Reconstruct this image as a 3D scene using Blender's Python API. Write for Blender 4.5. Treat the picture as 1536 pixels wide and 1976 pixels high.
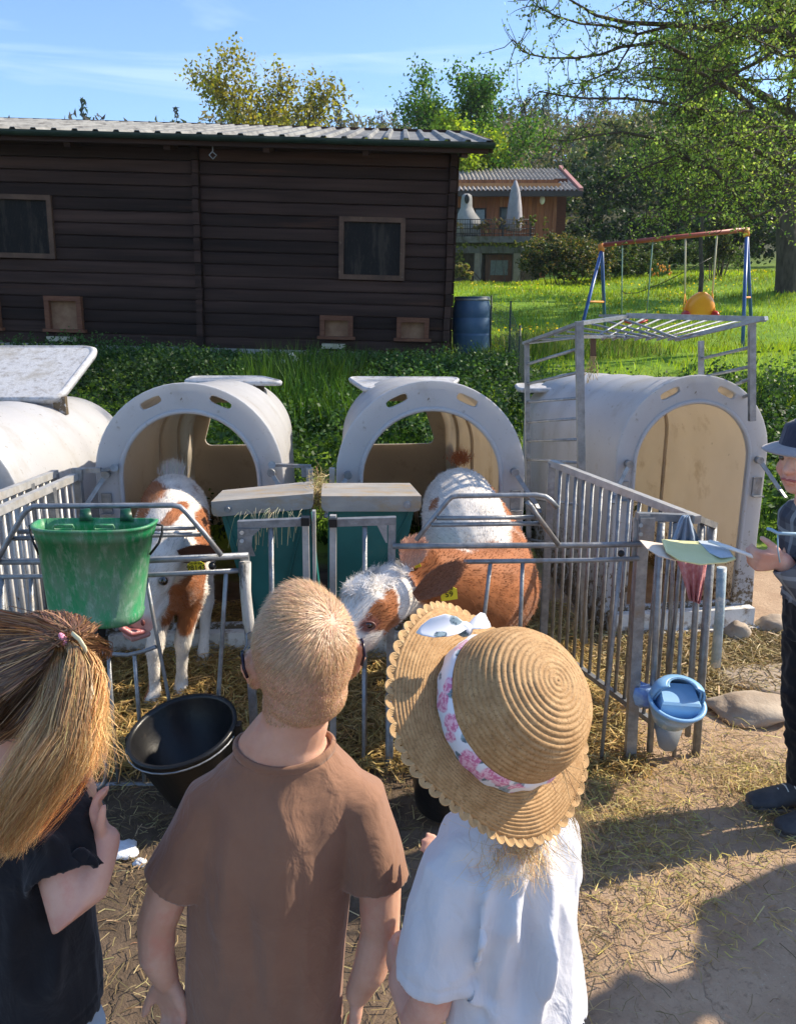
import bpy, bmesh, math, random
import numpy as np
from mathutils import Vector, Matrix, noise
for _o in list(bpy.data.objects): bpy.data.objects.remove(_o)
SC = bpy.context.scene
COL = SC.collection
R = math.radians
HAZE = .0004
rng = np.random.default_rng(7)
random.seed(7)

# ---------------------------------------------------------------- camera, sky, sun, exposure
PITCH, FPX, CH = R(14.5), 1550.0, 1.52
cam_d = bpy.data.cameras.new('camera'); cam = bpy.data.objects.new('camera', cam_d); COL.objects.link(cam)
cam_d.sensor_fit = 'VERTICAL'; cam_d.sensor_height = 24.0; cam_d.lens = FPX/1976*24.0
cam_d.clip_start = 0.05; cam_d.clip_end = 1500
cam.location = (0, 0, CH); cam.rotation_euler = (math.pi/2-PITCH, 0, 0)
SC.camera = cam
SUN_EL, SUN_AZ = R(38), R(73)            # azimuth from +Y towards +X
world = bpy.data.worlds.new('World'); SC.world = world; world.use_nodes = True
wn = world.node_tree; bg = wn.nodes['Background']
sky = wn.nodes.new('ShaderNodeTexSky'); sky.sky_type = 'NISHITA'; sky.sun_disc = False
sky.sun_elevation = SUN_EL; sky.sun_rotation = SUN_AZ; sky.altitude = 300; sky.air_density = 1.0; sky.dust_density = 0.6; sky.ozone_density = 5.5
wt = wn.nodes.new('ShaderNodeTexCoord'); wm = wn.nodes.new('ShaderNodeMapping'); wm.inputs['Scale'].default_value = (1.2, 1.2, 9.0); wm.inputs['Rotation'].default_value = (R(8), R(-7), 0)
wnz = wn.nodes.new('ShaderNodeTexNoise'); wnz.inputs['Scale'].default_value = 2.2; wnz.inputs['Detail'].default_value = 7; wnz.inputs['Distortion'].default_value = 0.5
wr = wn.nodes.new('ShaderNodeValToRGB'); wr.color_ramp.elements[0].position = 0.52; wr.color_ramp.elements[1].position = 0.78
wr.color_ramp.elements[1].color = (0.62, 0.62, 0.62, 1)
wx = wn.nodes.new('ShaderNodeMixRGB'); wx.inputs[2].default_value = (4.2, 5.0, 6.3, 1)
wn.links.new(wt.outputs['Generated'], wm.inputs[0]); wn.links.new(wm.outputs[0], wnz.inputs['Vector'])
wn.links.new(wnz.outputs[0], wr.inputs[0]); wn.links.new(wr.outputs[0], wx.inputs[0]); wn.links.new(sky.outputs[0], wx.inputs[1])
wn.links.new(wx.outputs[0], bg.inputs[0]); bg.inputs[1].default_value = 0.128
sun_d = bpy.data.lights.new('sun', 'SUN'); sun = bpy.data.objects.new('sun', sun_d); COL.objects.link(sun)
sun_d.energy = 4.0; sun_d.angle = R(0.55); sun_d.color = (1.0, 0.88, 0.70)
sdir = Vector((math.sin(SUN_AZ)*math.cos(SUN_EL), math.cos(SUN_AZ)*math.cos(SUN_EL), math.sin(SUN_EL)))
sun.rotation_euler = sdir.to_track_quat('Z', 'Y').to_euler(); sun.location = (20, 8, 20)
vs = SC.view_settings; vs.view_transform = 'Standard'; vs.look = 'None'; vs.gamma = 1.0; vs.exposure = 1.0; vs.use_curve_mapping = False
SC.cycles.max_bounces = 8; SC.cycles.transparent_max_bounces = 8

# ---------------------------------------------------------------- helpers
cp, sp = math.cos(PITCH), math.sin(PITCH)
def P(px, py, Y):
    """point of the place seen at photo pixel (px,py) at world distance Y"""
    cx = (px-768)/FPX; cy = (988-py)/FPX
    k = Y/(cp+cy*sp)
    return Vector((cx*k, Y, CH+(-sp+cy*cp)*k))
def lerp(a, b, t): return a+(b-a)*t
def sstep(x, a, b):
    t = np.clip((np.asarray(x, float)-a)/(b-a), 0, 1); return t*t*(3-2*t)

def tag(o, label=None, cat=None, group=None, kind=None):
    if label: o['label'] = label
    if cat: o['category'] = cat
    if group: o['group'] = group
    if kind: o['kind'] = kind
    return o
def empty(name, loc, label=None, cat=None, group=None, rz=0.0, ry=0.0):
    o = bpy.data.objects.new(name, None); COL.objects.link(o); o.empty_display_size = 0.1
    o.location = loc; o.rotation_euler = (0, ry, rz)
    return tag(o, label, cat, group)
def kids(o): return [c for c in bpy.data.objects if c.parent == o]
def copy_tree(o, parent=None):
    c = o.copy(); COL.objects.link(c)
    if parent: c.parent = parent
    for ch in kids(o):
        copy_tree(ch, c)
    return c

class MB:
    def __init__(s): s.v = []; s.f = []; s.sm = []
    def add(s, vs, fs, smooth=False):
        b = len(s.v); s.v += [tuple(v) for v in vs]; s.f += [tuple(b+i for i in f) for f in fs]; s.sm += [smooth]*len(fs); return s
    def box(s, c, size, M=None, bev=0):
        x, y, z = [k/2 for k in size]
        pts = [Vector((sx*x, sy*y, sz*z)) for sx in (-1, 1) for sy in (-1, 1) for sz in (-1, 1)]
        if M is not None: pts = [M @ p for p in pts]
        pts = [p+Vector(c) for p in pts]
        return s.add(pts, [(0,1,3,2),(4,6,7,5),(0,4,5,1),(2,3,7,6),(0,2,6,4),(1,5,7,3)])
    def beam(s, p0, p1, w, h, up=(0,0,1)):
        """rectangular bar from p0 to p1, w across, h along up"""
        p0 = Vector(p0); p1 = Vector(p1); d = (p1-p0).normalized(); u = Vector(up); sd = d.cross(u)
        if sd.length < 1e-5: sd = d.cross(Vector((0,1,0)))
        sd.normalize(); u = sd.cross(d).normalized()
        vs = []
        for p in (p0, p1):
            for a, b in ((-1,-1),(1,-1),(1,1),(-1,1)): vs.append(p+sd*(a*w/2)+u*(b*h/2))
        return s.add(vs, [(3,2,1,0),(4,5,6,7),(0,1,5,4),(1,2,6,5),(2,3,7,6),(3,0,4,7)])
    def tube(s, pts, r, n=8, caps=True, squash=None, up=None):
        """smooth tube through pts; r number or list; squash list of (a,b) radii multipliers"""
        pts = [Vector(p) for p in pts]; m = len(pts)
        rs = r if isinstance(r, (list, tuple, np.ndarray)) else [r]*m
        u = None; vs = []
        for i in range(m):
            t = (pts[min(i+1, m-1)]-pts[max(i-1, 0)])
            if t.length < 1e-9: t = Vector((0,0,1))
            t.normalize()
            if u is None:
                u = Vector(up) if up is not None else (Vector((0,0,1)) if abs(t.z) < .9 else Vector((0,1,0)))
            u = (u-t*u.dot(t))
            if u.length < 1e-6: u = t.orthogonal()
            u.normalize(); w = t.cross(u)
            ra, rb = (rs[i], rs[i]) if not isinstance(rs[i], (tuple, list)) else rs[i]
            for k in range(n):
                a = 2*math.pi*k/n; vs.append(pts[i]+w*(math.cos(a)*ra)+u*(math.sin(a)*rb))
        fs = [(i*n+k, i*n+(k+1)%n, (i+1)*n+(k+1)%n, (i+1)*n+k) for i in range(m-1) for k in range(n)]
        s.add(vs, fs, True)
        if caps:
            b = len(s.v)-m*n
            s.f.append(tuple(b+k for k in reversed(range(n)))); s.f.append(tuple(b+(m-1)*n+k for k in range(n))); s.sm += [False, False]
        return s
    def limb(s, pts, radii, n=14, up=None):
        """tube with round ends, for bodies"""
        pts = [Vector(p) for p in pts]
        def rr(r): return max(r) if isinstance(r, (tuple, list)) else r
        def sc(r, k): return (r[0]*k, r[1]*k) if isinstance(r, (tuple, list)) else r*k
        d0 = (pts[0]-pts[1]).normalized(); d1 = (pts[-1]-pts[-2]).normalized()
        a = min(radii[0]) if isinstance(radii[0], (tuple,list)) else radii[0]
        b = min(radii[-1]) if isinstance(radii[-1], (tuple,list)) else radii[-1]
        P2 = [pts[0]+d0*a*.95, pts[0]+d0*a*.6]+pts+[pts[-1]+d1*b*.6, pts[-1]+d1*b*.95]
        R2 = [sc(radii[0],.3), sc(radii[0],.8)]+list(radii)+[sc(radii[-1],.8), sc(radii[-1],.3)]
        return s.tube(P2, R2, n, True, up=up)
    def ell(s, c, rad, M=None, n=16, m=10):
        vs = []; fs = []
        for i in range(m+1):
            th = math.pi*i/m
            for k in range(n):
                ph = 2*math.pi*k/n
                p = Vector((rad[0]*math.sin(th)*math.cos(ph), rad[1]*math.sin(th)*math.sin(ph), rad[2]*math.cos(th)))
                if i in (0, m): p = Vector((0,0,rad[2]*math.cos(th)))
                vs.append((M @ p if M is not None else p)+Vector(c))
        for i in range(m):
            for k in range(n):
                a, b, c2, d = i*n+k, i*n+(k+1)%n, (i+1)*n+(k+1)%n, (i+1)*n+k
                if i == 0: fs.append((a, d, c2))
                elif i == m-1: fs.append((a, d, b))
                else: fs.append((a, d, c2, b))
        # weld the poles
        base = len(s.v)
        def fix(i):
            if i < n: return 0
            if i >= m*n: return m*n
            return i
        used = sorted(set(fix(i) for f in fs for i in f)); mp = {u: j for j, u in enumerate(used)}
        return s.add([vs[u] for u in used], [tuple(mp[fix(i)] for i in f) for f in fs], True)
    def lathe(s, prof, n=32, c=(0,0,0), M=None, sx=1, sy=1):
        vs = []
        for (r, z) in prof:
            for k in range(n):
                a = 2*math.pi*k/n; p = Vector((r*math.cos(a)*sx, r*math.sin(a)*sy, z))
                vs.append((M @ p if M is not None else p)+Vector(c))
        m = len(prof)
        return s.add(vs, [(i*n+k, i*n+(k+1)%n, (i+1)*n+(k+1)%n, (i+1)*n+k) for i in range(m-1) for k in range(n)], True)
    def loft(s, rings, caps=True, closed=True):
        """rings: equal-length lists of points"""
        n = len(rings[0]); m = len(rings); vs = [p for r in rings for p in r]
        kk = n if closed else n-1
        s.add(vs, [(i*n+k, i*n+(k+1)%n, (i+1)*n+(k+1)%n, (i+1)*n+k) for i in range(m-1) for k in range(kk)], True)
        if caps and closed:
            b = len(s.v)-m*n
            s.f.append(tuple(b+k for k in reversed(range(n)))); s.f.append(tuple(b+(m-1)*n+k for k in range(n))); s.sm += [False, False]
        return s
    def quad(s, a, b, c, d): return s.add([a,b,c,d], [(0,1,2,3)])
    def mesh(s, name, origin=(0,0,0)):
        me = bpy.data.meshes.new(name); o = Vector(origin)
        me.from_pydata([(v[0]-o[0], v[1]-o[1], v[2]-o[2]) for v in s.v], [], s.f)
        me.polygons.foreach_set('use_smooth', s.sm); me.update()
        return me
    def build(s, name, m, parent=None, origin=None):
        if origin is None: origin = parent_world(parent)
        me = s.mesh(name, origin)
        if m: me.materials.append(m)
        o = bpy.data.objects.new(name, me); COL.objects.link(o)
        if parent: o.parent = parent
        return o
def parent_world(p):
    v = Vector((0,0,0))
    while p is not None: v = v+Vector(p.location); p = p.parent
    return v
def addmesh(name, me, m, parent=None):
    if m and not me.materials: me.materials.append(m)
    o = bpy.data.objects.new(name, me); COL.objects.link(o)
    if parent: o.parent = parent
    return o
def mesh_np(name, V, F, smooth=False, cols=None):
    """V (n,3) F (m,k)"""
    V = np.asarray(V, np.float32); F = np.asarray(F, np.int32); k = F.shape[1]
    me = bpy.data.meshes.new(name)
    me.vertices.add(len(V)); me.vertices.foreach_set('co', V.ravel())
    me.loops.add(F.size); me.loops.foreach_set('vertex_index', F.ravel())
    me.polygons.add(len(F)); me.polygons.foreach_set('loop_start', np.arange(0, F.size, k, dtype=np.int32))
    me.polygons.foreach_set('loop_total', np.full(len(F), k, np.int32))
    me.polygons.foreach_set('use_smooth', np.full(len(F), smooth))
    if cols is not None:
        at = me.color_attributes.new('col', 'FLOAT_COLOR', 'POINT')
        c = np.ones((len(V), 4), np.float32); c[:, :3] = cols; at.data.foreach_set('color', c.ravel())
    me.update(calc_edges=True)
    return me
def obj_np(name, V, F, m, parent=None, smooth=False, cols=None, origin=(0,0,0)):
    return addmesh(name, mesh_np(name, np.asarray(V)-np.asarray(origin), F, smooth, cols), m, parent)

def ribbons(pts, nrm, width, cols=None, taper=True):
    """pts (n,k,3) strands, nrm (n,3) or (n,k,3) surface normals -> V,F,cols"""
    n, k, _ = pts.shape
    tg = np.gradient(pts, axis=1)
    if nrm.ndim == 2: nrm = np.repeat(nrm[:, None, :], k, 1)
    sd = np.cross(tg, nrm); sd /= (np.linalg.norm(sd, axis=2, keepdims=True)+1e-9)
    w = np.asarray(width).reshape(-1, 1, 1)*np.ones((n, k, 1))
    if taper: w = w*np.linspace(1, .15, k).reshape(1, k, 1)
    a = pts-sd*w/2; b = pts+sd*w/2
    V = np.stack([a, b], 2).reshape(-1, 3)
    base = (np.arange(n)*2*k)[:, None]; j = np.arange(k-1)[None, :]*2
    q = base+j
    F = np.stack([q, q+1, q+3, q+2], 2).reshape(-1, 4)
    C = None
    if cols is not None: C = np.repeat(cols, 2*k, 0) if cols.ndim == 2 else np.repeat(cols.reshape(n*k, 3), 2, 0)
    return V, F, C
def leaf_quads(pos, size, cols=None, flat=0.0, r=None, aspect=.6):
    """rhombus leaves at pos (n,3), size (n,)"""
    r = r or rng; n = len(pos)
    d = r.normal(size=(n, 3)); d[:, 2] *= (1-flat*.7); d /= np.linalg.norm(d, axis=1, keepdims=True)
    e = r.normal(size=(n, 3)); e[:, 2] *= (1-flat); e = np.cross(d, np.cross(e, d)); e /= np.linalg.norm(e, axis=1, keepdims=True)+1e-9
    s = np.asarray(size).reshape(-1, 1)*np.ones((n, 1))
    V = np.stack([pos-d*s*.5, pos+e*s*.5*aspect-d*s*.05, pos+d*s*.5, pos-e*s*.5*aspect-d*s*.05], 1).reshape(-1, 3)
    F = np.arange(4*n).reshape(n, 4)
    C = np.repeat(cols, 4, 0) if cols is not None else None
    return V, F, C
def sample_mesh(me, n, r=None, mask=None):
    r = r or rng
    me.calc_loop_triangles()
    T = np.empty(len(me.loop_triangles)*3, np.int32); me.loop_triangles.foreach_get('vertices', T); T = T.reshape(-1, 3)
    V = np.empty(len(me.vertices)*3, np.float32); me.vertices.foreach_get('co', V); V = V.reshape(-1, 3)
    N = np.empty(len(me.vertices)*3, np.float32); me.vertex_normals.foreach_get('vector', N); N = N.reshape(-1, 3)
    a, b, c = V[T[:, 0]], V[T[:, 1]], V[T[:, 2]]
    ar = np.linalg.norm(np.cross(b-a, c-a), axis=1)
    if mask is not None: ar = ar*mask((a+b+c)/3)
    idx = r.choice(len(T), n, p=ar/ar.sum()); u = r.random((n, 2)); fl = u.sum(1) > 1; u[fl] = 1-u[fl]
    w = np.stack([1-u.sum(1), u[:, 0], u[:, 1]], 1)[:, :, None]
    Pp = (np.stack([V[T[idx, j]] for j in range(3)], 1)*w).sum(1); Nn = (np.stack([N[T[idx, j]] for j in range(3)], 1)*w).sum(1)
    Nn /= np.linalg.norm(Nn, axis=1, keepdims=True)+1e-9
    return Pp, Nn
def verts_np(me):
    V = np.empty(len(me.vertices)*3, np.float32); me.vertices.foreach_get('co', V); V = V.reshape(-1, 3)
    N = np.empty(len(me.vertices)*3, np.float32); me.vertex_normals.foreach_get('vector', N); return V.astype(float), N.reshape(-1, 3).astype(float)
def set_verts(me, V): me.vertices.foreach_set('co', np.asarray(V, np.float32).ravel()); me.update()
def remesh(mb, name, vox=.005, smooth=4, fac=.5):
    """melt overlapping closed lofts into one continuous skin"""
    me = mb.mesh(name); o = bpy.data.objects.new(name, me); COL.objects.link(o)
    m = o.modifiers.new('r', 'REMESH'); m.mode = 'VOXEL'; m.voxel_size = vox; m.use_smooth_shade = True
    if smooth:
        s = o.modifiers.new('s', 'SMOOTH'); s.factor = fac; s.iterations = smooth
    dg = bpy.context.evaluated_depsgraph_get()
    out = bpy.data.meshes.new_from_object(o.evaluated_get(dg)); out.name = name
    bpy.data.objects.remove(o); bpy.data.meshes.remove(me)
    out.polygons.foreach_set('use_smooth', [True]*len(out.polygons)); out.update()
    return out
def vnoise(V, sc, seed=0, oct=3):
    s = Vector((seed*7.3, seed*3.1, seed*1.7))
    return np.array([noise.fractal(Vector((v[0]*sc[0], v[1]*sc[1], v[2]*sc[2]))+s, 1.0, 2.0, oct) for v in V])
def folds(V, N, segs):
    """raise or press soft creases: segs of (p0,p1,width,height)"""
    D = np.zeros(len(V))
    for p0, p1, w, h in segs:
        p0 = np.array(p0, float); p1 = np.array(p1, float); d = p1-p0; L2 = d@d
        t = np.clip(((V-p0)@d)/L2, 0, 1); q = p0+t[:, None]*d; dist = np.linalg.norm(V-q, axis=1)
        D += h*np.exp(-(dist/w)**2)*np.sin(np.pi*np.clip(t*.9+.05, 0, 1))**.5
    return V+N*D[:, None]
def plate(outline, holes, th, bev=0):
    """flat plate in XZ with holes, thickness along +Y -> (verts, faces)"""
    cu = bpy.data.curves.new('pl', 'CURVE'); cu.dimensions = '2D'; cu.fill_mode = 'BOTH'; cu.extrude = th/2; cu.bevel_depth = bev; cu.bevel_resolution = 1
    for loop in [outline]+holes:
        sp_ = cu.splines.new('POLY'); sp_.points.add(len(loop)-1); sp_.use_cyclic_u = True
        for p, q in zip(sp_.points, loop): p.co = (q[0], q[1], 0, 1)
    o = bpy.data.objects.new('pl', cu); COL.objects.link(o)
    me = bpy.data.meshes.new_from_object(o.evaluated_get(bpy.context.evaluated_depsgraph_get()))
    V = [(v.co.x, v.co.z+th/2, v.co.y) for v in me.vertices]; F = [tuple(reversed(p.vertices)) for p in me.polygons]
    bpy.data.objects.remove(o); bpy.data.meshes.remove(me)
    return V, F
def text_mb(s, size, c, M, th=.0006):
    cu = bpy.data.curves.new('t', 'FONT'); cu.body = s; cu.size = size; cu.extrude = th; cu.align_x = 'CENTER'; cu.align_y = 'CENTER'
    o = bpy.data.objects.new('t', cu); COL.objects.link(o)
    me = bpy.data.meshes.new_from_object(o.evaluated_get(bpy.context.evaluated_depsgraph_get()))
    mb = MB(); mb.add([M @ v.co+Vector(c) for v in me.vertices], [tuple(p.vertices) for p in me.polygons])
    bpy.data.objects.remove(o); bpy.data.meshes.remove(me)
    return mb

# ---------------------------------------------------------------- materials
def C4(c): return (c[0], c[1], c[2], 1)
def mat(name, c1, c2=None, scale=8, rough=.6, metal=0.0, bump=0.0, bscale=None, detail=6, lo=.35, hi=.65, stretch=(1,1,1), spec=.4,
        dirt=None, attr=None, sss=0.0, coat=0.0, trans=0.0, objvar=0.0, sheen=0.0, bdist=.01, rvar=0.0, mud=None, tmul=(1.0,1.0,.55)):
    m = bpy.data.materials.new(name); m.use_nodes = True; nt = m.node_tree; N = nt.nodes; L = nt.links; b = N['Principled BSDF']
    tc = N.new('ShaderNodeTexCoord'); mp = N.new('ShaderNodeMapping'); mp.inputs['Scale'].default_value = stretch; L.new(tc.outputs['Object'], mp.inputs[0])
    vec = mp.outputs[0]
    if objvar:
        oi = N.new('ShaderNodeObjectInfo'); ad = N.new('ShaderNodeVectorMath'); ad.operation = 'ADD'
        sc_ = N.new('ShaderNodeVectorMath'); sc_.operation = 'SCALE'; cb = N.new('ShaderNodeCombineXYZ')
        for k in range(3): L.new(oi.outputs['Random'], cb.inputs[k])
        L.new(cb.outputs[0], sc_.inputs[0]); sc_.inputs['Scale'].default_value = 37.0; L.new(vec, ad.inputs[0]); L.new(sc_.outputs[0], ad.inputs[1]); vec = ad.outputs[0]
    def nz(scale, det=detail, rgh=.6):
        n = N.new('ShaderNodeTexNoise'); n.inputs['Scale'].default_value = scale; n.inputs['Detail'].default_value = det; n.inputs['Roughness'].default_value = rgh; L.new(vec, n.inputs['Vector']); return n.outputs[0]
    def ramp(f, a, c):
        r = N.new('ShaderNodeMapRange'); r.inputs[1].default_value = a; r.inputs[2].default_value = c; L.new(f, r.inputs[0]); return r.outputs[0]
    def mix(f, a, c, mode='MIX'):
        x = N.new('ShaderNodeMixRGB'); x.blend_type = mode
        for sck, v in ((0, f), (1, a), (2, c)):
            if isinstance(v, (int, float)): x.inputs[sck].default_value = v
            elif isinstance(v, tuple): x.inputs[sck].default_value = C4(v)
            else: L.new(v, x.inputs[sck])
        return x.outputs[0]
    if attr:
        at = N.new('ShaderNodeAttribute'); at.attribute_name = attr; col = at.outputs['Color']
        if c2 is not None: col = mix(ramp(nz(scale), lo, hi), col, c2, 'MULTIPLY')
    elif c2 is not None: col = mix(ramp(nz(scale), lo, hi), c1, c2)
    else: col = None
    if objvar:
        mr = N.new('ShaderNodeMapRange'); mr.inputs[3].default_value = 1-objvar; mr.inputs[4].default_value = 1+objvar; L.new(oi.outputs['Random'], mr.inputs[0])
        cb2 = N.new('ShaderNodeCombineXYZ')
        for k in range(3): L.new(mr.outputs[0], cb2.inputs[k])
        col = mix(1.0, col if col is not None else tuple(c1), cb2.outputs[0], 'MULTIPLY')
    if dirt:
        for d in (dirt if isinstance(dirt, list) else [dirt]):
            dc, ds, da, db = d; col = mix(ramp(nz(ds, 8, .7), da, db), col if col is not None else tuple(c1), tuple(dc))
    if mud:
        # splashed mud that thins out with height above the foot of the thing
        mc, mh = mud; sx = N.new('ShaderNodeSeparateXYZ'); L.new(tc.outputs['Object'], sx.inputs[0]); mr2 = N.new('ShaderNodeMapRange'); mr2.inputs[1].default_value = 0; mr2.inputs[2].default_value = mh; mr2.inputs[3].default_value = .14; mr2.inputs[4].default_value = -.10; L.new(sx.outputs[2], mr2.inputs[0])
        ma = N.new('ShaderNodeMath'); ma.operation = 'ADD'; L.new(nz(32, 8, .75), ma.inputs[0]); L.new(mr2.outputs[0], ma.inputs[1]); col = mix(ramp(ma.outputs[0], .55, .60), col if col is not None else tuple(c1), tuple(mc))
    if col is None: b.inputs['Base Color'].default_value = C4(c1)
    else: L.new(col, b.inputs['Base Color'])
    b.inputs['Roughness'].default_value = rough; b.inputs['Metallic'].default_value = metal; b.inputs['Specular IOR Level'].default_value = spec
    if rvar:
        rr = N.new('ShaderNodeMapRange'); rr.inputs[3].default_value = rough-rvar; rr.inputs[4].default_value = rough+rvar; L.new(nz(scale*2), rr.inputs[0]); L.new(rr.outputs[0], b.inputs['Roughness'])
    if sss: b.inputs['Subsurface Weight'].default_value = sss; b.inputs['Subsurface Radius'].default_value = (.012, .005, .003); b.inputs['Subsurface Scale'].default_value = 1.0
    if coat: b.inputs['Coat Weight'].default_value = coat
    if sheen: b.inputs['Sheen Weight'].default_value = sheen
    if bump:
        bp = N.new('ShaderNodeBump'); bp.inputs['Strength'].default_value = bump; bp.inputs['Distance'].default_value = bdist
        L.new(nz(bscale or scale*3, 8, .65), bp.inputs['Height']); L.new(bp.outputs[0], b.inputs['Normal'])
    if trans:
        tr = N.new('ShaderNodeBsdfTranslucent'); ms = N.new('ShaderNodeMixShader'); ms.inputs[0].default_value = trans
        if col is not None: L.new(mix(1.0, col, tuple(tmul), 'MULTIPLY'), tr.inputs[0])
        else: tr.inputs[0].default_value = C4(c1)
        out = N['Material Output']; L.new(b.outputs[0], ms.inputs[1]); L.new(tr.outputs[0], ms.inputs[2]); L.new(ms.outputs[0], out.inputs[0])
    return m
M = {}
M['galv'] = mat('galvanised_steel', (.20,.21,.22), (.33,.34,.35), 30, .42, .5, .25, 90, dirt=((.25,.21,.17), 9, .56, .74), objvar=.08)
M['galv_light'] = mat('galvanised_steel_light', (.36,.36,.35), (.50,.49,.47), 25, .5, .35, .2, 60, dirt=((.40,.34,.26), 7, .5, .72))
M['lid'] = mat('feeder_lid_tin', (.27,.25,.22), (.38,.35,.31), 12, .65, .1, .15, 60, dirt=((.34,.24,.13), 14, .48, .66), stretch=(.5,1.5,1))
M['plastic_white'] = mat('hutch_white_plastic', (.60,.61,.64), (.68,.69,.71), 2, .4, 0, .12, 6, dirt=[((.34,.30,.24), 26, .61, .72), ((.52,.50,.46), 3.0, .55, .75), ((.30,.28,.25), 110, .68, .74)], spec=.4, bdist=.02, mud=((.20,.155,.10), .55), trans=.42, tmul=(1,.95,.86))
M['plastic_beige'] = mat('hutch_beige_inner_plastic', (.70,.62,.51), (.76,.68,.57), 3, .5, 0, .1, 8, dirt=((.46,.36,.24), 5, .55, .75), mud=((.16,.11,.06), .45), trans=.40, tmul=(1,.95,.88))
M['beige_wall'] = mat('hutch_back_beige_plastic', (.46,.39,.30), (.54,.46,.36), 3, .6, 0, .15, 8, dirt=((.30,.23,.15), 4, .52, .7), mud=((.16,.11,.06), .45), trans=.12, tmul=(1,.95,.88), stretch=(2,1,.6))  # darker copy of the inner beige, putting shade into the back wall colour
M['lid_dirty'] = mat('dirty_white_plastic', (.42,.42,.43), (.54,.55,.57), 5, .6, 0, .3, 50, dirt=[((.20,.175,.15), 30, .50, .70), ((.33,.31,.28), 5, .48, .66)])
M['curb'] = mat('dirty_curb_plastic', (.62,.60,.56), (.76,.75,.72), 6, .7, 0, .3, 40, dirt=((.24,.17,.10), 15, .49, .64))
M['feeder'] = mat('teal_plastic', (.010,.115,.105), (.016,.15,.14), 6, .42, 0, .05, 30, dirt=((.06,.12,.10), 12, .62, .78))
M['black_rubber'] = mat('black_rubber', (.008,.008,.009), (.014,.014,.015), 12, .33, 0, .1, 60, spec=.35, dirt=((.06,.05,.04), 9, .64, .8))
M['skin'] = mat('child_skin', (.58,.32,.22), (.68,.42,.31), 14, .5, 0, .2, 160, dirt=((.62,.27,.19), 11, .50, .72), sss=.25, spec=.35, bdist=.002)
M['skin2'] = mat('pink_skin', (.60,.31,.23), (.70,.43,.32), 12, .5, 0, .2, 160, dirt=((.62,.26,.19), 11, .52, .72), sss=.2, spec=.35, bdist=.002)
M['wood_red'] = mat('red_brown_wood', (.13,.045,.022), (.20,.08,.04), 10, .75, 0, .5, 30, stretch=(1,1,6), objvar=.15)
M['dark_wood'] = mat('dark_brown_planks', (.026,.014,.011), (.055,.030,.023), 3, .75, 0, .35, 22, stretch=(.25,1,5), objvar=.42, spec=.2, dirt=[((.10,.04,.022), 1.1, .60, .76), ((.12,.10,.09), 30, .68, .76)])
M['roof_metal'] = mat('weathered_roof_sheet', (.17,.17,.165), (.27,.27,.255), 3, .7, .1, .2, 30, dirt=[((.08,.075,.07), 7, .48, .66)], stretch=(1,.35,1))
M['gutter'] = mat('dark_green_gutter', (.012,.030,.026), (.03,.055,.045), 6, .5, .1, .2, 30)
M['straw'] = mat('straw', (.5,.38,.16), attr='col', rough=.55, spec=.3, trans=.2)
M['leafcol'] = mat('leaf', (.05,.1,.02), attr='col', rough=.5, spec=.4, trans=.5)
M['furcol'] = mat('calf_coat', (.5,.4,.3), attr='col', rough=.65, spec=.2, sheen=.15)
M['haircol'] = mat('hair', (.4,.25,.1), attr='col', rough=.38, spec=.5, trans=.12)
M['concrete'] = mat('weathered_concrete', (.26,.24,.20), (.38,.36,.32), 4, .9, 0, .5, 30, dirt=((.12,.13,.06), 3, .55, .7))
M['bark'] = mat('bark', (.045,.034,.025), (.10,.08,.06), 12, .9, 0, .8, 25, stretch=(1,1,.3), bdist=.03)
M['black'] = mat('black_plastic', (.01,.01,.01), (.015,.015,.015), 5, .4)
M['white_paint'] = mat('white_plastic', (.75,.74,.70), (.82,.81,.77), 5, .45)
# ---------------------------------------------------------------- ground
TY = [-60, 4.6, 5.4, 6.5, 8.0, 9.8, 13, 16, 20, 26, 32, 45, 70, 110, 150, 185, 400]
TZ = [0, 0, .30, .60, .82, .93, .87, 1.1, 1.6, 2.1, 2.3, 3.2, 6.5, 15, 25, 27, 28]
def TZf(x, y):
    x = np.asarray(x, float); y = np.asarray(y, float)
    z = np.interp(y, TY, TZ)
    z = z + sstep(x, 5, 11)*sstep(y, 13, 22)*.35 + sstep(x, 2.2, 4.5)*sstep(y, 4.5, 6.2)*(1-sstep(y, 8, 11))*.12
    z = z + .05*np.sin(x*.9+y*.5)*sstep(y, 9, 14) + .9*np.sin(x*.045+1)*sstep(y, 60, 140) + np.where(y > 60, .02*(x-10), 0)*sstep(y, 60, 150)
    return z
def nonuni(a, b, segs):
    out = [a]
    for lim, st in segs:
        while out[-1] < lim-1e-6: out.append(out[-1]+st)
    return np.array(out)
gx = np.concatenate([-nonuni(0, 0, [(8, .14), (20, .5), (60, 3), (420, 20)])[::-1], nonuni(0, 0, [(8, .14), (20, .5), (60, 3), (420, 20)])[1:]])
gy = nonuni(-60, 0, [(-4, 4), (0, .5), (6, .14), (14, .25), (40, .8), (120, 4), (400, 20)])
X, Y = np.meshgrid(gx, gy); Z = TZf(X, Y)
micro = np.array([noise.fractal(Vector((x*1.3, y*1.3, 0)), 1, 2, 3) for x, y in zip(X.ravel(), Y.ravel())]).reshape(X.shape)
Z = Z+micro*np.where(Y < 4.6, .012, .03)*(Y < 60)
V = np.stack([X, Y, Z], -1).reshape(-1, 3); nx_, ny_ = len(gx), len(gy)
ii = np.arange(nx_*ny_).reshape(ny_, nx_); F = np.stack([ii[:-1, :-1], ii[:-1, 1:], ii[1:, 1:], ii[1:, :-1]], -1).reshape(-1, 4)
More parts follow.
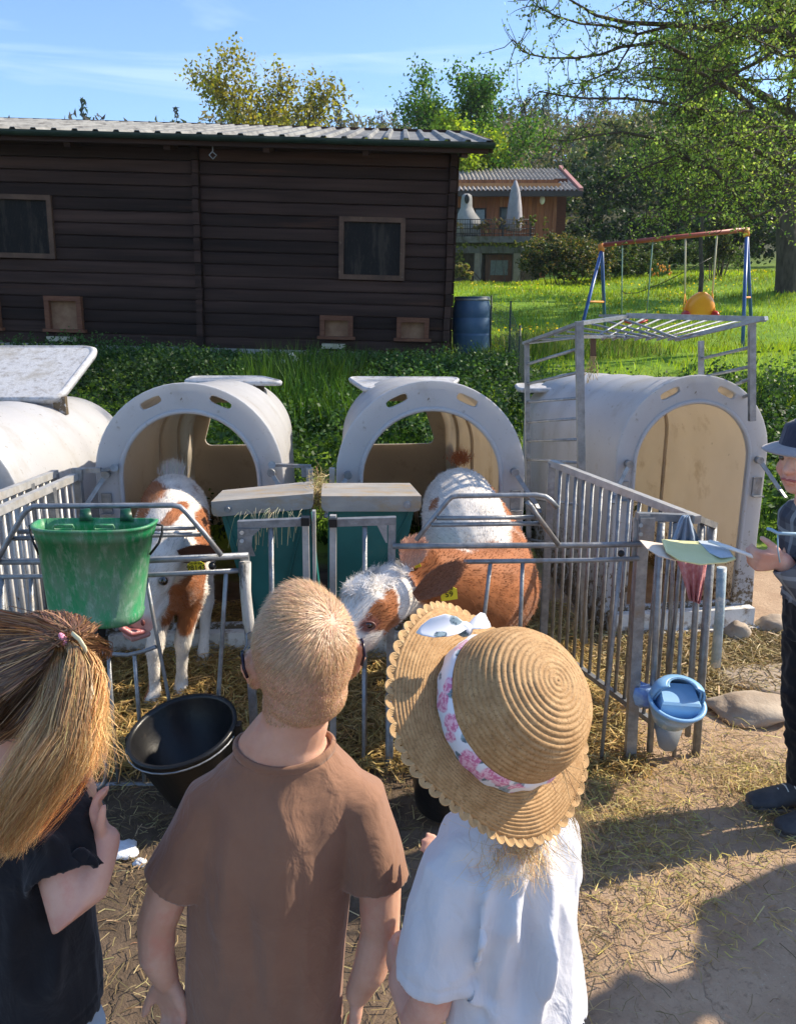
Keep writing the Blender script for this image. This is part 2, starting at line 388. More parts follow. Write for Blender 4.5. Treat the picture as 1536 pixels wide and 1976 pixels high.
def ground_mat():
    m = bpy.data.materials.new('yard_soil_and_turf'); m.use_nodes = True; nt = m.node_tree; N = nt.nodes; L = nt.links; b = N['Principled BSDF']
    tc = N.new('ShaderNodeTexCoord'); vec = tc.outputs['Object']; sx = N.new('ShaderNodeSeparateXYZ'); L.new(vec, sx.inputs[0])
    def nz(s, det=8, r=.6, v=None):
        n = N.new('ShaderNodeTexNoise'); n.inputs['Scale'].default_value = s; n.inputs['Detail'].default_value = det; n.inputs['Roughness'].default_value = r; L.new(v or vec, n.inputs['Vector']); return n
    def rng_(f, a, c, d=0, e=1):
        r = N.new('ShaderNodeMapRange'); r.inputs[1].default_value = a; r.inputs[2].default_value = c; r.inputs[3].default_value = d; r.inputs[4].default_value = e; L.new(f, r.inputs[0]); return r.outputs[0]
    def mix(f, a, c, mode='MIX'):
        x = N.new('ShaderNodeMixRGB'); x.blend_type = mode
        for k, v in ((0, f), (1, a), (2, c)):
            if isinstance(v, (int, float)): x.inputs[k].default_value = v
            elif isinstance(v, tuple): x.inputs[k].default_value = C4(v)
            else: L.new(v, x.inputs[k])
        return x.outputs[0]
    def math_(op, a, c):
        x = N.new('ShaderNodeMath'); x.operation = op
        for k, v in ((0, a), (1, c)):
            if isinstance(v, (int, float)): x.inputs[k].default_value = v
            else: L.new(v, x.inputs[k])
        return x.outputs[0]
    # dry pale trampled soil to the right, on the left by the pens shade is painted in as darker soil
    soil = mix(rng_(nz(5).outputs[0], .35, .65), (.37,.25,.165), (.48,.345,.235))
    soil = mix(rng_(nz(60, 6, .7).outputs[0], .55, .75), soil, (.21,.145,.095))
    soil = mix(rng_(nz(140, 4).outputs[0], .62, .72), soil, (.50,.42,.30))
    shade_soil = mix(rng_(nz(9).outputs[0], .35, .65), (.085,.062,.043), (.16,.115,.08))
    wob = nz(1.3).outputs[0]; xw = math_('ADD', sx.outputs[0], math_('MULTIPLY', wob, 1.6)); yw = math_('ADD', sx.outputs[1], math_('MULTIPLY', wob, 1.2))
    soil = mix(rng_(xw, .75, 1.35), shade_soil, soil)
    # cracks in the dry soil
    dis = N.new('ShaderNodeVectorMath'); dis.operation = 'ADD'; sc = N.new('ShaderNodeVectorMath'); sc.operation = 'SCALE'; sc.inputs['Scale'].default_value = .35
    L.new(nz(4, 5).outputs[1], sc.inputs[0]); L.new(vec, dis.inputs[0]); L.new(sc.outputs[0], dis.inputs[1])
    vo = N.new('ShaderNodeTexVoronoi'); vo.feature = 'DISTANCE_TO_EDGE'; vo.inputs['Scale'].default_value = 3.6; L.new(dis.outputs[0], vo.inputs['Vector'])
    cr = rng_(vo.outputs[0], .0, .018, 1, 0); cr = math_('MULTIPLY', cr, rng_(nz(2.5).outputs[0], .50, .60))
    cr = math_('MULTIPLY', cr, rng_(sx.outputs[1], 2.9, 2.4))
    soil = mix(math_('MULTIPLY', cr, .5), soil, (.06,.045,.03))
    turf = mix(rng_(nz(1.2).outputs[0], .35, .65), (.13,.25,.02), (.22,.34,.03))
    turf = mix(rng_(nz(14).outputs[0], .5, .75), turf, (.03,.055,.012))
    forest = (.06,.065,.03)
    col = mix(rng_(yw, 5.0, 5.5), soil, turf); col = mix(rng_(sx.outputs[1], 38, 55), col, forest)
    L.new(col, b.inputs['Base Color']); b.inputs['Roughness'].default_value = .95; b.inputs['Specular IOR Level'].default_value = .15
    h = math_('ADD', nz(35, 8, .7).outputs[0], math_('MULTIPLY', nz(150, 4, .7).outputs[0], .5)); h = math_('SUBTRACT', h, math_('MULTIPLY', cr, .7))
    bp = N.new('ShaderNodeBump'); bp.inputs['Strength'].default_value = .75; bp.inputs['Distance'].default_value = .012; L.new(h, bp.inputs['Height']); L.new(bp.outputs[0], b.inputs['Normal'])
    return m
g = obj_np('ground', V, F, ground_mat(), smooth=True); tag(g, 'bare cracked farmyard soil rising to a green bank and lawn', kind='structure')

# ---------------------------------------------------------------- trees, hedges, woods
def leafcols(n, base, var=.25, r=None, alt=None, altf=.3):
    r = r or rng; c = np.array(base)[None, :]*np.ones((n, 1))
    if alt is not None:
        mk = r.random(n) < altf; c[mk] = alt
    return c*(1+r.normal(0, var, (n, 1))).clip(.35, 1.9)*(1+r.normal(0, .06, (n, 3)))
def grow(start, d0, L0, r0, levels, seed, nch=(9, 6, 5), up=(.25, .12, .05), wig=.16, spread=(.9, .8, .9), lf=(.55, .5, .45), first=.3, rmin=.0):
    r = random.Random(seed); segs = []; tips = []
    def br(p, d, L, rad, lv):
        n = 7 if lv == 0 else 5; pts = [p.copy()]; dirs = []; d = d.normalized()
        for i in range(n):
            d = (d+Vector((r.gauss(0, wig), r.gauss(0, wig), r.gauss(0, wig)+up[min(lv, len(up)-1)]))).normalized() if (i or lv) else d
            pts.append(pts[-1]+d*L/n); dirs.append(d.copy())
        rs = [max(rad*(1-.72*i/n), rmin) for i in range(n+1)]
        segs.append((pts, rs, lv))
        if lv >= levels:
            for i in range(1, n+1): tips.append(pts[i])
            return
        k = nch[min(lv, len(nch)-1)]
        for j in range(k):
            t = (first if lv == 0 else .15)+(1-(first if lv == 0 else .15))*(j+r.random()*.8)/k; t = min(t, .99)
            i = int(t*n); q = pts[i].lerp(pts[i+1], t*n-i); dd = dirs[i]
            ax = Vector((r.gauss(0,1), r.gauss(0,1), r.gauss(0,1))).cross(dd).normalized(); s = spread[min(lv, len(spread)-1)]*r.uniform(.75, 1.25)
            nd = (dd*math.cos(s)+ax*math.sin(s)); br(q, nd, L*lf[min(lv, len(lf)-1)]*r.uniform(.7, 1.15)*(1.1-.45*t), rs[i]*.62, lv+1)
    br(Vector(start), Vector(d0), L0, r0, 0)
    return segs, tips
def make_tree(name, label, cat, group, start, d0, L0, r0, levels, seed, leaf, nl, lsz, cols, alt=None, altf=.3, lspread=.12, barkm='bark', clip=None, **kw):
    segs, tips = grow(start, d0, L0, r0, levels, seed, **kw)
    root = empty(name, start, label, cat, group)
    tr = MB(); tw = MB()
    for pts, rs, lv in segs:
        if lv <= 1: tr.tube(pts, rs, 8 if lv == 0 else 5, caps=False)
        else: tw.tube(pts, rs, 3, caps=False)
    tr.build('trunk', M[barkm], root)
    if tw.v: o = tw.build('twigs', M[barkm], root); o['kind'] = 'stuff'
    r = np.random.default_rng(seed); T = np.array([tuple(t) for t in tips]); pick = r.integers(0, len(T), nl)
    pos = T[pick]+r.normal(0, lspread, (nl, 3)); clump = r.normal(0, .22, len(T))[pick]
    c = leafcols(nl, cols, .18, r, alt, altf)*(1+clump[:, None]).clip(.4, 1.7)
    V, F, C = leaf_quads(pos, lsz*r.uniform(.6, 1.3, nl), c, r=r)
    o = obj_np('crown', V, F, M['leafcol'], root, cols=C, origin=start); o['kind'] = 'stuff'
    return root
def gz(x, y): return float(TZf(x, y))
# tree behind the shed, budding, yellow green
def tz(px, Y): x = (px-768)/FPX*Y; return Vector((x, Y, gz(x, Y)-.1))
make_tree('budding_tree', 'wide budding tree with sparse olive and yellow leaves rising left behind the shed roof', 'tree', None, tz(560, 26), (.03, 0, 1), 4.6, .14, 3, 11, None, 22000, .12, (.22,.20,.05), alt=(.42,.38,.04), altf=.45, lspread=.2, nch=(15, 7, 5), spread=(1.15, .75, .8), lf=(.72, .5, .45), first=.08, up=(.06, .12, .1))
make_tree('leafy_tree', 'dark green round tree behind the middle of the shed roof', 'tree', None, tz(815, 39), (0.0, 0, 1), 6.8, .18, 3, 24, None, 26000, .16, (.06,.15,.02), alt=(.14,.27,.03), altf=.4, lspread=.28, nch=(12, 7, 5), spread=(1.1, .75, .8), lf=(.68, .5, .45), first=.08, up=(.06, .10, .1))
make_tree('leafy_tree', 'bright yellow green bushy tree between the dark tree and the far cabin', 'tree', None, tz(945, 37.5), (0.0, 0, 1), 5.2, .12, 3, 33, None, 26000, .18, (.36,.48,.03), alt=(.46,.54,.05), altf=.4, lspread=.26, nch=(13, 6, 5), spread=(.85, .7, .8), lf=(.52, .5, .45), first=.10, up=(.12, .14, .1))
make_tree('leafy_tree', 'low thin pale tree in the dip between the two crowns behind the shed', 'tree', None, tz(690, 42), (0, 0, 1), 4.6, .12, 3, 37, None, 8000, .15, (.20,.21,.07), alt=(.30,.28,.12), altf=.4, lspread=.25, nch=(11, 6, 4), first=.2)
# big old apple tree on the lawn
make_tree('apple_tree', 'old apple tree with thick gnarled trunk standing on the lawn beyond the swing', 'tree', None, tz(1492, 20), (-.10, 0, 1), 6.6, .30, 4, 41, None, 52000, .085, (.16,.28,.03), alt=(.32,.46,.06), altf=.35, lspread=.13, nch=(10, 6, 5, 4), spread=(1.05, .8, .8, .8), lf=(.58, .52, .5, .5), first=.30, up=(.05, .07, .03, 0), rmin=.006)
make_tree('apple_tree', 'young apple tree with thin pale stem behind the swing bar', 'tree', None, tz(1330, 19), (0, 0, 1), 4.9, .06, 3, 47, None, 9000, .07, (.14,.24,.04), alt=(.28,.36,.08), altf=.35, lspread=.12, nch=(10, 6, 4), spread=(.8, .8, .8), first=.35, rmin=.005)
# near tree at the right edge, its boughs reach over the picture
make_tree('apple_tree', 'dark leaning apple tree at the right edge reaching bare boughs over the yard', 'tree', None, Vector((5.75, 10.2, .85)), (-.05, .0, 1), 4.8, .10, 4, 53, None, 22000, .050, (.20,.30,.06), alt=(.38,.48,.12), altf=.4, lspread=.05, nch=(9, 6, 5, 4), spread=(1.25, .7, .8, .8), lf=(.78, .5, .5, .5), first=.42, up=(.02, .03, .02, 0), wig=.14, rmin=.0035)
def bough(pix, r0, seed, nl, Y0=9.5, label=None):
    pass
# hand-laid boughs of that tree against the sky
BO = [([(1640,150,9.6),(1500,57,9.4),(1420,60,9.2),(1360,54,9.1),(1300,48,9.0),(1210,44,8.9),(1150,30,8.8),(1100,0,8.7)], .045),
      ([(1300,48,9.0),(1230,66,8.9),(1180,50,8.8),(1120,46,8.7),(1070,30,8.6),(1040,14,8.6),(1022,-4,8.5)], .016),
      ([(1350,120,9.2),(1270,82,9.0),(1200,90,8.9),(1160,105,8.9),(1110,112,8.8),(1060,112,8.7),(1020,105,8.7),(987,76,8.6)], .02),
      ([(1380,230,9.3),(1290,200,9.1),(1210,190,9.0),(1130,190,8.8),(1080,184,8.8),(1040,176,8.7),(1000,215,8.7)], .018),
      ([(1360,330,9.3),(1280,270,9.2),(1200,255,9.0),(1140,262,8.9),(1100,272,8.9),(1050,268,8.8)], .02),
      ([(1230,66,8.9),(1190,130,8.9),(1150,150,8.8),(1120,160,8.8),(1090,165,8.8)], .012),
      ([(1450,420,9.5),(1380,330,9.4),(1300,300,9.2),(1230,330,9.1),(1160,360,9.0)], .022),
      ([(1600,300,9.8),(1500,250,9.5),(1420,180,9.4),(1350,140,9.2),(1260,130,9.0)], .04),
      ([(1620,420,9.9),(1545,340,9.7),(1480,300,9.6),(1400,270,9.4),(1320,215,9.3)], .05),
      ([(1580,20,9.5),(1480,110,9.4),(1400,150,9.3),(1330,190,9.2),(1280,240,9.1)], .03)]
rq = random.Random(99)
for i in range(44):
    sx0 = rq.uniform(1330, 1640); sy0 = rq.uniform(-30, 430); Yb = rq.uniform(8.7, 10.6); L = rq.uniform(90, 260); dy = rq.uniform(-50, 90); pth = []
    for j in range(6): pth.append((max(1100, sx0-L*j/5)+rq.gauss(0, 5), sy0+dy*(j/5)**1.6+rq.gauss(0, 7), Yb-.1*j))
    BO.append((pth, rq.uniform(.008, .018)))
near = [o for o in bpy.data.objects if o.name.startswith('apple_tree')][-1]
bt = MB(); lp = []; rb = random.Random(5)
for pix, r0 in BO:
    pts = [P(a, b, c) for a, b, c in pix]; n = len(pts)
    bt.tube(pts, [r0*(1-.8*i/(n-1)) for i in range(n)], 6, caps=False)
    for i in range(n-1):
        for k in range(7 if r0 < .03 else 5):
            t = rb.random(); q = pts[i].lerp(pts[i+1], t); d = Vector((rb.gauss(-.3, .8), rb.gauss(0, .8), rb.gauss(-.05, .9))).normalized(); L = rb.uniform(.08, .42)
            s = [q]
            for j in range(4):
                d = (d+Vector((rb.gauss(0,.25), rb.gauss(0,.25), rb.gauss(.03,.25)))).normalized(); s.append(s[-1]+d*L/4); lp.append(s[-1])
            bt.tube(s, [.006, .005, .004, .003, .002], 3, caps=False)
        for k in range(3): lp.append(pts[i].lerp(pts[i+1], rb.random()))
bo = bt.build('bough', M['bark'], near)
lp = np.array([tuple(p) for p in lp]); nL = 20000; r_ = np.random.default_rng(3); pk = r_.integers(0, len(lp), nL)
V, F, C = leaf_quads(lp[pk]+r_.normal(0, .02, (nL, 3)), .040*r_.uniform(.5, 1.2, nL), leafcols(nL, (.22,.33,.06), .3, r_, (.40,.52,.14), .4), r=r_)
o = obj_np('leaves', V, F, M['leafcol'], near, cols=C, origin=near.location); o['kind'] = 'stuff'

def leaf_mass(name, label, cat, blobs, n, lsz, col, alt=None, altf=.3, seed=1, kind=None, group=None, parent=None, twigs=0, flat=.2):
    """blobs: (x,y,z,rx,ry,rz); leaves sit in the shells of many small clumps"""
    r = np.random.default_rng(seed); B = np.array(blobs, float); vol = (B[:, 3]*B[:, 4]*B[:, 5])**.67; w = vol/vol.sum()
    nc = max(40, n//55); k = r.choice(len(B), nc, p=w); d = r.normal(size=(nc, 3)); d /= np.linalg.norm(d, axis=1, keepdims=True); d[:, 2] = np.where(d[:, 2] < -.3, -d[:, 2], d[:, 2])
    cc = B[k, :3]+d*B[k, 3:6]*r.uniform(.55, 1.06, (nc, 1)); cr = r.uniform(.10, .26, nc)*B[k, 3:6].min(1)
    pk = r.integers(0, nc, n); e = r.normal(size=(n, 3)); pos = cc[pk]+e*cr[pk, None]*.6
    c = leafcols(n, col, .2, r, alt, altf)*(1+r.normal(0, .25, nc)[pk, None]).clip(.4, 1.8)
    V, F, C = leaf_quads(pos, lsz*r.uniform(.6, 1.3, n), c, r=r, flat=flat)
    base = (B[:, 0].mean(), B[:, 1].mean(), B[:, 2].min()-.0)
    if kind == 'stuff':
        o = obj_np(name, V, F, M['leafcol'], None, cols=C); return tag(o, label, cat, group, 'stuff')
    root = empty(name, base, label, cat, group)
    o = obj_np('foliage', V, F, M['leafcol'], root, cols=C, origin=base); o['kind'] = 'stuff'
    mb = MB(); rr = random.Random(seed)
    for i in range(14):
        q = cc[rr.randrange(nc)]; s = Vector((lerp(q[0], base[0], .5), lerp(q[1], base[1], .5), gz(q[0], q[1])-.05)); e_ = Vector(q)
        mb.tube([s, s.lerp(e_, .5)+Vector((rr.gauss(0,.05), rr.gauss(0,.05), .05)), e_], [.03*B[:, 5].mean(), .02*B[:, 5].mean(), .006], 4, caps=False)
    mb.build('stems', M['bark'], root)['kind'] = 'stuff'
    return root
def bl(px, py, Y, rx, ry, rz): p = P(px, py, Y); return (p.x, p.y, p.z, rx, ry, rz)
# thicket at the right of the cabin
thk = []
for i in range(26):
    px = 1105+i*20; Y = 40+4*math.sin(i*2.1); thk.append(bl(px, 430-55*abs(math.sin(i*.8)), Y, 1.6, 1.4, 2.0)); thk.append(bl(px+8, 480, Y-2, 1.5, 1.2, 1.3))
leaf_mass('thicket', 'dark evergreen thicket behind the lawn right of the cabin', 'thicket', thk, 46000, .19, (.018,.045,.016), (.04,.075,.02), .3, 61, kind='stuff')
thk = [bl(1110+i*38, 330+30*math.sin(i*1.7), 52+5*math.sin(i), 2.2, 2, 2.8) for i in range(13)]
leaf_mass('woodland_edge', 'mixed spring woodland edge above the thicket', 'woodland', thk, 26000, .26, (.09,.13,.035), (.24,.24,.12), .4, 62, kind='stuff')
leaf_mass('juniper_bush', 'broad low bush with bronze tips beside the cabin cellar', 'bush', [bl(1085, 500, 27, 1.25, 1, .72), bl(1045, 515, 26.6, .75, .7, .5), bl(1135, 505, 27.4, .95, .9, .6), bl(1100, 530, 26.2, 1.2, .8, .4)], 24000, .085, (.055,.085,.02), (.22,.17,.05), .3, 63, flat=.4)
leaf_mass('juniper_bush', 'flat spreading bush right of the bronze tipped bush behind the swing ropes', 'bush', [bl(1200, 505, 29, 1.2, 1, .5), bl(1260, 500, 30, 1.3, 1, .5), bl(1235, 525, 28, 1.2, 1, .35)], 18000, .085, (.05,.09,.02), (.13,.15,.04), .3, 64, flat=.4)
leaf_mass('juniper_bush', 'low rounded green bush left of the old apple trunk', 'bush', [bl(1350, 500, 30, 1.1, .9, .5), bl(1390, 505, 28, .7, .7, .5)], 10000, .085, (.06,.11,.02), (.12,.17,.03), .3, 65, flat=.4)
leaf_mass('conifer_bush', 'small upright dark bush under the right end of the swing bar', 'bush', [bl(1385, 470, 24, .42, .4, .75), bl(1387, 500, 24, .40, .4, .5)], 8000, .06, (.04,.065,.02), (.09,.10,.04), .3, 66)
# orange tulips by the hedge
tul = empty('tulip_clump', P(1275, 545, 26), 'clump of orange tulips in front of the spreading bush', 'flowers')
mbf = MB(); mbs = MB(); rt = random.Random(2)
for i in range(26):
    q = P(1256+rt.random()*38, 506+rt.random()*30, 26+rt.uniform(-.3, .3)); mbf.ell(q, (.030, .030, .045), n=6, m=4); mbs.tube([q-Vector((0,0,.32)), q], .012, 3)
mbf.build('petals', mat('tulip_orange', (.85,.30,.02), (.9,.42,.03), 9, .5, trans=.2), tul)['kind'] = 'stuff'; mbs.build('stems', mat('stem_green', (.06,.14,.02)), tul)['kind'] = 'stuff'

# far wooded hill: conifers along the ridge, bare and budding broadleaves below
r = np.random.default_rng(77); VV = []; FF = []; CC = []; nv = 0
nt_ = 1300
ty = 62+ (r.random(nt_)**.8)*105; tx = (r.random(nt_)*1.7-1.0)*ty*.62
ridge = ty > 120
for i in range(nt_):
    x, y = tx[i], ty[i]; z = gz(x, y); con = (r.random() < ((.6 if x > y*.10 else .12) if ridge[i] else .10)); h = r.uniform(4.5, 11)*(1 if con else .85)*(.62 if (x < y*.10 and ridge[i]) else 1)
    n = 120
    t = r.random(n)**.7
    if con: rad = (1-t)*h*.17+.1; c0 = np.array((.022,.050,.028))*r.uniform(.7, 1.5)
    else: rad = np.sqrt(np.clip(1-((t-.55)/.5)**2, 0.02, 1))*h*.30; c0 = np.array([(.11,.085,.055), (.16,.15,.05), (.10,.13,.035), (.20,.17,.09), (.085,.07,.05)][r.integers(0, 5)])*r.uniform(.7, 1.2)
    a = r.random(n)*6.28; q = rad*r.random(n)**.35
    pos = np.stack([x+np.cos(a)*q, y+np.sin(a)*q, z+.3+t*h], 1)
    V, F, C = leaf_quads(pos, r.uniform(.45, .95, n)*(1 if con else 1.1), c0[None, :]*(1+r.normal(0, .2, (n, 1))).clip(.4, 1.7), r=r); V = V.reshape(n, 4, 3)[:, :3].reshape(-1, 3); C = C.reshape(n, 4, 3)[:, :3].reshape(-1, 3); F = np.arange(3*n).reshape(n, 3)
    VV.append(V); FF.append(F+nv); CC.append(C); nv += len(V)
o = obj_np('hillside_forest', np.concatenate(VV), np.concatenate(FF), M['leafcol'], cols=np.concatenate(CC)); tag(o, 'far wooded hillside with conifers on the ridge and bare brown trees', 'forest', kind='stuff')

# ---------------------------------------------------------------- lawn grass, dandelions
def blades(n, xs, ys, h, w, cols, seed, mask=None, name='grass', label='', alt=None, altf=.3, lean=.35):
    r = np.random.default_rng(seed); x = r.uniform(xs[0], xs[1], n); y = ys[0]+(ys[1]-ys[0])*r.random(n)**1.4
    if mask is not None: k = mask(x, y); x, y = x[k], y[k]; n = len(x)
    z = TZf(x, y); a = r.random(n)*6.28; hh = h*r.uniform(.5, 1.3, n)*(1+.5*np.sin(x*1.7)*np.cos(y*1.3)); d = np.stack([np.cos(a), np.sin(a), np.zeros(n)], 1)
    ln = r.normal(0, lean, (n, 2)); sc = np.clip(y/13, .6, 2.6)
    b = np.stack([x, y, z-.01], 1); tip = b+np.stack([ln[:, 0]*hh, ln[:, 1]*hh, hh], 1); ww = (w*sc*r.uniform(.6, 1.3, n))[:, None]
    mid = b*.5+tip*.5; mid[:, 2] += hh*.08
    V = np.stack([b-d*ww*.5, b+d*ww*.5, mid+d*ww*.42, tip, mid-d*ww*.42], 1).reshape(-1, 3)
    i = np.arange(n)[:, None]*5; F = np.concatenate([i+np.array([[0, 1, 2, 4]]), i+np.array([[4, 2, 3, 3]])], 1).reshape(-1, 4)
    F4 = (i+np.array([[0, 1, 2, 4]])); F3 = (i+np.array([[4, 2, 3]]))
    patch = (.75+.35*np.sin(x*.8+1.3*np.sin(y*.6))*np.sin(y*.9+x*.3))[:, None]
    c = leafcols(n, cols, .25, r, alt, altf)*patch.clip(.5, 1.2); C = np.repeat(c, 5, 0)
    me = bpy.data.meshes.new(name); me.vertices.add(len(V)); me.vertices.foreach_set('co', V.astype(np.float32).ravel())
    T = np.concatenate([F4[:, [0, 1, 2]], F4[:, [0, 2, 3]], F3]).astype(np.int32)
    me.loops.add(T.size); me.loops.foreach_set('vertex_index', T.ravel()); me.polygons.add(len(T)); me.polygons.foreach_set('loop_start', np.arange(0, T.size, 3, dtype=np.int32)); me.polygons.foreach_set('loop_total', np.full(len(T), 3, np.int32))
    at = me.color_attributes.new('col', 'FLOAT_COLOR', 'POINT'); cc = np.ones((len(V), 4), np.float32); cc[:, :3] = C; at.data.foreach_set('color', cc.ravel()); me.update(calc_edges=True)
    o = addmesh(name, me, M['leafcol']); return tag(o, label, 'grass', kind='stuff')
def lawn_mask(x, y):
    px = x/np.maximum(y, .1)*FPX+768
    return (px > 800) & (px < 1650) & ~((x < 1.2) & (y > 9.7) & (y < 13.8)) & (np.sin(x*2.3+y)*np.cos(y*1.9-x) < .9)
blades(90000, (.5, 19), (6.3, 33), .10, .012, (.36,.50,.025), 5, lawn_mask, 'lawn_grass', 'bright green lawn grass on the slope behind the pens', alt=(.42,.52,.04), altf=.35)
r = np.random.default_rng(12); n = 900
yy = r.uniform(13, 27, n); xx = (r.uniform(900, 1450, n)-768)/FPX*yy; kk = np.sin(xx*1.1+2)*np.cos(yy*.7) > -.1; xx, yy = xx[kk], yy[kk]; n = len(xx)
pos = np.stack([xx, yy, TZf(xx, yy)+r.uniform(.09, .15, n)], 1); V, F, C = leaf_quads(pos, r.uniform(.035, .07, n), leafcols(n, (.85,.62,.02), .1, r), flat=.6, r=r, aspect=1.0)
tag(obj_np('dandelion_flowers', V, F, M['leafcol'], cols=C), 'yellow dandelion flowers scattered over the lawn', 'flowers', kind='stuff')

# ---------------------------------------------------------------- weedy bank behind the hutches
r = np.random.default_rng(21); n = 5200
sx_ = r.uniform(-7.2, 3.6, n); sy_ = 4.75+(9.6-4.75)*r.random(n)**.9; k = ~((sx_ > 1.3) & (sy_ > 7.5)); sx_, sy_ = sx_[k], sy_[k]; n = len(sx_)
hh = r.uniform(.12, .33, n)*(1+.35*np.sin(sx_*2.1)*np.cos(sy_*1.7)); hh *= 1-.62*sstep(sy_, 7.6, 9.2)*(1-.75*sstep(-sx_, 1.6, 2.4))
VV = []; CC = []
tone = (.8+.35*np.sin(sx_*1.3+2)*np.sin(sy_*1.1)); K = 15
pos = []; sz = []; cl = []
for j in range(K):
    t = (j+.5)/K; a = j*1.9+r.random(n)*.9; rad = .055*(1-.6*t)*(1+.4*r.random(n))
    q = np.stack([sx_+np.cos(a)*rad+r.normal(0,.008,n), sy_+np.sin(a)*rad, TZf(sx_, sy_)+hh*(.12+.9*t)], 1); pos.append(q); sz.append(.058*(1-.5*t)*r.uniform(.7, 1.3, n))
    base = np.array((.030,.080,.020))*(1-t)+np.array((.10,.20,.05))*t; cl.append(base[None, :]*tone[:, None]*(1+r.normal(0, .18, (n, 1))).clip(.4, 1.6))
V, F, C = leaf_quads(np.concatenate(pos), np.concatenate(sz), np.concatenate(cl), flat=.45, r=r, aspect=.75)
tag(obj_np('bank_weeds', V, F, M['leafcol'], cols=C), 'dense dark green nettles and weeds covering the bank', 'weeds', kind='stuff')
def bank_mask(x, y): return (y < 9.7) & ~((x > 1.5) & (y > 7.5))
blades(24000, (-7, 3.5), (4.8, 9.4), .15, .014, (.04,.10,.015), 9, bank_mask, 'bank_grass', 'long dark grass between the weeds on the bank', alt=(.09,.18,.03), altf=.3, lean=.4)
def tall_mask(x, y): return (np.abs(x+.75+.3*np.sin(y*2)) < .6)
blades(3000, (-1.5, .4), (6.2, 8.0), .26, .014, (.08,.18,.015), 10, tall_mask, 'tall_grass', 'tuft of tall bright grass on the bank below the shed window', alt=(.16,.30,.03), altf=.4, lean=.22)
def edge_mask(x, y): return (x > 1.35)|(y > 10.9)
blades(4000, (.7, 3.2), (9.4, 12.5), .24, .013, (.13,.25,.03), 14, edge_mask, 'edge_grass', 'tall sunlit grass round the blue barrel', alt=(.28,.32,.09), altf=.4, lean=.25)
# dandelion clocks
M['fluff'] = mat('dandelion_fluff', (.75,.74,.68), rough=.9); M['stem'] = mat('plant_stem', (.10,.16,.04), rough=.6)
proto = None; dl = ['uppermost of the white dandelion clocks on the bank', 'leftmost white dandelion clock on the bank', 'rightmost white dandelion clock on the bank', 'dandelion clock in the middle of the white cluster', 'lowest white dandelion clock near the hutch roof', 'small dandelion clock beside the topmost one']
for (px, py), l in zip([(563, 685), (546, 697), (595, 701), (569, 697), (577, 709), (571, 690)], dl):
    p = P(px, py, 8.4)
    if proto is None:
        root = empty('dandelion_clock', (0,0,0)); rr = np.random.default_rng(4); d = rr.normal(size=(420, 3)); d /= np.linalg.norm(d, axis=1, keepdims=True)
        V, F, _ = leaf_quads(d*.026*rr.uniform(.75, 1, (420, 1)), .009*np.ones(420), None, r=rr); obj_np('seed_head', V, F, M['fluff'], root)
        MB().tube([(0,0,-.3), (.006,0,-.15), (0,0,0)], .003, 5).build('stem', M['stem'], root); proto = root; c = root
    else: c = copy_tree(proto)
    c.location = p; tag(c, l, 'dandelion', 'dandelion clocks on the bank')
# ---------------------------------------------------------------- dark timber shed
SX, SY, SZ = .62, 9.8, .94          # right front bottom corner
PH = .1385; NR = 16
shed = empty('wooden_shed', (SX, SY, SZ), 'long dark brown plank shed with a grey metal roof above the weedy bank', 'shed', ry=R(1.5))
def sb(mb, name, m, label=None):
    o = mb.build(name, m, shed, origin=(0,0,0))
    if label: o['label'] = label
    return o
WIN = [(-1.36, -.56, 7, 11.4, -1.40, -.52), (-6.4, -4.72, 7.3, 11.9, -6.44, -4.68)]     # x0,x1,row0,row1
def pixx(px): return (px-768)/FPX*9.53-SX
W1 = (pixx(652), pixx(776)); W2 = (pixx(-160), pixx(118))
openings = [(W1[0], W1[1], 6.35, 11.1), (W2[0], W2[1], 6.6, 11.9)]
hat = [(pixx(92), pixx(162)), (pixx(617), pixx(680)), (pixx(764), pixx(826)), (pixx(-60), pixx(4))]
for h in hat: openings.append((h[0], h[1], .55 if h[0] > -4 else .9, 3.3 if h[0] > -4 else 3.6))
XM = pixx(387)                        # cross wall post
def plank(x0, x1, row):
    L = x1-x0; z = row*PH; g = .006; prof = [(.030, 0), (-.011, .002), (-.013, .008), (-.014, PH*.5), (-.012, PH-.018), (.006, PH-.004), (.030, PH-.004)]
    mb = MB(); vs = [(x, y, z+q) for x in (x0, x1) for (y, q) in prof]; n = len(prof)
    mb.add(vs, [(i, i+n, (i+1)%n+n, (i+1)%n) for i in range(n)]+[tuple(range(n)), tuple(reversed(range(n, 2*n)))])
    return mb
for row in range(NR):
    for a, b in ((-9.0, XM-.05), (XM+.05, -.10)):
        cuts = [(a, b)]
        for (o0, o1, r0, r1) in openings:
            if r0 <= row+.5 <= r1:
                nc = []
                for (c, d) in cuts:
                    if o1 <= c or o0 >= d: nc.append((c, d)); continue
                    if c < o0: nc.append((c, o0))
                    if d > o1: nc.append((o1, d))
                cuts = nc
        for c, d in cuts: sb(plank(c, d, row), 'plank', M['dark_wood'])
for cx, wdt in ((XM, .07), (-.05, .075)):
    for row in range(NR):
        j = random.uniform(-.006, .006)
        sb(MB().box((cx+j, -.03+random.uniform(-.012,.008), row*PH+PH/2), (wdt, .09, PH-.008-random.random()*.006)), 'log_end', M['dark_wood'])
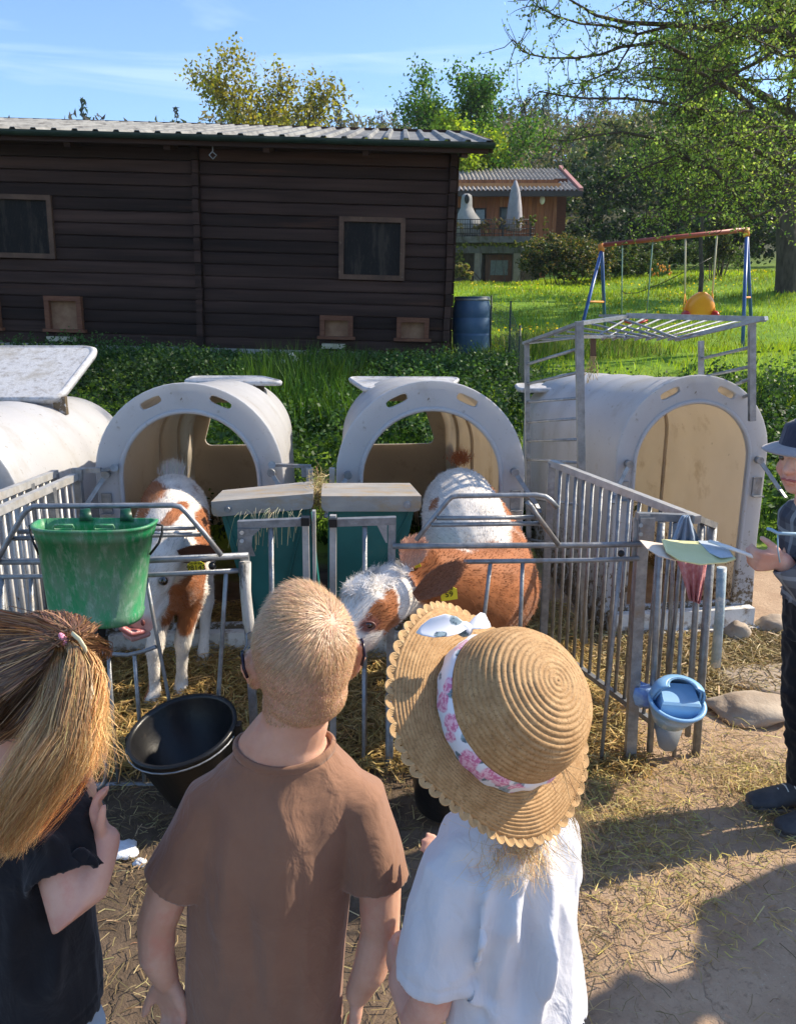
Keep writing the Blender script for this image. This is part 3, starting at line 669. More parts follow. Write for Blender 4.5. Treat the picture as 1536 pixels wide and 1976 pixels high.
# right gable wall and back, beams
g = MB(); g.box((-.02, 1.85, NR*PH/2), (.05, 3.5, NR*PH)); g.box((-4.5, 3.6, NR*PH/2), (9, .05, NR*PH)); g.box((-9, 1.85, NR*PH/2), (.05, 3.5, NR*PH)); g.box((-4.5, .5, .02), (8.9, .8, .03))
sb(g, 'wall', M['dark_wood']); 
for row in range(NR): sb(MB().box((.012, 1.8, row*PH+PH/2), (.02, 3.5, PH-.008)), 'plank', M['dark_wood'])
mbw = MB().box((-4.5, .035, PH*NR/2), (8.9, .006, PH*NR)); 
sb(MB().box((-4.5, .02, NR*PH+.045), (9.0, .05, .11)), 'wall_plate', M['dark_wood']); sb(mbw, 'lining', M['dark_wood']); sb(MB().box((-4.5, .012, -.05), (9.0, .06, .10)), 'footing', M['concrete'])
glass = mat('dusty_dark_glass', (.004,.004,.005), (.009,.008,.008), 5, .45, 0, .1, 60, dirt=[((.05,.04,.03), 2.2, .52, .62), ((.10,.085,.065), 40, .58, .78)], stretch=(3,1,.6), spec=.2)
wf = mat('window_frame_brown', (.07,.036,.022), (.13,.07,.042), 6, .7, 0, .3, 30, dirt=((.24,.18,.12), 20, .6, .75))
for (x0, x1, r0, r1) in openings[:2]:
    z0 = math.ceil(r0-.5)*PH; z1 = (math.floor(r1-.5)+1)*PH; w = .055
    f = MB()
    for s in (((x0+x1)/2, z0+w/2, x1-x0, w), ((x0+x1)/2, z1-w/2, x1-x0, w)): f.box((s[0], -.02, s[1]), (s[2], .07, s[3]))
    for xx in (x0+w/2, x1-w/2): f.box((xx, -.022, (z0+z1)/2), (w, .066, z1-z0-2*w))
    fo = sb(f, 'window', wf)
    gl = MB().box(((x0+x1)/2, .012, (z0+z1)/2), (x1-x0-2*w, .006, z1-z0-2*w)).build('pane', glass, fo, origin=(0,0,0))
    gr = MB(); n = int((x1-x0)/.018)
    for i in range(n):
        xx = x0+w+(x1-x0-2*w)*(i+.5)/n; gr.box((xx, .004, (z0+z1)/2), (.0022, .003, z1-z0-2*w))
    gr.build('wire_grille', mat('rusty_grille', (.02,.014,.011), rough=.9), fo, origin=(0,0,0))['kind'] = 'stuff'
for i, (x0, x1, r0, r1) in enumerate(openings[2:]):
    z0 = math.ceil(r0-.5)*PH; z1 = (math.floor(r1-.5)+1)*PH; w = .055
    f = MB()
    f.box(((x0+x1)/2, -.045, z1-w/2), (x1-x0, .09, w)); f.box(((x0+x1)/2, -.05, z0+.02), (x1-x0+.06, .11, .035))
    for xx in (x0+w/2, x1-w/2): f.box((xx, -.043, (z0+z1)/2), (w, .086, z1-z0-2*w+.03))
    fo = sb(f, 'hatch', M['wood_red'])
    MB().box(((x0+x1)/2, -.01, (z0+z1)/2), (x1-x0-2*w, .01, z1-z0-w)).build('hatch_flap', mat('pale_plywood', (.22,.11,.06), (.32,.18,.10), 9, .8, 0, .4, 30), fo, origin=(0,0,0))
    if i in (0, 1): sb(MB().box(((x0+x1)/2-.03, -.09, z0-.075), (x1-x0-.12, .14, .055)), 'step_block', mat('pale_step', (.42,.36,.24), (.5,.44,.32), 9, .8))
# roof: trapezoid sheets climbing away from the eave
def rz(y): return NR*PH+.05+(y+.42)*.215
RH = NR*PH
def sheet(x0, n, pitch=.222):
    prof = []
    for i in range(n):
        a = x0+i*pitch; prof += [(a, 0), (a+.135, 0), (a+.155, .036), (a+.202, .036)]
    prof.append((x0+n*pitch, 0)); rows = []
    for y in (-.44, 3.75): rows.append([Vector((x, y, rz(y)+h)) for x, h in prof])
    mb = MB(); k = len(prof); bot = [[p-Vector((0,0,.006)) for p in r_] for r_ in rows]
    mb.add(rows[0]+rows[1]+bot[0]+bot[1], [(i, i+1, k+i+1, k+i) for i in range(k-1)]+[(2*k+i, 3*k+i, 3*k+i+1, 2*k+i+1) for i in range(k-1)]+[(i, 2*k+i, 2*k+i+1, i+1) for i in range(k-1)]+[(k+i, k+i+1, 3*k+i+1, 3*k+i) for i in range(k-1)])
    return mb
for i in range(11): sb(sheet(.34-(i+1)*4*.222*1.0, 4), 'roof_sheet', M['roof_metal'])
rb_ = MB().box((-4.4, 3.78, rz(3.75)+.01), (9.7, .10, .05)); sb(rb_, 'ridge_board', M['dark_wood'])
gt = MB(); gp = []
for k in range(9):
    a = math.pi+math.pi*k/8; gp.append((math.cos(a)*.055, math.sin(a)*.055))
prof = gp+[(c*.9, s*.9) for c, s in reversed(gp)]
gt.add([(x, -.47+a, RH+.015+b+.03) for x in (-9.3, .36) for a, b in prof], [(i, i+18, (i+1)%18+18, (i+1)%18) for i in range(18)]+[tuple(range(18)), tuple(reversed(range(18, 36)))])
sb(gt, 'gutter', M['gutter'])
sb(MB().box((-4.45, -.40, RH+.0), (9.5, .03, .10)), 'fascia', M['dark_wood'])
sb(MB().beam((.335, -.42, RH+.02), (.335, 3.7, rz(3.7)-.03), .025, .13), 'verge_board', M['dark_wood'])
for i in range(9): sb(MB().beam((.05-i*1.08, -.36, RH-.04), (.05-i*1.08, .2, RH+.06), .07, .10), 'rafter', M['dark_wood'])
sb(MB().tube([(XM+.27, -.34, RH-.02), (XM+.27, -.34, RH-.09), (XM+.23, -.34, RH-.13), (XM+.27, -.34, RH-.17), (XM+.31, -.34, RH-.13), (XM+.27, -.34, RH-.10)], .007, 6), 'iron_hook', M['galv'])

# ---------------------------------------------------------------- blue barrel and wire fence
bp_ = P(909, 664, 10.3); bp_.z = gz(bp_.x, 10.3)-.02
H = P(909, 571, 10.3).z-bp_.z; rb2 = 72/FPX*10.3/2
blue = mat('blue_barrel_plastic', (.035,.085,.17), (.06,.12,.21), 5, .5, 0, .1, 30, dirt=((.14,.16,.17), 8, .6, .8))
bar = empty('blue_barrel', bp_, 'blue plastic barrel standing in grass at the right corner of the shed', 'barrel')
prof = [(0, 0), (.86, 0), (.9, .03), (.95, .15), (1.0, .33), (1.0, .36), (.985, .37), (.985, .39), (1.0, .40), (1.0, .62), (.985, .63), (.985, .65), (1.0, .66), (.98, .80), (.88, .93), (.88, .955)]
MB().lathe([(a*rb2, b*H) for a, b in prof]+[(.80*rb2, .955*H), (0, .955*H)], 36).build('body', blue, bar, origin=(0,0,0))
MB().lathe([(0, .985*H), (.84*rb2, .99*H), (.92*rb2, .985*H), (.93*rb2, .93*H), (.90*rb2, .93*H)], 36).build('lid', mat('barrel_lid', (.02,.05,.09), rough=.5), bar, origin=(0,0,0))
MB().lathe([(.925*rb2, .925*H), (.95*rb2, .94*H), (.925*rb2, .955*H)], 36).build('clamp_ring', M['galv'], bar, origin=(0,0,0))
wfz = empty('wire_fence', P(960, 660, 10.0), 'green wire mesh fence sagging on thin posts right of the barrel', 'fence')
gw = mat('green_wire', (.03,.045,.03), rough=.5); A = [P(948, 583, 10.2), P(985, 595, 9.0), P(1003, 645, 7.6), P(1014, 680, 6.6)]
Bt = [Vector((p.x, p.y, gz(p.x, p.y)-.02)) for p in A]; mw = MB()
for i in range(3):
    for k in range(14): t = k/14; a = A[i].lerp(A[i+1], t); b = Bt[i].lerp(Bt[i+1], t); mw.tube([a, b], .0022, 3, False)
    for k in range(11): t = k/10; mw.tube([A[i].lerp(Bt[i], t), A[i+1].lerp(Bt[i+1], t)], .0022, 3, False)
mw.build('mesh', gw, wfz)['kind'] = 'stuff'
for a, b in zip(A, Bt): MB().tube([b-Vector((0,0,.1)), a+Vector((0,0,.08))], .010, 6).build('post', gw, wfz)

# ---------------------------------------------------------------- cabin on the slope
HY = 32.0
hb = P(980, 548, HY); cab = empty('timber_cabin', hb, 'red brown timber cabin with corrugated roof and concrete terrace up the slope', 'cabin')
def hx(px, Y=HY): return (px-768)/FPX*Y*1.0
def hzp(py, Y=HY): return P(768, py, Y).z
def hbx(mb, x0, x1, y0, y1, z0, z1): mb.box(((x0+x1)/2, (y0+y1)/2, (z0+z1)/2), (abs(x1-x0), abs(y1-y0), abs(z1-z0))); return mb
redw = mat('red_vertical_boards', (.22,.075,.03), (.34,.13,.055), 5, .75, 0, .4, 20, stretch=(4,1,.3), objvar=.18, dirt=((.42,.27,.15), 1.2, .56, .75))
X0, X1, ZT, ZE = hx(800), hx(1056), hzp(456, 30), hzp(366, HY)
nb = 34
winx = [(hx(872, HY), hx(886, HY), 404, 430), (hx(909), hx(925), 405, 432), (hx(955), hx(978), 403, 440)]
for i in range(nb):
    a = lerp(X0, X1, i/nb); b = lerp(X0, X1, (i+1)/nb); pr = .012 if i % 2 else 0
    hbx(MB(), a+.004, b-.004, HY-pr, HY+.06, ZT-.1, ZE+.35).build('board', redw, cab)
hbx(MB(), X0, X1+.55, HY+5.0, HY+5.1, ZT-1.5, ZE+1.0).build('back_wall', redw, cab)
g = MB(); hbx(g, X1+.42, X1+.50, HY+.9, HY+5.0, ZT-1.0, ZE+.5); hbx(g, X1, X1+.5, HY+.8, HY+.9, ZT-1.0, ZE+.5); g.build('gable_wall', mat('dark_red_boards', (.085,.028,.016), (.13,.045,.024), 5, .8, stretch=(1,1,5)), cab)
hbx(MB(), X0, X1+.1, HY-.06, HY+.02, ZE+.02, ZE+.22).build('beam', mat('orange_beam', (.42,.19,.075), (.5,.25,.1), 4, .7), cab)
cgl = mat('cabin_glass', (.05,.07,.08), (.10,.13,.14), 3, .1, spec=.8)
for a, b, p0, p1 in winx:
    f = hbx(MB(), a-.06, b+.06, HY-.05, HY-.02, hzp(p1)-.05, hzp(p0)+.06).build('window', mat('dark_frame', (.02,.015,.013)), cab)
    hbx(MB(), a, b, HY-.065, HY-.052, hzp(p1), hzp(p0)).build('pane', cgl, f)
# corrugated roof
RY0, RY1 = HY-.7, HY+3.6; rz0, rz1 = hzp(368, RY0), hzp(325, RY1); RX0, RX1 = hx(800, RY0), hx(1096, RY0)
corr = mat('fibre_cement_roof', (.30,.26,.22), (.42,.38,.33), 5, .9, 0, .4, 20, dirt=((.16,.13,.10), 6, .55, .7))
n = 240; nrow = 4; rows_ = []
for j in range(nrow):
    a0, a1 = j/nrow, (j+1)/nrow
    for u in (a0, a1): rows_.append([Vector((lerp(RX0, RX1, i/n), lerp(RY0, RY1, u), lerp(rz0, rz1, u)+.035*math.sin(i/n*2*math.pi*37)+(.03 if u == a1 and j < 0 else (.025 if u == a0 else 0)))) for i in range(n+1)])
mr = MB()
for r0_ in rows_: mr.v += [tuple(p) for p in r0_]
for j in range(len(rows_)-1):
    for i in range(n): mr.f.append((j*(n+1)+i, j*(n+1)+i+1, (j+1)*(n+1)+i+1, (j+1)*(n+1)+i)); mr.sm.append(False)
mr.build('roof', corr, cab)
MB().beam((RX1+.05, RY0, rz0+.02), (RX1+.05, RY1, rz1+.04), .14, .16).build('verge_trim', mat('pink_trim', (.42,.20,.18), rough=.7), cab)
hbx(MB(), RX0, RX1+.1, RY0-.08, RY0+.02, rz0-.20, rz0-.02).build('gutter', mat('cabin_gutter', (.05,.04,.035)), cab)
mb = MB(); mb.beam((RX0, RY0+.1, rz0-.1), (RX1, RY0+.1, rz0-.1), .1, .05); mb.add([(RX0, RY0, rz0-.12), (RX1, RY0, rz0-.12), (RX1, RY1, rz1-.12), (RX0, RY1, rz1-.12)], [(0,1,2,3)]); mb.build('soffit', redw, cab)
# terrace
TY0 = 30.0
M['concrete2'] = mat('mossy_concrete', (.13,.12,.11), (.20,.185,.165), 4, .9, 0, .5, 30, dirt=((.07,.08,.03), 3, .5, .65))
hbx(MB(), hx(866, TY0), hx(1018, TY0), TY0, HY, hzp(468, TY0), hzp(456, TY0)).build('terrace_slab', M['concrete2'], cab)
hbx(MB(), hx(872, TY0), hx(1035, TY0), TY0+.15, TY0+.5, hzp(488, TY0), hzp(474, TY0)).build('lintel', M['concrete2'], cab)
for px in (917, 989): hbx(MB(), hx(px-7, TY0), hx(px+6, TY0), TY0+.16, TY0+.45, hzp(560, TY0), hzp(487, TY0)).build('pillar', mat('rough_concrete_pillar', (.22,.18,.14), (.30,.25,.20), 5, .9, 0, .4, 20), cab)
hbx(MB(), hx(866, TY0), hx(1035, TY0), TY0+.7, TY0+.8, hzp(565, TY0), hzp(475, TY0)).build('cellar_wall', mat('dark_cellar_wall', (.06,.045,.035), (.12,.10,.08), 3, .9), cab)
dr = hbx(MB(), hx(932, TY0), hx(981, TY0), TY0+.52, TY0+.6, hzp(560, TY0), hzp(490, TY0)).build('door', mat('brown_door', (.14,.055,.028), (.20,.08,.04), 5, .6), cab)
hbx(MB(), hx(941, TY0), hx(974, TY0), TY0+.50, TY0+.515, hzp(530, TY0), hzp(501, TY0)).build('pane', mat('ribbed_pane', (.14,.16,.15), (.22,.24,.22), 12, .3), dr)
for px in (900, 960, 1010): hbx(MB(), hx(px-1, TY0), hx(px+1, TY0), TY0+.05, TY0+.1, hzp(456, TY0), hzp(422, TY0)).build('railing_post', mat('iron_railing', (.04,.04,.04)), cab)
mb = MB()
for py in (423, 432, 441, 450): mb.tube([(hx(868, TY0), TY0+.07, hzp(py, TY0)), (hx(1018, TY0), TY0+.07, hzp(py, TY0))], .014, 4)
for i in range(34): mb.tube([(hx(868+i*4.5, TY0), TY0+.07, hzp(456, TY0)), (hx(868+i*4.5, TY0), TY0+.07, hzp(422, TY0))], .010, 3)
mb.build('railing', mat('iron_rail', (.05,.05,.05)), cab)['kind'] = 'stuff'
lm = P(1046, 386, HY-.2); lr = MB().ell(lm, (.10, .10, .16), n=10, m=6); lr.box(lm+Vector((0,.05,.18)), (.2, .2, .03)); lr.build('wall_lamp', M['white_paint'], cab)
# garden fireplace on the terrace
q = P(903, 455, 30.8); fp = empty('garden_fireplace', q, 'pale concrete garden fireplace with rounded chimney on the cabin terrace', 'fireplace'); mb = MB()
def sq(cx, cy, z, wx, wy): return [Vector((cx-wx, cy-wy, z)), Vector((cx+wx, cy-wy, z)), Vector((cx+wx, cy+wy, z)), Vector((cx-wx, cy+wy, z))]
zz = [hzp(p, 30.8) for p in (456, 425, 412, 400, 385, 378, 374)]; ww = [.42, .40, .30, .20, .19, .17, .08]
mb.loft([sq(q.x-.04+(.05 if i < 2 else -.04), q.y, z, w, .3*w/.4) for i, (z, w) in enumerate(zip(zz, ww))]); mb.build('body', mat('pale_concrete', (.26,.255,.24), (.36,.35,.33), 4, .9), fp)
MB().ell((q.x-.08, q.y-.16, hzp(385, 30.8)), (.09, .03, .16), n=12, m=8).build('flue_opening', M['black'], fp)
q = P(991, 455, 30.6); um = empty('closed_parasol', q, 'closed light grey parasol standing on the cabin terrace', 'parasol')
mb = MB(); prof = [(.22, hzp(445, 30.6)-q.z), (.25, hzp(430, 30.6)-q.z), (.21, hzp(400, 30.6)-q.z), (.15, hzp(372, 30.6)-q.z), (.11, hzp(362, 30.6)-q.z), (.03, hzp(348, 30.6)-q.z)]
vs = []
for rr_, z in prof: vs.append([Vector((q.x+math.cos(a)*rr_*(1+.22*(k % 2)), q.y+math.sin(a)*rr_*(1+.22*(k % 2)), q.z+z)) for k, a in enumerate([2*math.pi*k/20 for k in range(20)])])
mb.loft(vs); mb.build('cover', mat('parasol_fabric', (.26,.25,.27), (.33,.31,.33), 5, .8), um); MB().tube([q, (q.x, q.y, hzp(350, 30.6))], .03, 6).build('pole', M['galv'], um)
# dry climbers over railing and lintel
leaf_mass('climbing_plant', 'dry pale climber tangled over the terrace railing', 'climber', [bl(880, 440, 29.9, .3, .1, .3), bl(950, 438, 29.9, .6, .1, .33), bl(1000, 436, 29.9, .35, .1, .32), bl(930, 445, 29.9, .4, .1, .25)], 5000, .06, (.20,.16,.09), (.28,.26,.12), .3, 71)
leaf_mass('climbing_plant', 'green and yellow trailing plant hanging from the terrace edge', 'climber', [bl(900, 476, 29.8, .4, .1, .12), bl(960, 474, 29.8, .7, .1, .10), bl(1010, 474, 29.8, .5, .15, .18), bl(1015, 500, 29.6, .22, .1, .6), bl(885, 510, 29.7, .25, .1, .5), bl(1035, 485, 29.5, .4, .2, .5), bl(1028, 430, 29.8, .15, .1, .3), bl(1052, 440, 29.8, .10, .1, .4)], 9000, .075, (.16,.22,.04), (.36,.28,.08), .3, 72)
leaf_mass('reed_clump', 'pale dry reeds growing in front of the cellar pillar', 'plant', [bl(890, 530, 28, .35, .2, .35)], 900, .14, (.34,.27,.12), (.18,.24,.05), .4, 73)

# ---------------------------------------------------------------- swing set
SWY = 13.0
sw = empty('swing_set', (P(1300, 672, SWY).x, SWY, gz(4.5, SWY)), 'garden swing set with red top bar and blue legs on the lawn', 'swing set')
mblue = mat('blue_paint_tube', (.025,.085,.30), (.04,.12,.36), 6, .35, coat=.2); mred = mat('faded_red_tube', (.34,.07,.05), (.42,.11,.08), 6, .45); mor = mat('orange_joint', (.75,.26,.05), rough=.5)
TL, TR = P(1161, 473, SWY+.15), P(1441, 443, SWY-.35)
MB().tube([TL, TR], .036, 10).build('top_bar', mred, sw)
def foot(px, py, Y): q = P(px, py, Y); return Vector((q.x, q.y, gz(q.x, q.y)-.05))
for t, feet in ((TL, [(1112, 660, 12.3), (1168, 660, 14.0)]), (TR, [(1434, 660, 12.0), (1452, 660, 13.5)])):
    MB().tube([t+Vector((-.02,0,.02)), t-Vector((0,0,.10))], .048, 10).build('joint', mor, sw)
    for f in feet:
        ft = foot(*f); MB().tube([t-Vector((0,0,.06)), ft], .028, 8).build('leg', mblue, sw)
    a, b = foot(*feet[0]), foot(*feet[1]); MB().tube([a.lerp(t, .45), b.lerp(t, .45)], .016, 6).build('brace', mor, sw)
def ropes(pairs, r, m, nm='rope'):
    for a, b in pairs: MB().tube([a, b], r, 5).build(nm, m, sw)
rgr = mat('green_rope', (.18,.30,.26), rough=.8); rwh = mat('pale_rope', (.62,.56,.42), rough=.8); ror = mat('orange_rope', (.75,.36,.04), rough=.7)
def on_bar(t): return TL.lerp(TR, t)
ropes([(on_bar(.145), P(1199, 618, SWY)), (on_bar(.36), P(1246, 620, SWY))], .010, rgr)
ropes([(on_bar(.585), P(1321, 568, SWY-.2)), (on_bar(.80), P(1374, 568, SWY-.2))], .013, rwh)
ropes([(P(1321, 566, SWY-.2), P(1317, 602, SWY-.3)), (P(1321, 566, SWY-.2), P(1326, 600, SWY-.1)), (P(1374, 566, SWY-.2), P(1368, 600, SWY-.1)), (P(1374, 566, SWY-.2), P(1378, 602, SWY-.3))], .010, ror)
MB().tube([P(1199, 560, SWY), P(1205, 566, SWY), P(1230, 565, SWY), P(1280, 545, SWY), P(1330, 520, SWY), P(1372, 497, SWY)], .006, 4).build('cord', M['black'], sw)
seat = P(1347, 600, SWY-.2); mb = MB(); rings = []
for i in range(7):
    u = i/6; ww = .25*math.sqrt(max(.05, 1-(u*1.0)**2.6)); z = seat.z-.10+u*.38
    rings.append([Vector((seat.x+math.cos(a)*ww, seat.y-.02+.10*math.sin(a)*(1 if math.sin(a) < 0 else .3)-.05*u, z)) for a in [2*math.pi*k/18 for k in range(18)]])
mb.loft(rings); mb.build('baby_seat', mat('orange_seat_plastic', (.90,.30,.015), (.95,.36,.02), 4, .35, coat=.3), sw)
redp = mat('red_seat_plastic', (.55,.035,.03), rough=.35)
for dx in (-.22, .22): MB().ell(seat+Vector((dx, -.08, -.06)), (.06, .14, .07), n=12, m=8).build('side_guard', redp, sw)
q = P(1222, 622, SWY); mb = MB(); mb.loft([[Vector((q.x+dx, q.y+dy, q.z+.02-.05*(1-(dx/.2)**2)+h)) for dx, dy, h in ((-.2,-.08,0), (-.1,-.09,0), (0,-.09,0), (.1,-.09,0), (.2,-.08,0), (.2,.08,0), (.1,.09,0), (0,.09,0), (-.1,.09,0), (-.2,.08,0))], [Vector((q.x+dx, q.y+dy, q.z+.045-.05*(1-(dx/.2)**2))) for dx, dy in ((-.2,-.08), (-.1,-.09), (0,-.09), (.1,-.09), (.2,-.08), (.2,.08), (.1,.09), (0,.09), (-.1,.09), (-.2,.08))]]); mb.build('seat', redp, sw)
# ---------------------------------------------------------------- calf hutches
def arch(w, h, n=24, flat=0.0, bulge=0.0, foot=0.0):
    """closed outline: straight sides and round top, base at z=0"""
    r = w/2; pts = [(r+foot, 0), (r+bulge*.5, (h-r)*.5)]
    for k in range(n+1):
        a = math.pi*k/n; pts.append(((r+bulge*math.sin(a)*0)*math.cos(a), (h-r)+r*math.sin(a)))
    pts += [(-r-bulge*.5, (h-r)*.5), (-r-foot, 0)]
    return pts
def oval(cx, cz, a, b, rot, n=14):
    out = []
    for k in range(n):
        t = 2*math.pi*k/n; x = a*np.sign(math.cos(t))*abs(math.cos(t))**.6; z = b*np.sign(math.sin(t))*abs(math.sin(t))**.6
        out.append((cx+x*math.cos(rot)-z*math.sin(rot), cz+x*math.sin(rot)+z*math.cos(rot)))
    return out[::-1]
def make_hutch(loc, rz, W=.78, H=1.20, D=1.65, label='', window=True, OW=None, latch=True):
    root = empty('calf_hutch', loc, label, 'calf hutch', 'calf hutches in a row', rz=rz)
    ow = OW or W-.20; oh = H-.115
    def B(mb, name, m, p=root): return mb.build(name, m, p, origin=(0,0,0))
    out = arch(W, H, 28, foot=.02); hole = [(x, z+.0) for x, z in arch(ow, oh, 28)]; hole = [(x, max(z, .13)) for x, z in hole][::-1]
    rr = (W+ow)/4; cz = H-W/2
    ov = [oval(rr*math.cos(a)*1.0, (H-W/2+oh-ow/2)/2+rr*math.sin(a)+.012, .052, .021, a-math.pi/2) for a in (R(65), R(115))]
    V, F = plate(out, [hole]+ov, .016, .005); B(MB().add(V, F, False), 'front_frame', M['plastic_white'])
    # raised lip round the opening
    lp_ = [Vector((x, -.004, z)) for x, z in arch(ow+.004, oh+.002, 28) if z >= .13]; lp_ = [Vector((ow/2, -.004, .13))]+lp_+[Vector((-ow/2, -.004, .13))]
    B(MB().tube(lp_, .011, 6), 'opening_lip', M['plastic_white'])
    em = [Vector((x, -.0035, H-.060+z)) for x, z in arch(.0,.0)] if False else [Vector((x, -.0025, H-.058+z)) for x, z in ((-.055,-.022), (.055,-.022), (.062,.0), (.05,.026), (-.05,.026), (-.062,.0), (-.055,-.022))]
    B(MB().tube(em, .0028, 5, False), 'embossed_field', M['plastic_white'])
    # outer flange running back a little then the ribbed tunnel
    def shell(off, inner):
        rows = []; ny = 34
        for j in range(ny+1):
            y = .012+(D-.012)*j/ny; t = y/D
            w = W-.03-.10*t-2*off; h = H-.015-.11*t-off
            if t > .93: k = (t-.93)/.07; w -= .10*k*k; h -= .07*k*k
            rib = (.007*math.sin(t*40) if .35 < t < .9 else 0); bl_ = .022*math.sin(min(1, t/.25)*math.pi)
            pts = arch(w+2*rib+2*bl_*.6, h+rib+bl_*.3, 28, bulge=.02, foot=.01+.04*(1-t) if not inner else 0)
            rows.append([Vector((x, y, z)) for x, z in pts])
        mb = MB(); mb.loft(rows, caps=False, closed=False)
        if inner: mb.f = [tuple(reversed(f)) for f in mb.f]
        return mb
    B(shell(0, False), 'shell', M['plastic_white']); B(shell(.014, True), 'inner_shell', M['plastic_beige'])
    wr = W-.03-.10-.10; hr = H-.015-.11-.07
    for yy in ((D*.5, D*.72, D*.9) if not window else (D*.55, D*.8)):
        t = yy/D; w_r, h_r = W-.03-.10*t-.034, H-.015-.11*t-.017; B(MB().tube([Vector((x, yy, z)) for x, z in arch(w_r, h_r, 28)], .011, 6), 'moulded_rib', M['plastic_beige'])
    outl = arch(wr+.05, hr+.02, 24); holes = []
    if window:
        zb, zt, a, b = hr*.66, hr*.93, wr*.40, wr*.22; c = []
        for (cx, cz_, r_, a0, a1) in ((a-.04, zb+.04, .04, -90, 0), (b, zt-.04, .04, 20, 90), (-b, zt-.04, .04, 90, 160), (-a+.04, zb+.04, .04, 180, 270)):
            for k in range(5): t = R(lerp(a0, a1, k/4)); c.append((cx+r_*math.cos(t), cz_+r_*math.sin(t)))
        holes = [c[::-1]]
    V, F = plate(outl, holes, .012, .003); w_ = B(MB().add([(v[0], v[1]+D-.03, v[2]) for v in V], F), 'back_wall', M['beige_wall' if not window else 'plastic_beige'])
    V, F = plate(outl, holes, .006, .002); B(MB().add([(v[0], v[1]+D-.014, v[2]) for v in V], F), 'back_cover', M['plastic_white'])
    # front threshold and ground flange
    B(MB().box((0, -.035, .055), (W+.0, .05, .11)).box((0, -.065, .012), (W+.06, .06, .024)), 'threshold', M['curb'])
    for s in (-1, 1):
        B(MB().loft([[Vector((s*(W/2-.01), .02, 0)), Vector((s*(W/2+.05), .02, 0)), Vector((s*(W/2-.0), .02, .30))], [Vector((s*(W/2-.01), .10, 0)), Vector((s*(W/2+.02), .10, 0)), Vector((s*(W/2-.0), .10, .20))]]), 'corner_foot', M['plastic_white'])
        fn = MB()
        sx_ = s*(W/2-.035)
        B(MB().box((sx_, -.013, .70), (.042, .010, .085)).box((sx_, -.028, .655), (.05, .03, .005)).tube([(sx_, -.02, .72), (sx_, -.009, .72)], .008, 8), 'bracket', M['galv'])
        if latch:
            a = Vector((s*(W/2-.045), -.03, .825)); b = a+Vector((s*.085, -.05, -.13))
            B(MB().beam(a, b, .018, .006, (0,1,0)).tube([a+Vector((0,-.008,0)), a+Vector((0,.02,0))], .017, 12).beam(b, b+Vector((s*.012,-.03,-.03)), .016, .008), 'latch', M['galv'])
    return root
H1 = make_hutch((-.885, 3.36, 0), R(3.5), label='white plastic calf hutch holding the calf behind the green bucket')
H2 = make_hutch((.142, 3.36, 0), R(5.0), W=.80, H=1.21, label='white plastic calf hutch in the middle behind the brown faced calf')
H3 = make_hutch((1.345, 3.62, 0), R(8), W=.72, H=1.21, D=1.75, label='white calf hutch with no rear window under the metal rack', window=False, OW=.555)
H0 = make_hutch((-1.84, 2.98, 0), R(1), W=.80, H=1.14, label='white calf hutch cut off at the left edge with its lid tipped up')
# rear vent lids
def lid(name, pts, th, m, label, posts=()):
    c = sum((Vector(p) for p in pts), Vector())/len(pts); root = empty(name, c, label, 'hutch lid', 'vent lids above the hutches')
    # rounded outline from corner points
    n = len(pts); ring = []
    for i in range(n):
        a, b, d = Vector(pts[i-1]), Vector(pts[i]), Vector(pts[(i+1) % n]); r_ = .085
        p = b+(a-b).normalized()*r_; q = b+(d-b).normalized()*r_
        for k in range(6): t = k/5; ring.append(p.lerp(b, t).lerp(b.lerp(q, t), t))
    nrm = (Vector(pts[1])-Vector(pts[0])).cross(Vector(pts[2])-Vector(pts[1])).normalized()
    if nrm.z < 0: nrm = -nrm
    def sc_(k): return [c+(p-c)*k for p in ring]
    mb = MB(); mb.loft([[p-nrm*th for p in sc_(.985)], [p-nrm*th*.3 for p in ring], ring, [p+nrm*.008 for p in sc_(.97)], [p+nrm*.008 for p in sc_(.955)], [p+nrm*.002 for p in sc_(.94)]])
    mb.build('panel', m, root)
    for a, b in posts: MB().beam(a, b, .06, .03, (0,1,0)).build('hinge_arm', M['plastic_white'], root)
    return root
lid('hutch_lid', [P(352, 736, 4.55), P(552, 738, 4.55), P(508, 727, 4.95), P(372, 727, 4.95)], .02, M['lid_dirty'], 'rounded white lid above the hutch of the calf behind the green bucket', [(P(500, 741, 4.6), P(498, 775, 4.65))])
for o in [bpy.data.objects['hutch_lid']]: pass
lid('hutch_lid', [P(704, 752, 4.5), P(862, 752, 4.5), P(890, 729, 5.0), P(668, 728, 5.0)], .02, M['lid_dirty'], 'white lid with a cut corner above the middle hutch', [(P(722, 752, 4.6), P(722, 785, 4.6))])
lid('hutch_lid', [P(1000, 752, 5.0), P(1150, 750, 4.9), P(1180, 740, 5.3), P(990, 741, 5.3)], .02, M['lid_dirty'], 'thin white lid behind the hutch under the metal rack', [(P(1062, 752, 5.1), P(1066, 790, 5.1))])
lid('hutch_lid', [P(-260, 772, 3.95), P(118, 770, 3.95), P(196, 668, 4.45), P(-200, 668, 4.45)], .03, M['lid_dirty'], 'big grimy white lid tipped up over the leftmost hutch', [(P(116, 765, 4.0), P(120, 800, 4.0))])

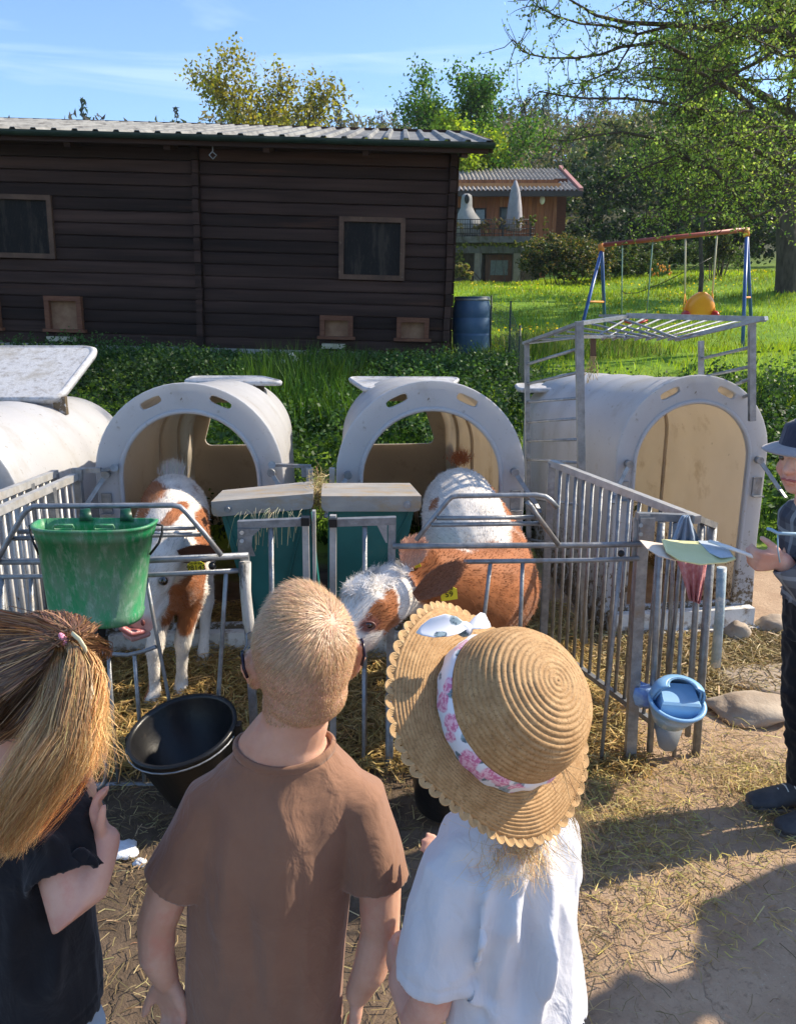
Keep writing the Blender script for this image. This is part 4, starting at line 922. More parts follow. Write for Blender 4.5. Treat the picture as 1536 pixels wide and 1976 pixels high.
# ---------------------------------------------------------------- rack of old gate panels round the right hutch
rack = empty('metal_rack', P(1118, 1180, 3.3), 'old galvanised gate panels laid as a rack over the right hutch', 'metal rack'); rack.location.z = 0; GL = M['galv']
def V_(a): return P(*a)
def bars(pairs, r, nm='bar', parent=None, m=None):
    for a, b in pairs: MB().tube([V_(a), V_(b)], r, 6).build(nm, m or GL, parent)
def sqbar(a, b, w, h, nm, parent, m=None, up=(0,0,1)): MB().beam(V_(a), V_(b), w, h, up).build(nm, m or GL, parent)
A_t, B_t = (1016, 662, 3.75), (1117, 620, 3.3)
sqbar(A_t, (1021, 1190, 3.75), .022, .022, 'post', rack, up=(0,1,0)); sqbar(B_t, (1126, 1240, 3.3), .030, .030, 'post', rack, up=(0,1,0))
for ya, yb in ((703, 672), (741, 718), (776, 768), (815, 807), (851, 848), (887, 893), (960, 975), (1040, 1060)):
    bars([((1017, ya, 3.75), (1118, yb, 3.3))], .007, 'rung', rack)
sqbar((1450, 618, 3.5), (1450, 812, 3.5), .026, .026, 'post', rack, up=(0,1,0)); sqbar((1352, 658, 4.2), (1352, 740, 4.2), .024, .024, 'post', rack, up=(0,1,0))
bars([((1354, 692, 4.2), (1448, 670, 3.5)), ((1354, 728, 4.2), (1448, 707, 3.5)), ((1400, 750, 4.0), (1448, 730, 3.5)), ((1430, 768, 3.7), (1448, 760, 3.5))], .008, 'rung', rack)
sqbar((1158, 609, 4.3), (1218, 609, 4.0), .02, .012, 'top_rail', rack)
sqbar((1208, 609, 3.6), (1478, 616, 3.4), .03, .022, 'top_rail', rack)
sqbar((1013, 662, 3.75), (1118, 624, 3.3), .03, .012, 'top_rail', rack); sqbar((1118, 624, 3.3), (1208, 611, 3.6), .03, .014, 'top_rail', rack)
sqbar((1118, 650, 3.3), (1304, 650, 3.6), .014, .012, 'top_rail', rack); sqbar((1304, 655, 3.6), (1478, 614, 3.3), .03, .016, 'top_rail', rack)
for i in range(8): t = i/7; bars([((lerp(1022, 1190, t), lerp(662, 611, t), lerp(3.7, 3.9, t)), (lerp(1130, 1304, t), lerp(650, 652, t), 3.35))], .005, 'bar', rack)
for i in range(9): t = i/8; bars([((lerp(1215, 1470, t), lerp(612, 616, t), 3.9), (lerp(1140, 1310, t), lerp(655, 656, t), 3.4))], .005, 'bar', rack)
sqbar((1144, 652, 3.35), (1144, 690, 3.35), .022, .012, 'strap', rack, mat('rusty_strap', (.12,.07,.04), rough=.8), up=(0,1,0))
tw = MB(); rr = random.Random(8)
for i in range(16): q = P(1144+rr.uniform(-6, 6), 688, 3.33); tw.tube([q, q+Vector((rr.uniform(-.02,.02), 0, -.04)), q+Vector((rr.uniform(-.05,.03), rr.uniform(-.02,.02), -rr.uniform(.06, .11)))], .0014, 3, False)
tag(tw.build('straw_wisp', mat('wisp', (.45,.34,.16), rough=.8)), 'wisp of dry straw hanging from the rack strap', 'straw wisp')

# ---------------------------------------------------------------- pen fronts and dividers
YL, YR = 2.32, 2.42
def pen(name, loc, label): return empty(name, loc, label, 'pen gate' if 'gate' in name else 'pen divider', 'galvanised pen panels')
pl = pen('pen_gate', (P(240, 1515, YL).x, YL, 0), 'galvanised pen gate with raised hoop behind the green bucket')
def pt(path, r, nm, parent, Y, n=8): MB().tube([P(a, b, Y) if len(c) == 0 else P(a, b, c[0]) for a, b, *c in path], r, n).build(nm, GL, parent)
pt([(-60, 1084), (245, 1083), (480, 1072)], .0105, 'rail', pl, YL); pt([(-60, 1114), (280, 1110), (466, 1101)], .0080, 'rail', pl, YL)
pt([(-6, 1084), (10, 1055), (44, 995), (52, 985), (66, 977), (200, 976), (335, 975), (348, 978), (358, 987), (395, 1030), (428, 1072)], .0085, 'hoop', pl, YL-.01)
pt([(37, 1026), (378, 1018)], .0075, 'rail', pl, YL); pt([(26, 1039), (389, 1031)], .0075, 'rail', pl, YL)
pt([(282, 1110), (300, 1210), (326, 1346), (350, 1512)], .0062, 'bar', pl, YL); pt([(437, 1106), (431, 1200), (422, 1346), (412, 1512)], .0070, 'bar', pl, YL)
pt([(170, 1110), (167, 1180), (163, 1245)], .0060, 'bar', pl, YL); pt([(160, 1243), (175, 1252), (202, 1261), (247, 1264), (280, 1256), (302, 1248)], .0068, 'bow', pl, YL)
pt([(210, 1264), (218, 1380), (230, 1515)], .0066, 'bar', pl, YL); pt([(260, 1264), (268, 1370), (280, 1514)], .0066, 'bar', pl, YL)
pt([(60, 1112), (68, 1300), (78, 1515)], .0066, 'bar', pl, YL); pt([(4, 1114), (8, 1300), (14, 1515)], .0080, 'bar', pl, YL); pt([(120, 1112), (126, 1300), (134, 1515)], .0066, 'bar', pl, YL)
pt([(-60, 1517), (480, 1512)], .009, 'rail', pl, YL)
wt_ = mat('peeling_white_plastic_sleeve', (.62,.60,.55), (.34,.32,.29), 14, .8, 0, .6, 40, stretch=(1,1,.3), dirt=((.10,.09,.08), 8, .56, .62))
MB().tube([P(473, 1085, YL), P(474, 1140, YL), P(480, 1200, YL), P(482, 1232, YL)], [.019, .017, .018, .006], 10).build('torn_sleeve', wt_, pl)
MB().beam(P(473, 1075, YL+.03), P(492, 1425, YL+.03), .024, .024, (0,1,0)).build('post', GL, pl)
MB().ell(P(410, 1092, YL-.012), (.012, .012, .012), n=10, m=8).build('stop_knob', M['black'], pl)
pt([(200, 1455, 2.2), (208, 1480, 2.2), (203, 1510, 2.2), (176, 1535, 2.2), (150, 1545, 2.25)], .0075, 'bucket_ring', pl, 2.2)

pr = pen('pen_gate', (P(990, 1490, YR).x, YR, 0), 'galvanised pen gate with raised hoop in front of the brown faced calf')
pt([(758, 1054), (900, 1053), (1140, 1052), (1238, 1050)], .0095, 'rail', pr, YR); pt([(894, 1084), (1140, 1081), (1232, 1078)], .0080, 'rail', pr, YR)
pt([(803, 1042), (830, 1008), (864, 966), (872, 959), (884, 957), (1035, 955), (1052, 958), (1062, 965), (1075, 980)], .0080, 'hoop', pr, YR)
pt([(1016, 968), (1024, 976), (1034, 992), (1078, 1052)], .0080, 'hoop', pr, YR-.02)
pt([(842, 1000), (1036, 998)], .0072, 'rail', pr, YR-.01); pt([(832, 1013), (1042, 1010)], .0072, 'rail', pr, YR-.01)
pt([(946, 1086), (934, 1190), (920, 1330), (905, 1490)], .0066, 'bar', pr, YR); pt([(1008, 1085), (1004, 1200), (990, 1490)], .0066, 'bar', pr, YR)
pt([(1090, 1083), (1082, 1200), (1070, 1490)], .0066, 'bar', pr, YR) if False else None
pt([(1197, 1082), (1182, 1230), (1172, 1330), (1158, 1480)], .0070, 'bar', pr, YR); pt([(702, 1290), (702, 1447), (701, 1487)], .0062, 'bar', pr, YR)
pt([(790, 1340), (792, 1487)], .0066, 'bar', pr, YR); pt([(845, 1350), (846, 1487)], .0066, 'bar', pr, YR)
pt([(640, 1488), (760, 1487), (1215, 1482)], .0085, 'rail', pr, YR)
MB().ell(P(1198, 1068, YR-.01), (.011, .011, .011), n=10, m=8).build('stop_knob', M['black'], pr)
MB().tube([P(752, 1340, YR), P(751, 1490, YR), P(750, 1560, YR)], .014, 8).build('post', GL, pr)

# narrow panel at the right end
pn = pen('end_gate', (.9, 2.46, 0), 'narrow galvanised end panel with thick bars carrying the blue bowl')
YN = 2.44
sqbar((1241, 992, YN), (1214, 1478, YN), .034, .03, 'post', pn, up=(0,1,0)); sqbar((1228, 1000, YN+.01), (1224, 1080, YN+.01), .02, .012, 'post_flange', pn, M['galv_light'], up=(0,1,0))
MB().box(P(1248, 1022, YN-.02), (.046, .006, .075)).build('hinge_plate', M['galv'], pn)
for py in (1014, 1031): MB().tube([P(1236, py, YN-.035), P(1236, py, YN-.02)], .007, 8).build('bolt', M['galv_light'], pn)
sqbar((1228, 996, YN), (1344, 1000, YN+.04), .024, .024, 'top_rail', pn); sqbar((1344, 1000, YN+.04), (1378, 1014, 2.56), .022, .020, 'top_rail', pn)
for a, b, r_ in (((1276, 1008, YN), (1253, 1450, YN), .0115), ((1302, 1008, YN+.02), (1287, 1300, YN+.1), .0075), ((1325, 1008, YN+.03), (1300, 1460, YN+.02), .0075), ((1352, 1010, 2.52), (1326, 1420, 2.50), .011), ((1375, 1016, 2.56), (1341, 1472, 2.50), .0150)):
    bars([(a, b)], r_, 'bar', pn)
for i in range(5): bars([((1347+i*6, 1015, 2.55+.03*i), (1345+i*6, 1060, 2.55+.03*i))], .004, 'bar', pn)
sqbar((1219, 1440, YN), (1345, 1446, 2.5), .016, .012, 'bottom_rail', pn) if False else None
pb = empty('blue_white_post', P(1382, 1275, 2.95), 'short post wrapped in scuffed pale blue film beside the end panel', 'post')
MB().tube([P(1392, 1095, 2.95), P(1388, 1180, 2.95), P(1380, 1285, 2.95)], [.019, .018, .020], 10).build('post', mat('scuffed_blue_film', (.40,.50,.56), (.20,.30,.36), 14, .5, 0, .5, 40, dirt=((.62,.62,.58), 9, .52, .6)), pb)

# divider between the second pen and the right hutch
dv = pen('pen_divider', (.8, 2.85, 0), 'long barred divider sloping down from the ladder to the narrow end panel')
a3, b3 = P(1063, 893, 3.30), P(1346, 1003, 2.46); aB, bB = Vector((a3.x, a3.y, .08)), Vector((b3.x, b3.y, .08))
MB().beam(a3, b3, .026, .026).build('top_rail', M['galv_light'], dv); MB().beam(aB, bB, .02, .02).build('bottom_rail', GL, dv)
for i in range(15):
    t = (i+.3)/15.4
    if i == 0: MB().beam(a3.lerp(b3, .005), aB.lerp(bB, .005), .030, .030, (0,1,0)).build('post', GL, dv)
    else: MB().tube([a3.lerp(b3, t)-Vector((0,0,.01)), aB.lerp(bB, t)], .0072, 6).build('bar', GL, dv)
# left dividers
for k, (a, b, lab) in enumerate((((153, 917, 3.30), (-90, 1025, 2.36), 'barred divider of the left pen ending at the hutch bracket'), ((108, 913, 3.28), (-120, 1003, 2.36), 'second barred divider close behind, at the far left'))):
    dl_ = pen('pen_divider', (P(*b).x, 2.8, 0), lab); a4, b4 = P(*a), P(*b); aB, bB = Vector((a4.x, a4.y, .08)), Vector((b4.x, b4.y, .08))
    MB().beam(a4, b4, .026, .028).build('top_rail', M['galv_light'], dl_); MB().beam(aB, bB, .02, .02).build('bottom_rail', GL, dl_)
    for i in range(15):
        t = (i+.2)/15
        if i in (0, 4): MB().beam(a4.lerp(b4, t), aB.lerp(bB, t), .028, .028, (0,1,0)).build('post', GL, dl_)
        else: MB().tube([a4.lerp(b4, t)-Vector((0,0,.01)), aB.lerp(bB, t)], .0072, 6).build('bar', M['galv_light'], dl_)
    if k == 0:
        MB().beam(P(140, 908, 3.28), P(196, 907, 3.28), .02, .020, (0,1,0)).beam(P(154, 905, 3.27), P(154, 927, 3.27), .026, .02, (0,1,0)).beam(P(190, 909, 3.28), P(222, 903, 3.31), .012, .02, (0,1,0)).tube([P(221, 903, 3.34), P(221, 903, 3.26)], .016, 12).build('bracket_arm', GL, dl_)
pt_ = pen('pen_divider', P(600, 1000, 3.3), 'short end of the divider between both feeders with a flat hooked bracket'); pt_.location.z = 0
MB().beam(P(525, 897, 3.28), P(600, 900, 3.26), .012, .022, (0,1,0)).beam(P(588, 897, 3.25), P(590, 920, 3.25), .03, .012, (0,1,0)).tube([P(525, 897, 3.34), P(525, 897, 3.24)], .016, 12).build('bracket_arm', GL, pt_)
MB().beam(P(598, 903, 3.25), P(600, 1230, 3.25), .026, .026, (0,1,0)).build('post', M['galv_light'], pt_)
MB().beam(P(641, 903, 3.25), P(641, 1230, 3.25), .022, .022, (0,1,0)).build('post', M['galv_light'], pt_)

# ---------------------------------------------------------------- hay feeders
def feeder(lidp, backp, low, boxp, label, seed, hay):
    f0, f1 = [P(*p) for p in lidp]; b0, b1 = [P(*p) for p in backp]; root = empty('hay_feeder', (f0+f1)/2, label, 'hay feeder', 'teal hay feeders between the pens'); root.location.z = 0
    # folded tin lid with rounded front corners
    dn = Vector((0, 0, -.052)); t = .003; ax = (f1-f0).normalized()
    mb = MB(); mb.add([f0, f1, b1, b0]+[p-Vector((0,0,t)) for p in (f0, f1, b1, b0)], [(0,1,2,3),(7,6,5,4),(0,4,5,1),(1,5,6,2),(2,6,7,3),(3,7,4,0)])
    c = []
    r_ = .018
    for cx, s in ((f0, 1), (f1, -1)):
        pts = [cx+dn*1.0+ax*s*r_, cx+dn*.93+ax*s*r_*.35, cx+dn*.65]
        c.append(pts)
    poly = [f0]+c[0][::-1]+c[1]+[f1]
    nrm = Vector((0, -1, 0)); off = nrm*.003
    n = len(poly); mb.add([p+off for p in poly]+[p for p in poly], [tuple(range(n)), tuple(reversed(range(n, 2*n)))]+[(i, n+i, n+(i+1) % n, (i+1) % n) for i in range(n)])
    for fr, bk in ((f0, b0), (f1, b1)):
        mb.add([fr, bk, bk+dn*.9, fr+dn*.9], [(0,1,2,3)])
    mb.build('lid', M['lid'], root)
    bz = f0.lerp(f1, .16 if label.find('left') >= 0 else .86)+dn*.55
    MB().tube([bz+Vector((0,-.012,0)), bz+Vector((0,.0,0))], .0085, 6).tube([bz+Vector((0,-.006,0)), bz], .013, 12).build('bolt', M['galv'], root)
    top = [f0+dn*.8+ax*.02+Vector((0,.03,0)), f1+dn*.8-ax*.02+Vector((0,.03,0)), b1+dn*.8-ax*.02+Vector((0,.03,0)), b0+dn*.8+ax*.02+Vector((0,.03,0))]
    q0, q1 = [P(*p) for p in low]; bot = [q0, q1, q1+Vector((0,.14,0)), q0+Vector((0,.14,0))]
    mb = MB(); mb.loft([bot, [a.lerp(b, .55) for a, b in zip(bot, top)], top], caps=False); mb.f.append((3,2,1,0)); mb.sm = [False]*len(mb.f)
    mb.build('hopper', M['feeder'], root)
    # diagonal stiffening rib
    MB().beam(bot[0].lerp(bot[1], .1)+Vector((0,-.004,0)), top[0].lerp(top[1], .05)+Vector((0,-.004,0)), .004, .012, (0,1,0)).beam(bot[0].lerp(bot[1], .4)+Vector((0,-.004,0)), top[1].lerp(top[0], .03)+Vector((0,-.004,0)), .004, .012, (0,1,0)).build('rib', M['feeder'], root)
    return root
F1 = feeder([(408, 968, 2.56), (605, 952, 2.60)], [(430, 946, 2.74), (606, 928, 2.80)], [(487, 1200, 2.60), (615, 1190, 2.62)], None, 'left teal hay feeder with crooked tin lid and hay poking out', 1, True)
F2 = feeder([(620, 957, 2.56), (813, 957, 2.56)], [(622, 932, 2.76), (791, 932, 2.76)], [(632, 1200, 2.58), (752, 1200, 2.58)], None, 'right teal hay feeder with level tin lid above the calf head', 2, False)
fr1 = empty('feeder_frame', (P(530, 1100, 2.45).x, 2.45, 0), 'galvanised frame with bolted corner plate in front of the left feeder', 'frame')
YF = 2.45
sqbar((460, 1012, YF), (598, 1006, YF), .024, .024, 'rail', fr1); sqbar((590, 998, YF), (597, 1450, YF), .020, .022, 'post', fr1, M['galv_light'], up=(0,1,0)); sqbar((606, 985, YF+.02), (612, 1450, YF+.02), .010, .022, 'post', fr1, M['galv_light'], up=(0,1,0))
MB().box(P(590, 1005, YF-.012), (.026, .03, .026)).build('tube_end', M['black'], fr1)
V, F = plate([(-.028, .045), (-.03, -.045), (.024, -.045), (.014, -.012), (.018, .02), (.045, .045)], [], .004); c = P(477, 1047, YF-.018)
MB().add([Vector(v)+c for v in V], F).build('corner_plate', GL, fr1)
for py in (1028, 1044): MB().tube([P(467, py, YF-.03), P(467, py, YF-.018)], .007, 8).build('bolt', M['galv_light'], fr1)
bars([((523, 1018, YF), (529, 1440, YF))], .0085, 'bar', fr1)
fr2 = empty('feeder_frame', (P(700, 1100, 2.45).x, 2.45, 0), 'galvanised frame with gusset corner in front of the right feeder', 'frame')
sqbar((643, 994, YF), (643, 1450, YF), .020, .022, 'post', fr2, M['galv_light'], up=(0,1,0)); sqbar((636, 1008, YF), (764, 1004, YF), .024, .024, 'rail', fr2); sqbar((757, 998, YF), (752, 1340, YF), .024, .022, 'post', fr2, up=(0,1,0))
MB().box(P(643, 1008, YF-.012), (.026, .03, .026)).build('tube_end', M['black'], fr2)
bars([((704, 1016, YF), (704, 1440, YF))], .0080, 'bar', fr2)
V, F = plate([(-.035, .035), (0, .035), (0, -.03), (-.004, -.03)], [], .004); c = P(747, 1030, YF-.01)
MB().add([Vector(v)+c for v in V], F).build('gusset', GL, fr2)

# ---------------------------------------------------------------- green bucket on the gate
gm = bpy.data.materials.new('scuffed_green_plastic'); gm = mat('scuffed_green_plastic', (.008,.20,.065), (.015,.27,.09), 6, .42, 0, .15, 60, dirt=[((.12,.24,.14), 11, .42, .60), ((.24,.36,.26), 60, .50, .70)], stretch=(1.3,1,.45))
gb = empty('green_bucket', P(190, 1190, 2.2), 'scuffed green plastic bucket with two hooks hung on the left gate', 'bucket')
YB = 2.20; t0, t1 = P(72, 1005, YB-.02), P(300, 1005, YB-.02); q0, q1 = P(104, 1192, YB), P(274, 1192, YB)
cT, cB = (t0+t1)/2, (q0+q1)/2; wT, wB = (t1-t0).length/2, (q1-q0).length/2; dep = .10
def dsec(c, w, d, n=40):
    """flat back, round front"""
    out = []
    for k in range(n):
        a = 2*math.pi*k/n; x = math.cos(a); y = math.sin(a)
        x = np.sign(x)*abs(x)**.62; yy = np.sign(y)*abs(y)**(.8 if y < 0 else .35)
        out.append(Vector((c.x+x*w, c.y+(yy*d if y < 0 else yy*d*.30), c.z)))
    return out
hB = cB.z; hT = cT.z; rings = []
for u, k in ((0, 1), (.03, 1.02), (.10, 1.03), (.11, 1.0), (.5, 1), (.86, 1), (.861, 1.03), (.93, 1.04), (.97, 1.05), (.975, 1.07), (1.0, 1.07), (1.0, 1.0), (.9, .965), (.2, .93), (.06, .9)):
    c = cB.lerp(cT, u); w = lerp(wB, wT*.97, u); rings.append(dsec(Vector((c.x, c.y, lerp(hB, hT, u))), w*k, lerp(.085, dep, u)*k))
mb = MB(); mb.loft(rings); mb.build('body', gm, gb)
for px in (168, 246):
    MB().loft([[P(px-14, 1006, YB+.0), P(px+12, 1006, YB+.0), P(px+12, 1006, YB+.012), P(px-14, 1006, YB+.012)], [P(px-13, 984, YB+.02), P(px+7, 983, YB+.02), P(px+7, 983, YB+.032), P(px-13, 984, YB+.032)], [P(px-13, 983, YB+.10), P(px+7, 982, YB+.10), P(px+7, 980, YB+.11), P(px-13, 980, YB+.11)]]).build('hook', mat('dark_green_plastic', (.006,.055,.03), rough=.4) , gb)
for px in (124, 202):
    MB().tube([P(px-19, 1018, YB-.105), P(px-17, 1013, YB-.108), P(px+17, 1013, YB-.108), P(px+19, 1018, YB-.105), P(px+17, 1022, YB-.103), P(px-17, 1022, YB-.103), P(px-19, 1018, YB-.105)], .003, 6).build('grip_slot', gm, gb)
for s, xs in ((-1, (66, 58, 60, 76)), (1, (300, 314, 313, 290))):
    MB().tube([P(xs[0], 1012, YB), P(xs[1], 1014, YB), P(xs[2], 1030, YB), P(xs[2]+(-6 if s > 0 else 6), 1048, YB-.02), P(xs[3], 1070, YB-.02)], .0035, 6).build('handle_wire', M['black'], gb)

# ---------------------------------------------------------------- black buckets
def black_bucket(c, rT, rB, h, tiltx, tilty, label):
    root = empty('black_bucket', c, label, 'bucket'); Mx = Matrix.Rotation(tiltx, 3, 'X') @ Matrix.Rotation(tilty, 3, 'Y')
    prof = [(0, -h), (rB*.97, -h), (rB, -h+.006), (lerp(rB, rT, .95), -.035), (rT*1.03, -.03), (rT*1.03, -.008), (rT*1.07, -.004), (rT*1.07, .004), (rT*1.0, .006), (rT*.975, -.005), (rB*.95, -h+.02), (0, -h+.02)]
    MB().lathe(prof, 48, (0,0,0), Mx).build('body', M['black_rubber'], root, origin=(0,0,0))
    a = [Mx @ Vector((rT*1.09*math.cos(t), rT*1.09*math.sin(t), -.012-.12*math.sin(t)*0)) for t in np.linspace(math.pi*1.08, math.pi*1.92, 14)]
    MB().tube(a, .0028, 5).build('handle_wire', M['galv'], root, origin=(0,0,0))
    for s in (-1, 1): MB().box(Mx @ Vector((s*rT*1.07, 0, -.02)), (.02, .03, .035)).build('handle_lug', M['black_rubber'], root, origin=(0,0,0))
    return root
black_bucket(P(352, 1408, 2.13), .152, .105, .22, R(11), R(-8), 'black rubber bucket held low on the left gate, left of the boy')
black_bucket(P(868, 1420, 2.13), .125, .10, .24, R(6), R(0), 'black bucket mostly hidden behind the straw hat')
# pale blue drinking bowl
bb = empty('blue_bowl', P(1300, 1350, 2.36), 'pale blue plastic drinking bowl clipped to the narrow end panel', 'bowl'); bm_ = mat('pale_blue_plastic', (.20,.42,.68), (.27,.48,.73), 5, .35, dirt=((.40,.50,.58), 8, .6, .75), coat=.3)
c = P(1305, 1358, 2.34); Mx = Matrix.Rotation(R(22), 3, 'X') @ Matrix.Rotation(R(6), 3, 'Y')
MB().lathe([(0, -.085), (.055, -.08), (.078, -.03), (.086, 0), (.094, .002), (.094, .010), (.084, .012), (.078, .004), (.05, -.055), (0, -.06)], 36, c, Mx, 1.0, .85).build('bowl', bm_, bb)
mb = MB(); rg = []
for u, k in ((0, 1.0), (.5, .99), (.85, .86), (1, .6), (1.0, .5), (.8, .78), (0, .90)): rg.append([c+Mx @ Vector((math.cos(a)*.088*k, .012+math.sin(a)*.070*k, .006+.062*u)) for a in np.linspace(-.15, math.pi+.15, 22)]+[c+Mx @ Vector((math.cos(a)*.080*k, .012+math.sin(a)*.062*k, .006+.062*u)) for a in np.linspace(math.pi+.15, -.15, 22)])
mb.loft(rg); mb.build('splash_hood', bm_, bb)
mb = MB(); mb.loft([[c+Mx @ Vector(p) for p in ((-.060,-.035,-.035), (.060,-.035,-.035), (.060,.03,-.035), (-.060,.03,-.035))], [c+Mx @ Vector(p) for p in ((-.064,-.030,.026), (.064,-.030,.026), (.060,.05,.036), (-.060,.05,.036))], [c+Mx @ Vector(p) for p in ((-.058,-.022,.031), (.058,-.022,.031), (.055,.05,.041), (-.055,.05,.041))]]); mb.sm = [False]*len(mb.f); mb.build('float_cover', bm_, bb)
mb = MB(); rg = []
for u, k, zz in ((0, .25, -.045), (.3, .8, -.03), (.7, 1.0, .0), (1, .9, .03)): rg.append([P(1245, 1340, 2.43)+Vector((math.cos(a)*.045*k, math.sin(a)*.03*k, zz+.006*math.cos(3*a))) for a in np.linspace(0, 2*math.pi, 14, endpoint=False)])
mb.loft(rg); tag(mb.build('plastic_bag', mat('pale_blue_film', (.38,.55,.72), (.08,.20,.62), 16, .35, bump=.6, bscale=30)), 'crumpled pale blue plastic bag caught beside the bowl', 'plastic bag')
tag(MB().loft([[P(1262+a, 1392, 2.44+b) for a, b in ((-2,0),(60,0),(60,.05),(-2,.05))], [P(1270+a, 1440, 2.44+b) for a, b in ((0,0),(36,0),(36,.04),(0,.04))], [P(1282+a, 1450, 2.44+b) for a, b in ((0,0),(16,0),(16,.03),(0,.03))]]).build('water_pan', mat('grey_pan', (.22,.24,.26), (.3,.31,.32), 9, .6)), 'grey pan hanging under the pale blue bowl', 'pan')
# rags on the end panel
def rag(pix, Y, th, m, label, nm):
    top, bot = pix; rows = []
    n = 18; k = 12
    for j in range(k):
        u = j/(k-1); L = lerp(top[0][0], bot[0][0], u**.8), lerp(top[0][1], bot[0][1], u); Rr = lerp(top[1][0], bot[1][0], u**1.2), lerp(top[1][1], bot[1][1], u)
        rows.append([P(lerp(L[0], Rr[0], i/n), lerp(L[1], Rr[1], i/n), Y+.014*math.sin(i*1.1+j*.25)*(.4+u)) for i in range(n+1)])
    mb = MB(); a = [r_+[p+Vector((0, th, 0)) for p in reversed(r_)] for r_ in rows]; mb.loft(a); o = mb.build(nm, m); return tag(o, label, 'rag')
rag((((1304, 1078), (1364, 1082)), ((1330, 1158), (1350, 1166))), 2.38, .012, mat('pink_towel', (.62,.20,.22), (.78,.40,.40), 60, .95, 0, .9, 90), 'faded pink towel hanging through the end panel below the fan', 'pink_rag')
rag((((1318, 996), (1330, 996)), ((1296, 1044), (1352, 1046))), 2.40, .012, mat('grey_blue_cloth', (.26,.34,.44), (.36,.44,.54), 12, .9, 0, .5, 40), 'grey blue cloth folded over the end panel above the fan', 'blue_rag')

# ---------------------------------------------------------------- straw
def straws(n, posf, L, cols, seed, label, name='straw', up=.15, wdt=.0042, alt=None, altf=.3, crop=None):
    r = np.random.default_rng(seed); c = posf(r, n); n = len(c); a = r.random(n)*6.28; el = r.normal(0, up, n)
    d = np.stack([np.cos(a)*np.cos(el), np.sin(a)*np.cos(el), np.sin(el)], 1); l = (L*r.uniform(.35, 1.3, n))[:, None]; b = r.normal(0, .16, (n, 3))*l; b[:, 2] = np.abs(b[:, 2])
    pts = np.stack([c-d*l/2, c+b*.7, c+d*l/2], 1); nr = np.tile([0, 0, 1.], (n, 1))+r.normal(0, .4, (n, 3))
    V, F, C = ribbons(pts, nr, wdt*r.uniform(.5, 1.2, n), leafcols(n, cols, .28, r, alt, altf), taper=False)
    return tag(obj_np(name, V, F, M['straw'], cols=C), label, 'straw', kind='stuff')
def pen_pos(x0, x1, y0, y1, hmax=.06):
    def f(r, n):
        x = r.uniform(x0, x1, n); y = r.uniform(y0, y1, n); z = TZf(x, y)+.004+hmax*r.random(n)*(.6+.4*np.sin(x*5)*np.cos(y*6)); return np.stack([x, y, z], 1)
    return f
straws(15000, pen_pos(-1.32, -.30, 2.36, 3.9), .11, (.34,.22,.07), 31, 'golden straw bedding around the first calf', 'straw_bedding', alt=(.50,.36,.14), altf=.35)
straws(14000, pen_pos(-.30, .85, 2.36, 3.9), .11, (.36,.24,.08), 32, 'golden straw bedding around the second calf', 'straw_bedding', alt=(.52,.38,.15), altf=.35)
straws(8000, pen_pos(.85, 1.9, 2.9, 3.6, .035), .09, (.24,.17,.07), 33, 'trampled straw before the right hutch', 'trampled_straw', alt=(.42,.33,.16))
straws(5000, pen_pos(-2.3, -1.35, 2.3, 3.4, .05), .10, (.30,.2,.08), 34, 'straw in the leftmost pen', 'straw_bedding', alt=(.46,.34,.14))
def hay_pos(r, n):
    x = r.uniform(.35, 1.75, n); y = 1.55+1.5*r.random(n); dens = np.exp(-((y-(2.3+.12*np.sin(x*4)))/.28)**2)+.10*(y > 1.7)+.30*np.exp(-((x-.55)/.25)**2); k = r.random(n) < dens*(.7+.5*np.sin(x*9+y*4)); x, y = x[k], y[k]
    return np.stack([x, y, TZf(x, y)+.004+.018*r.random(len(x))], 1)
straws(26000, hay_pos, .055, (.42,.30,.13), 35, 'matted dry hay strewn outside the right gate', 'strewn_hay', wdt=.0026, alt=(.50,.42,.12), altf=.3)
def front_pos(r, n):
    x = r.uniform(-1.3, .6, n); y = 1.2+1.15*r.random(n)**.6; return np.stack([x, y, TZf(x, y)+.004+.010*r.random(n)], 1)
straws(3600, front_pos, .06, (.22,.16,.08), 36, 'scattered straw stalks on the dark soil before the gates', 'scattered_straw', wdt=.0026, alt=(.42,.33,.17), altf=.3, up=.08)
straws(450, lambda r, n: np.stack([(x := r.uniform(.3, 1.7, n)), (y := r.uniform(1.1, 1.9, n)), TZf(x, y)+.005+.004*r.random(n)], 1), .05, (.34,.25,.14), 37, 'sparse straw bits on the dry cracked ground', 'scattered_straw', wdt=.0022, up=.05)
r = np.random.default_rng(9); n = 34
x = r.uniform(-.33, -.10, n); c0 = P(520, 985, 2.54)
d = np.stack([r.normal(0, .02, n), -r.random(n)*.02, np.zeros(n)], 1); s = np.stack([c0.x+r.uniform(-.10, .11, n), 2.53+r.uniform(-.01, .02, n), c0.z+r.uniform(-.01, .01, n)], 1)
L = r.uniform(.03, .12, n); pts = np.stack([s+np.stack([d[:, 0]*t, d[:, 1]*t*2-.02*t, -L*t*t+.01*t], 1) for t in (0, .4, .8, 1.1)], 1)
V, F, C = ribbons(pts, np.tile([0, -1., .2], (n, 1)), .0012*np.ones(n), leafcols(n, (.55,.50,.30), .2, r), taper=False); tag(obj_np('hay', V, F, M['straw'], cols=C), 'wisps of hay hanging out under the left feeder lid', 'hay', kind='stuff')
n = 420; c0 = P(613, 945, 2.75); s = np.array(c0)+np.stack([r.normal(0, .009, n), r.uniform(-.10, .08, n), r.normal(-.015, .035, n)], 1); e = s+r.normal(0, .022, (n, 3)); pts = np.stack([s, s*.5+e*.5+r.normal(0, .006, (n, 3)), e], 1)
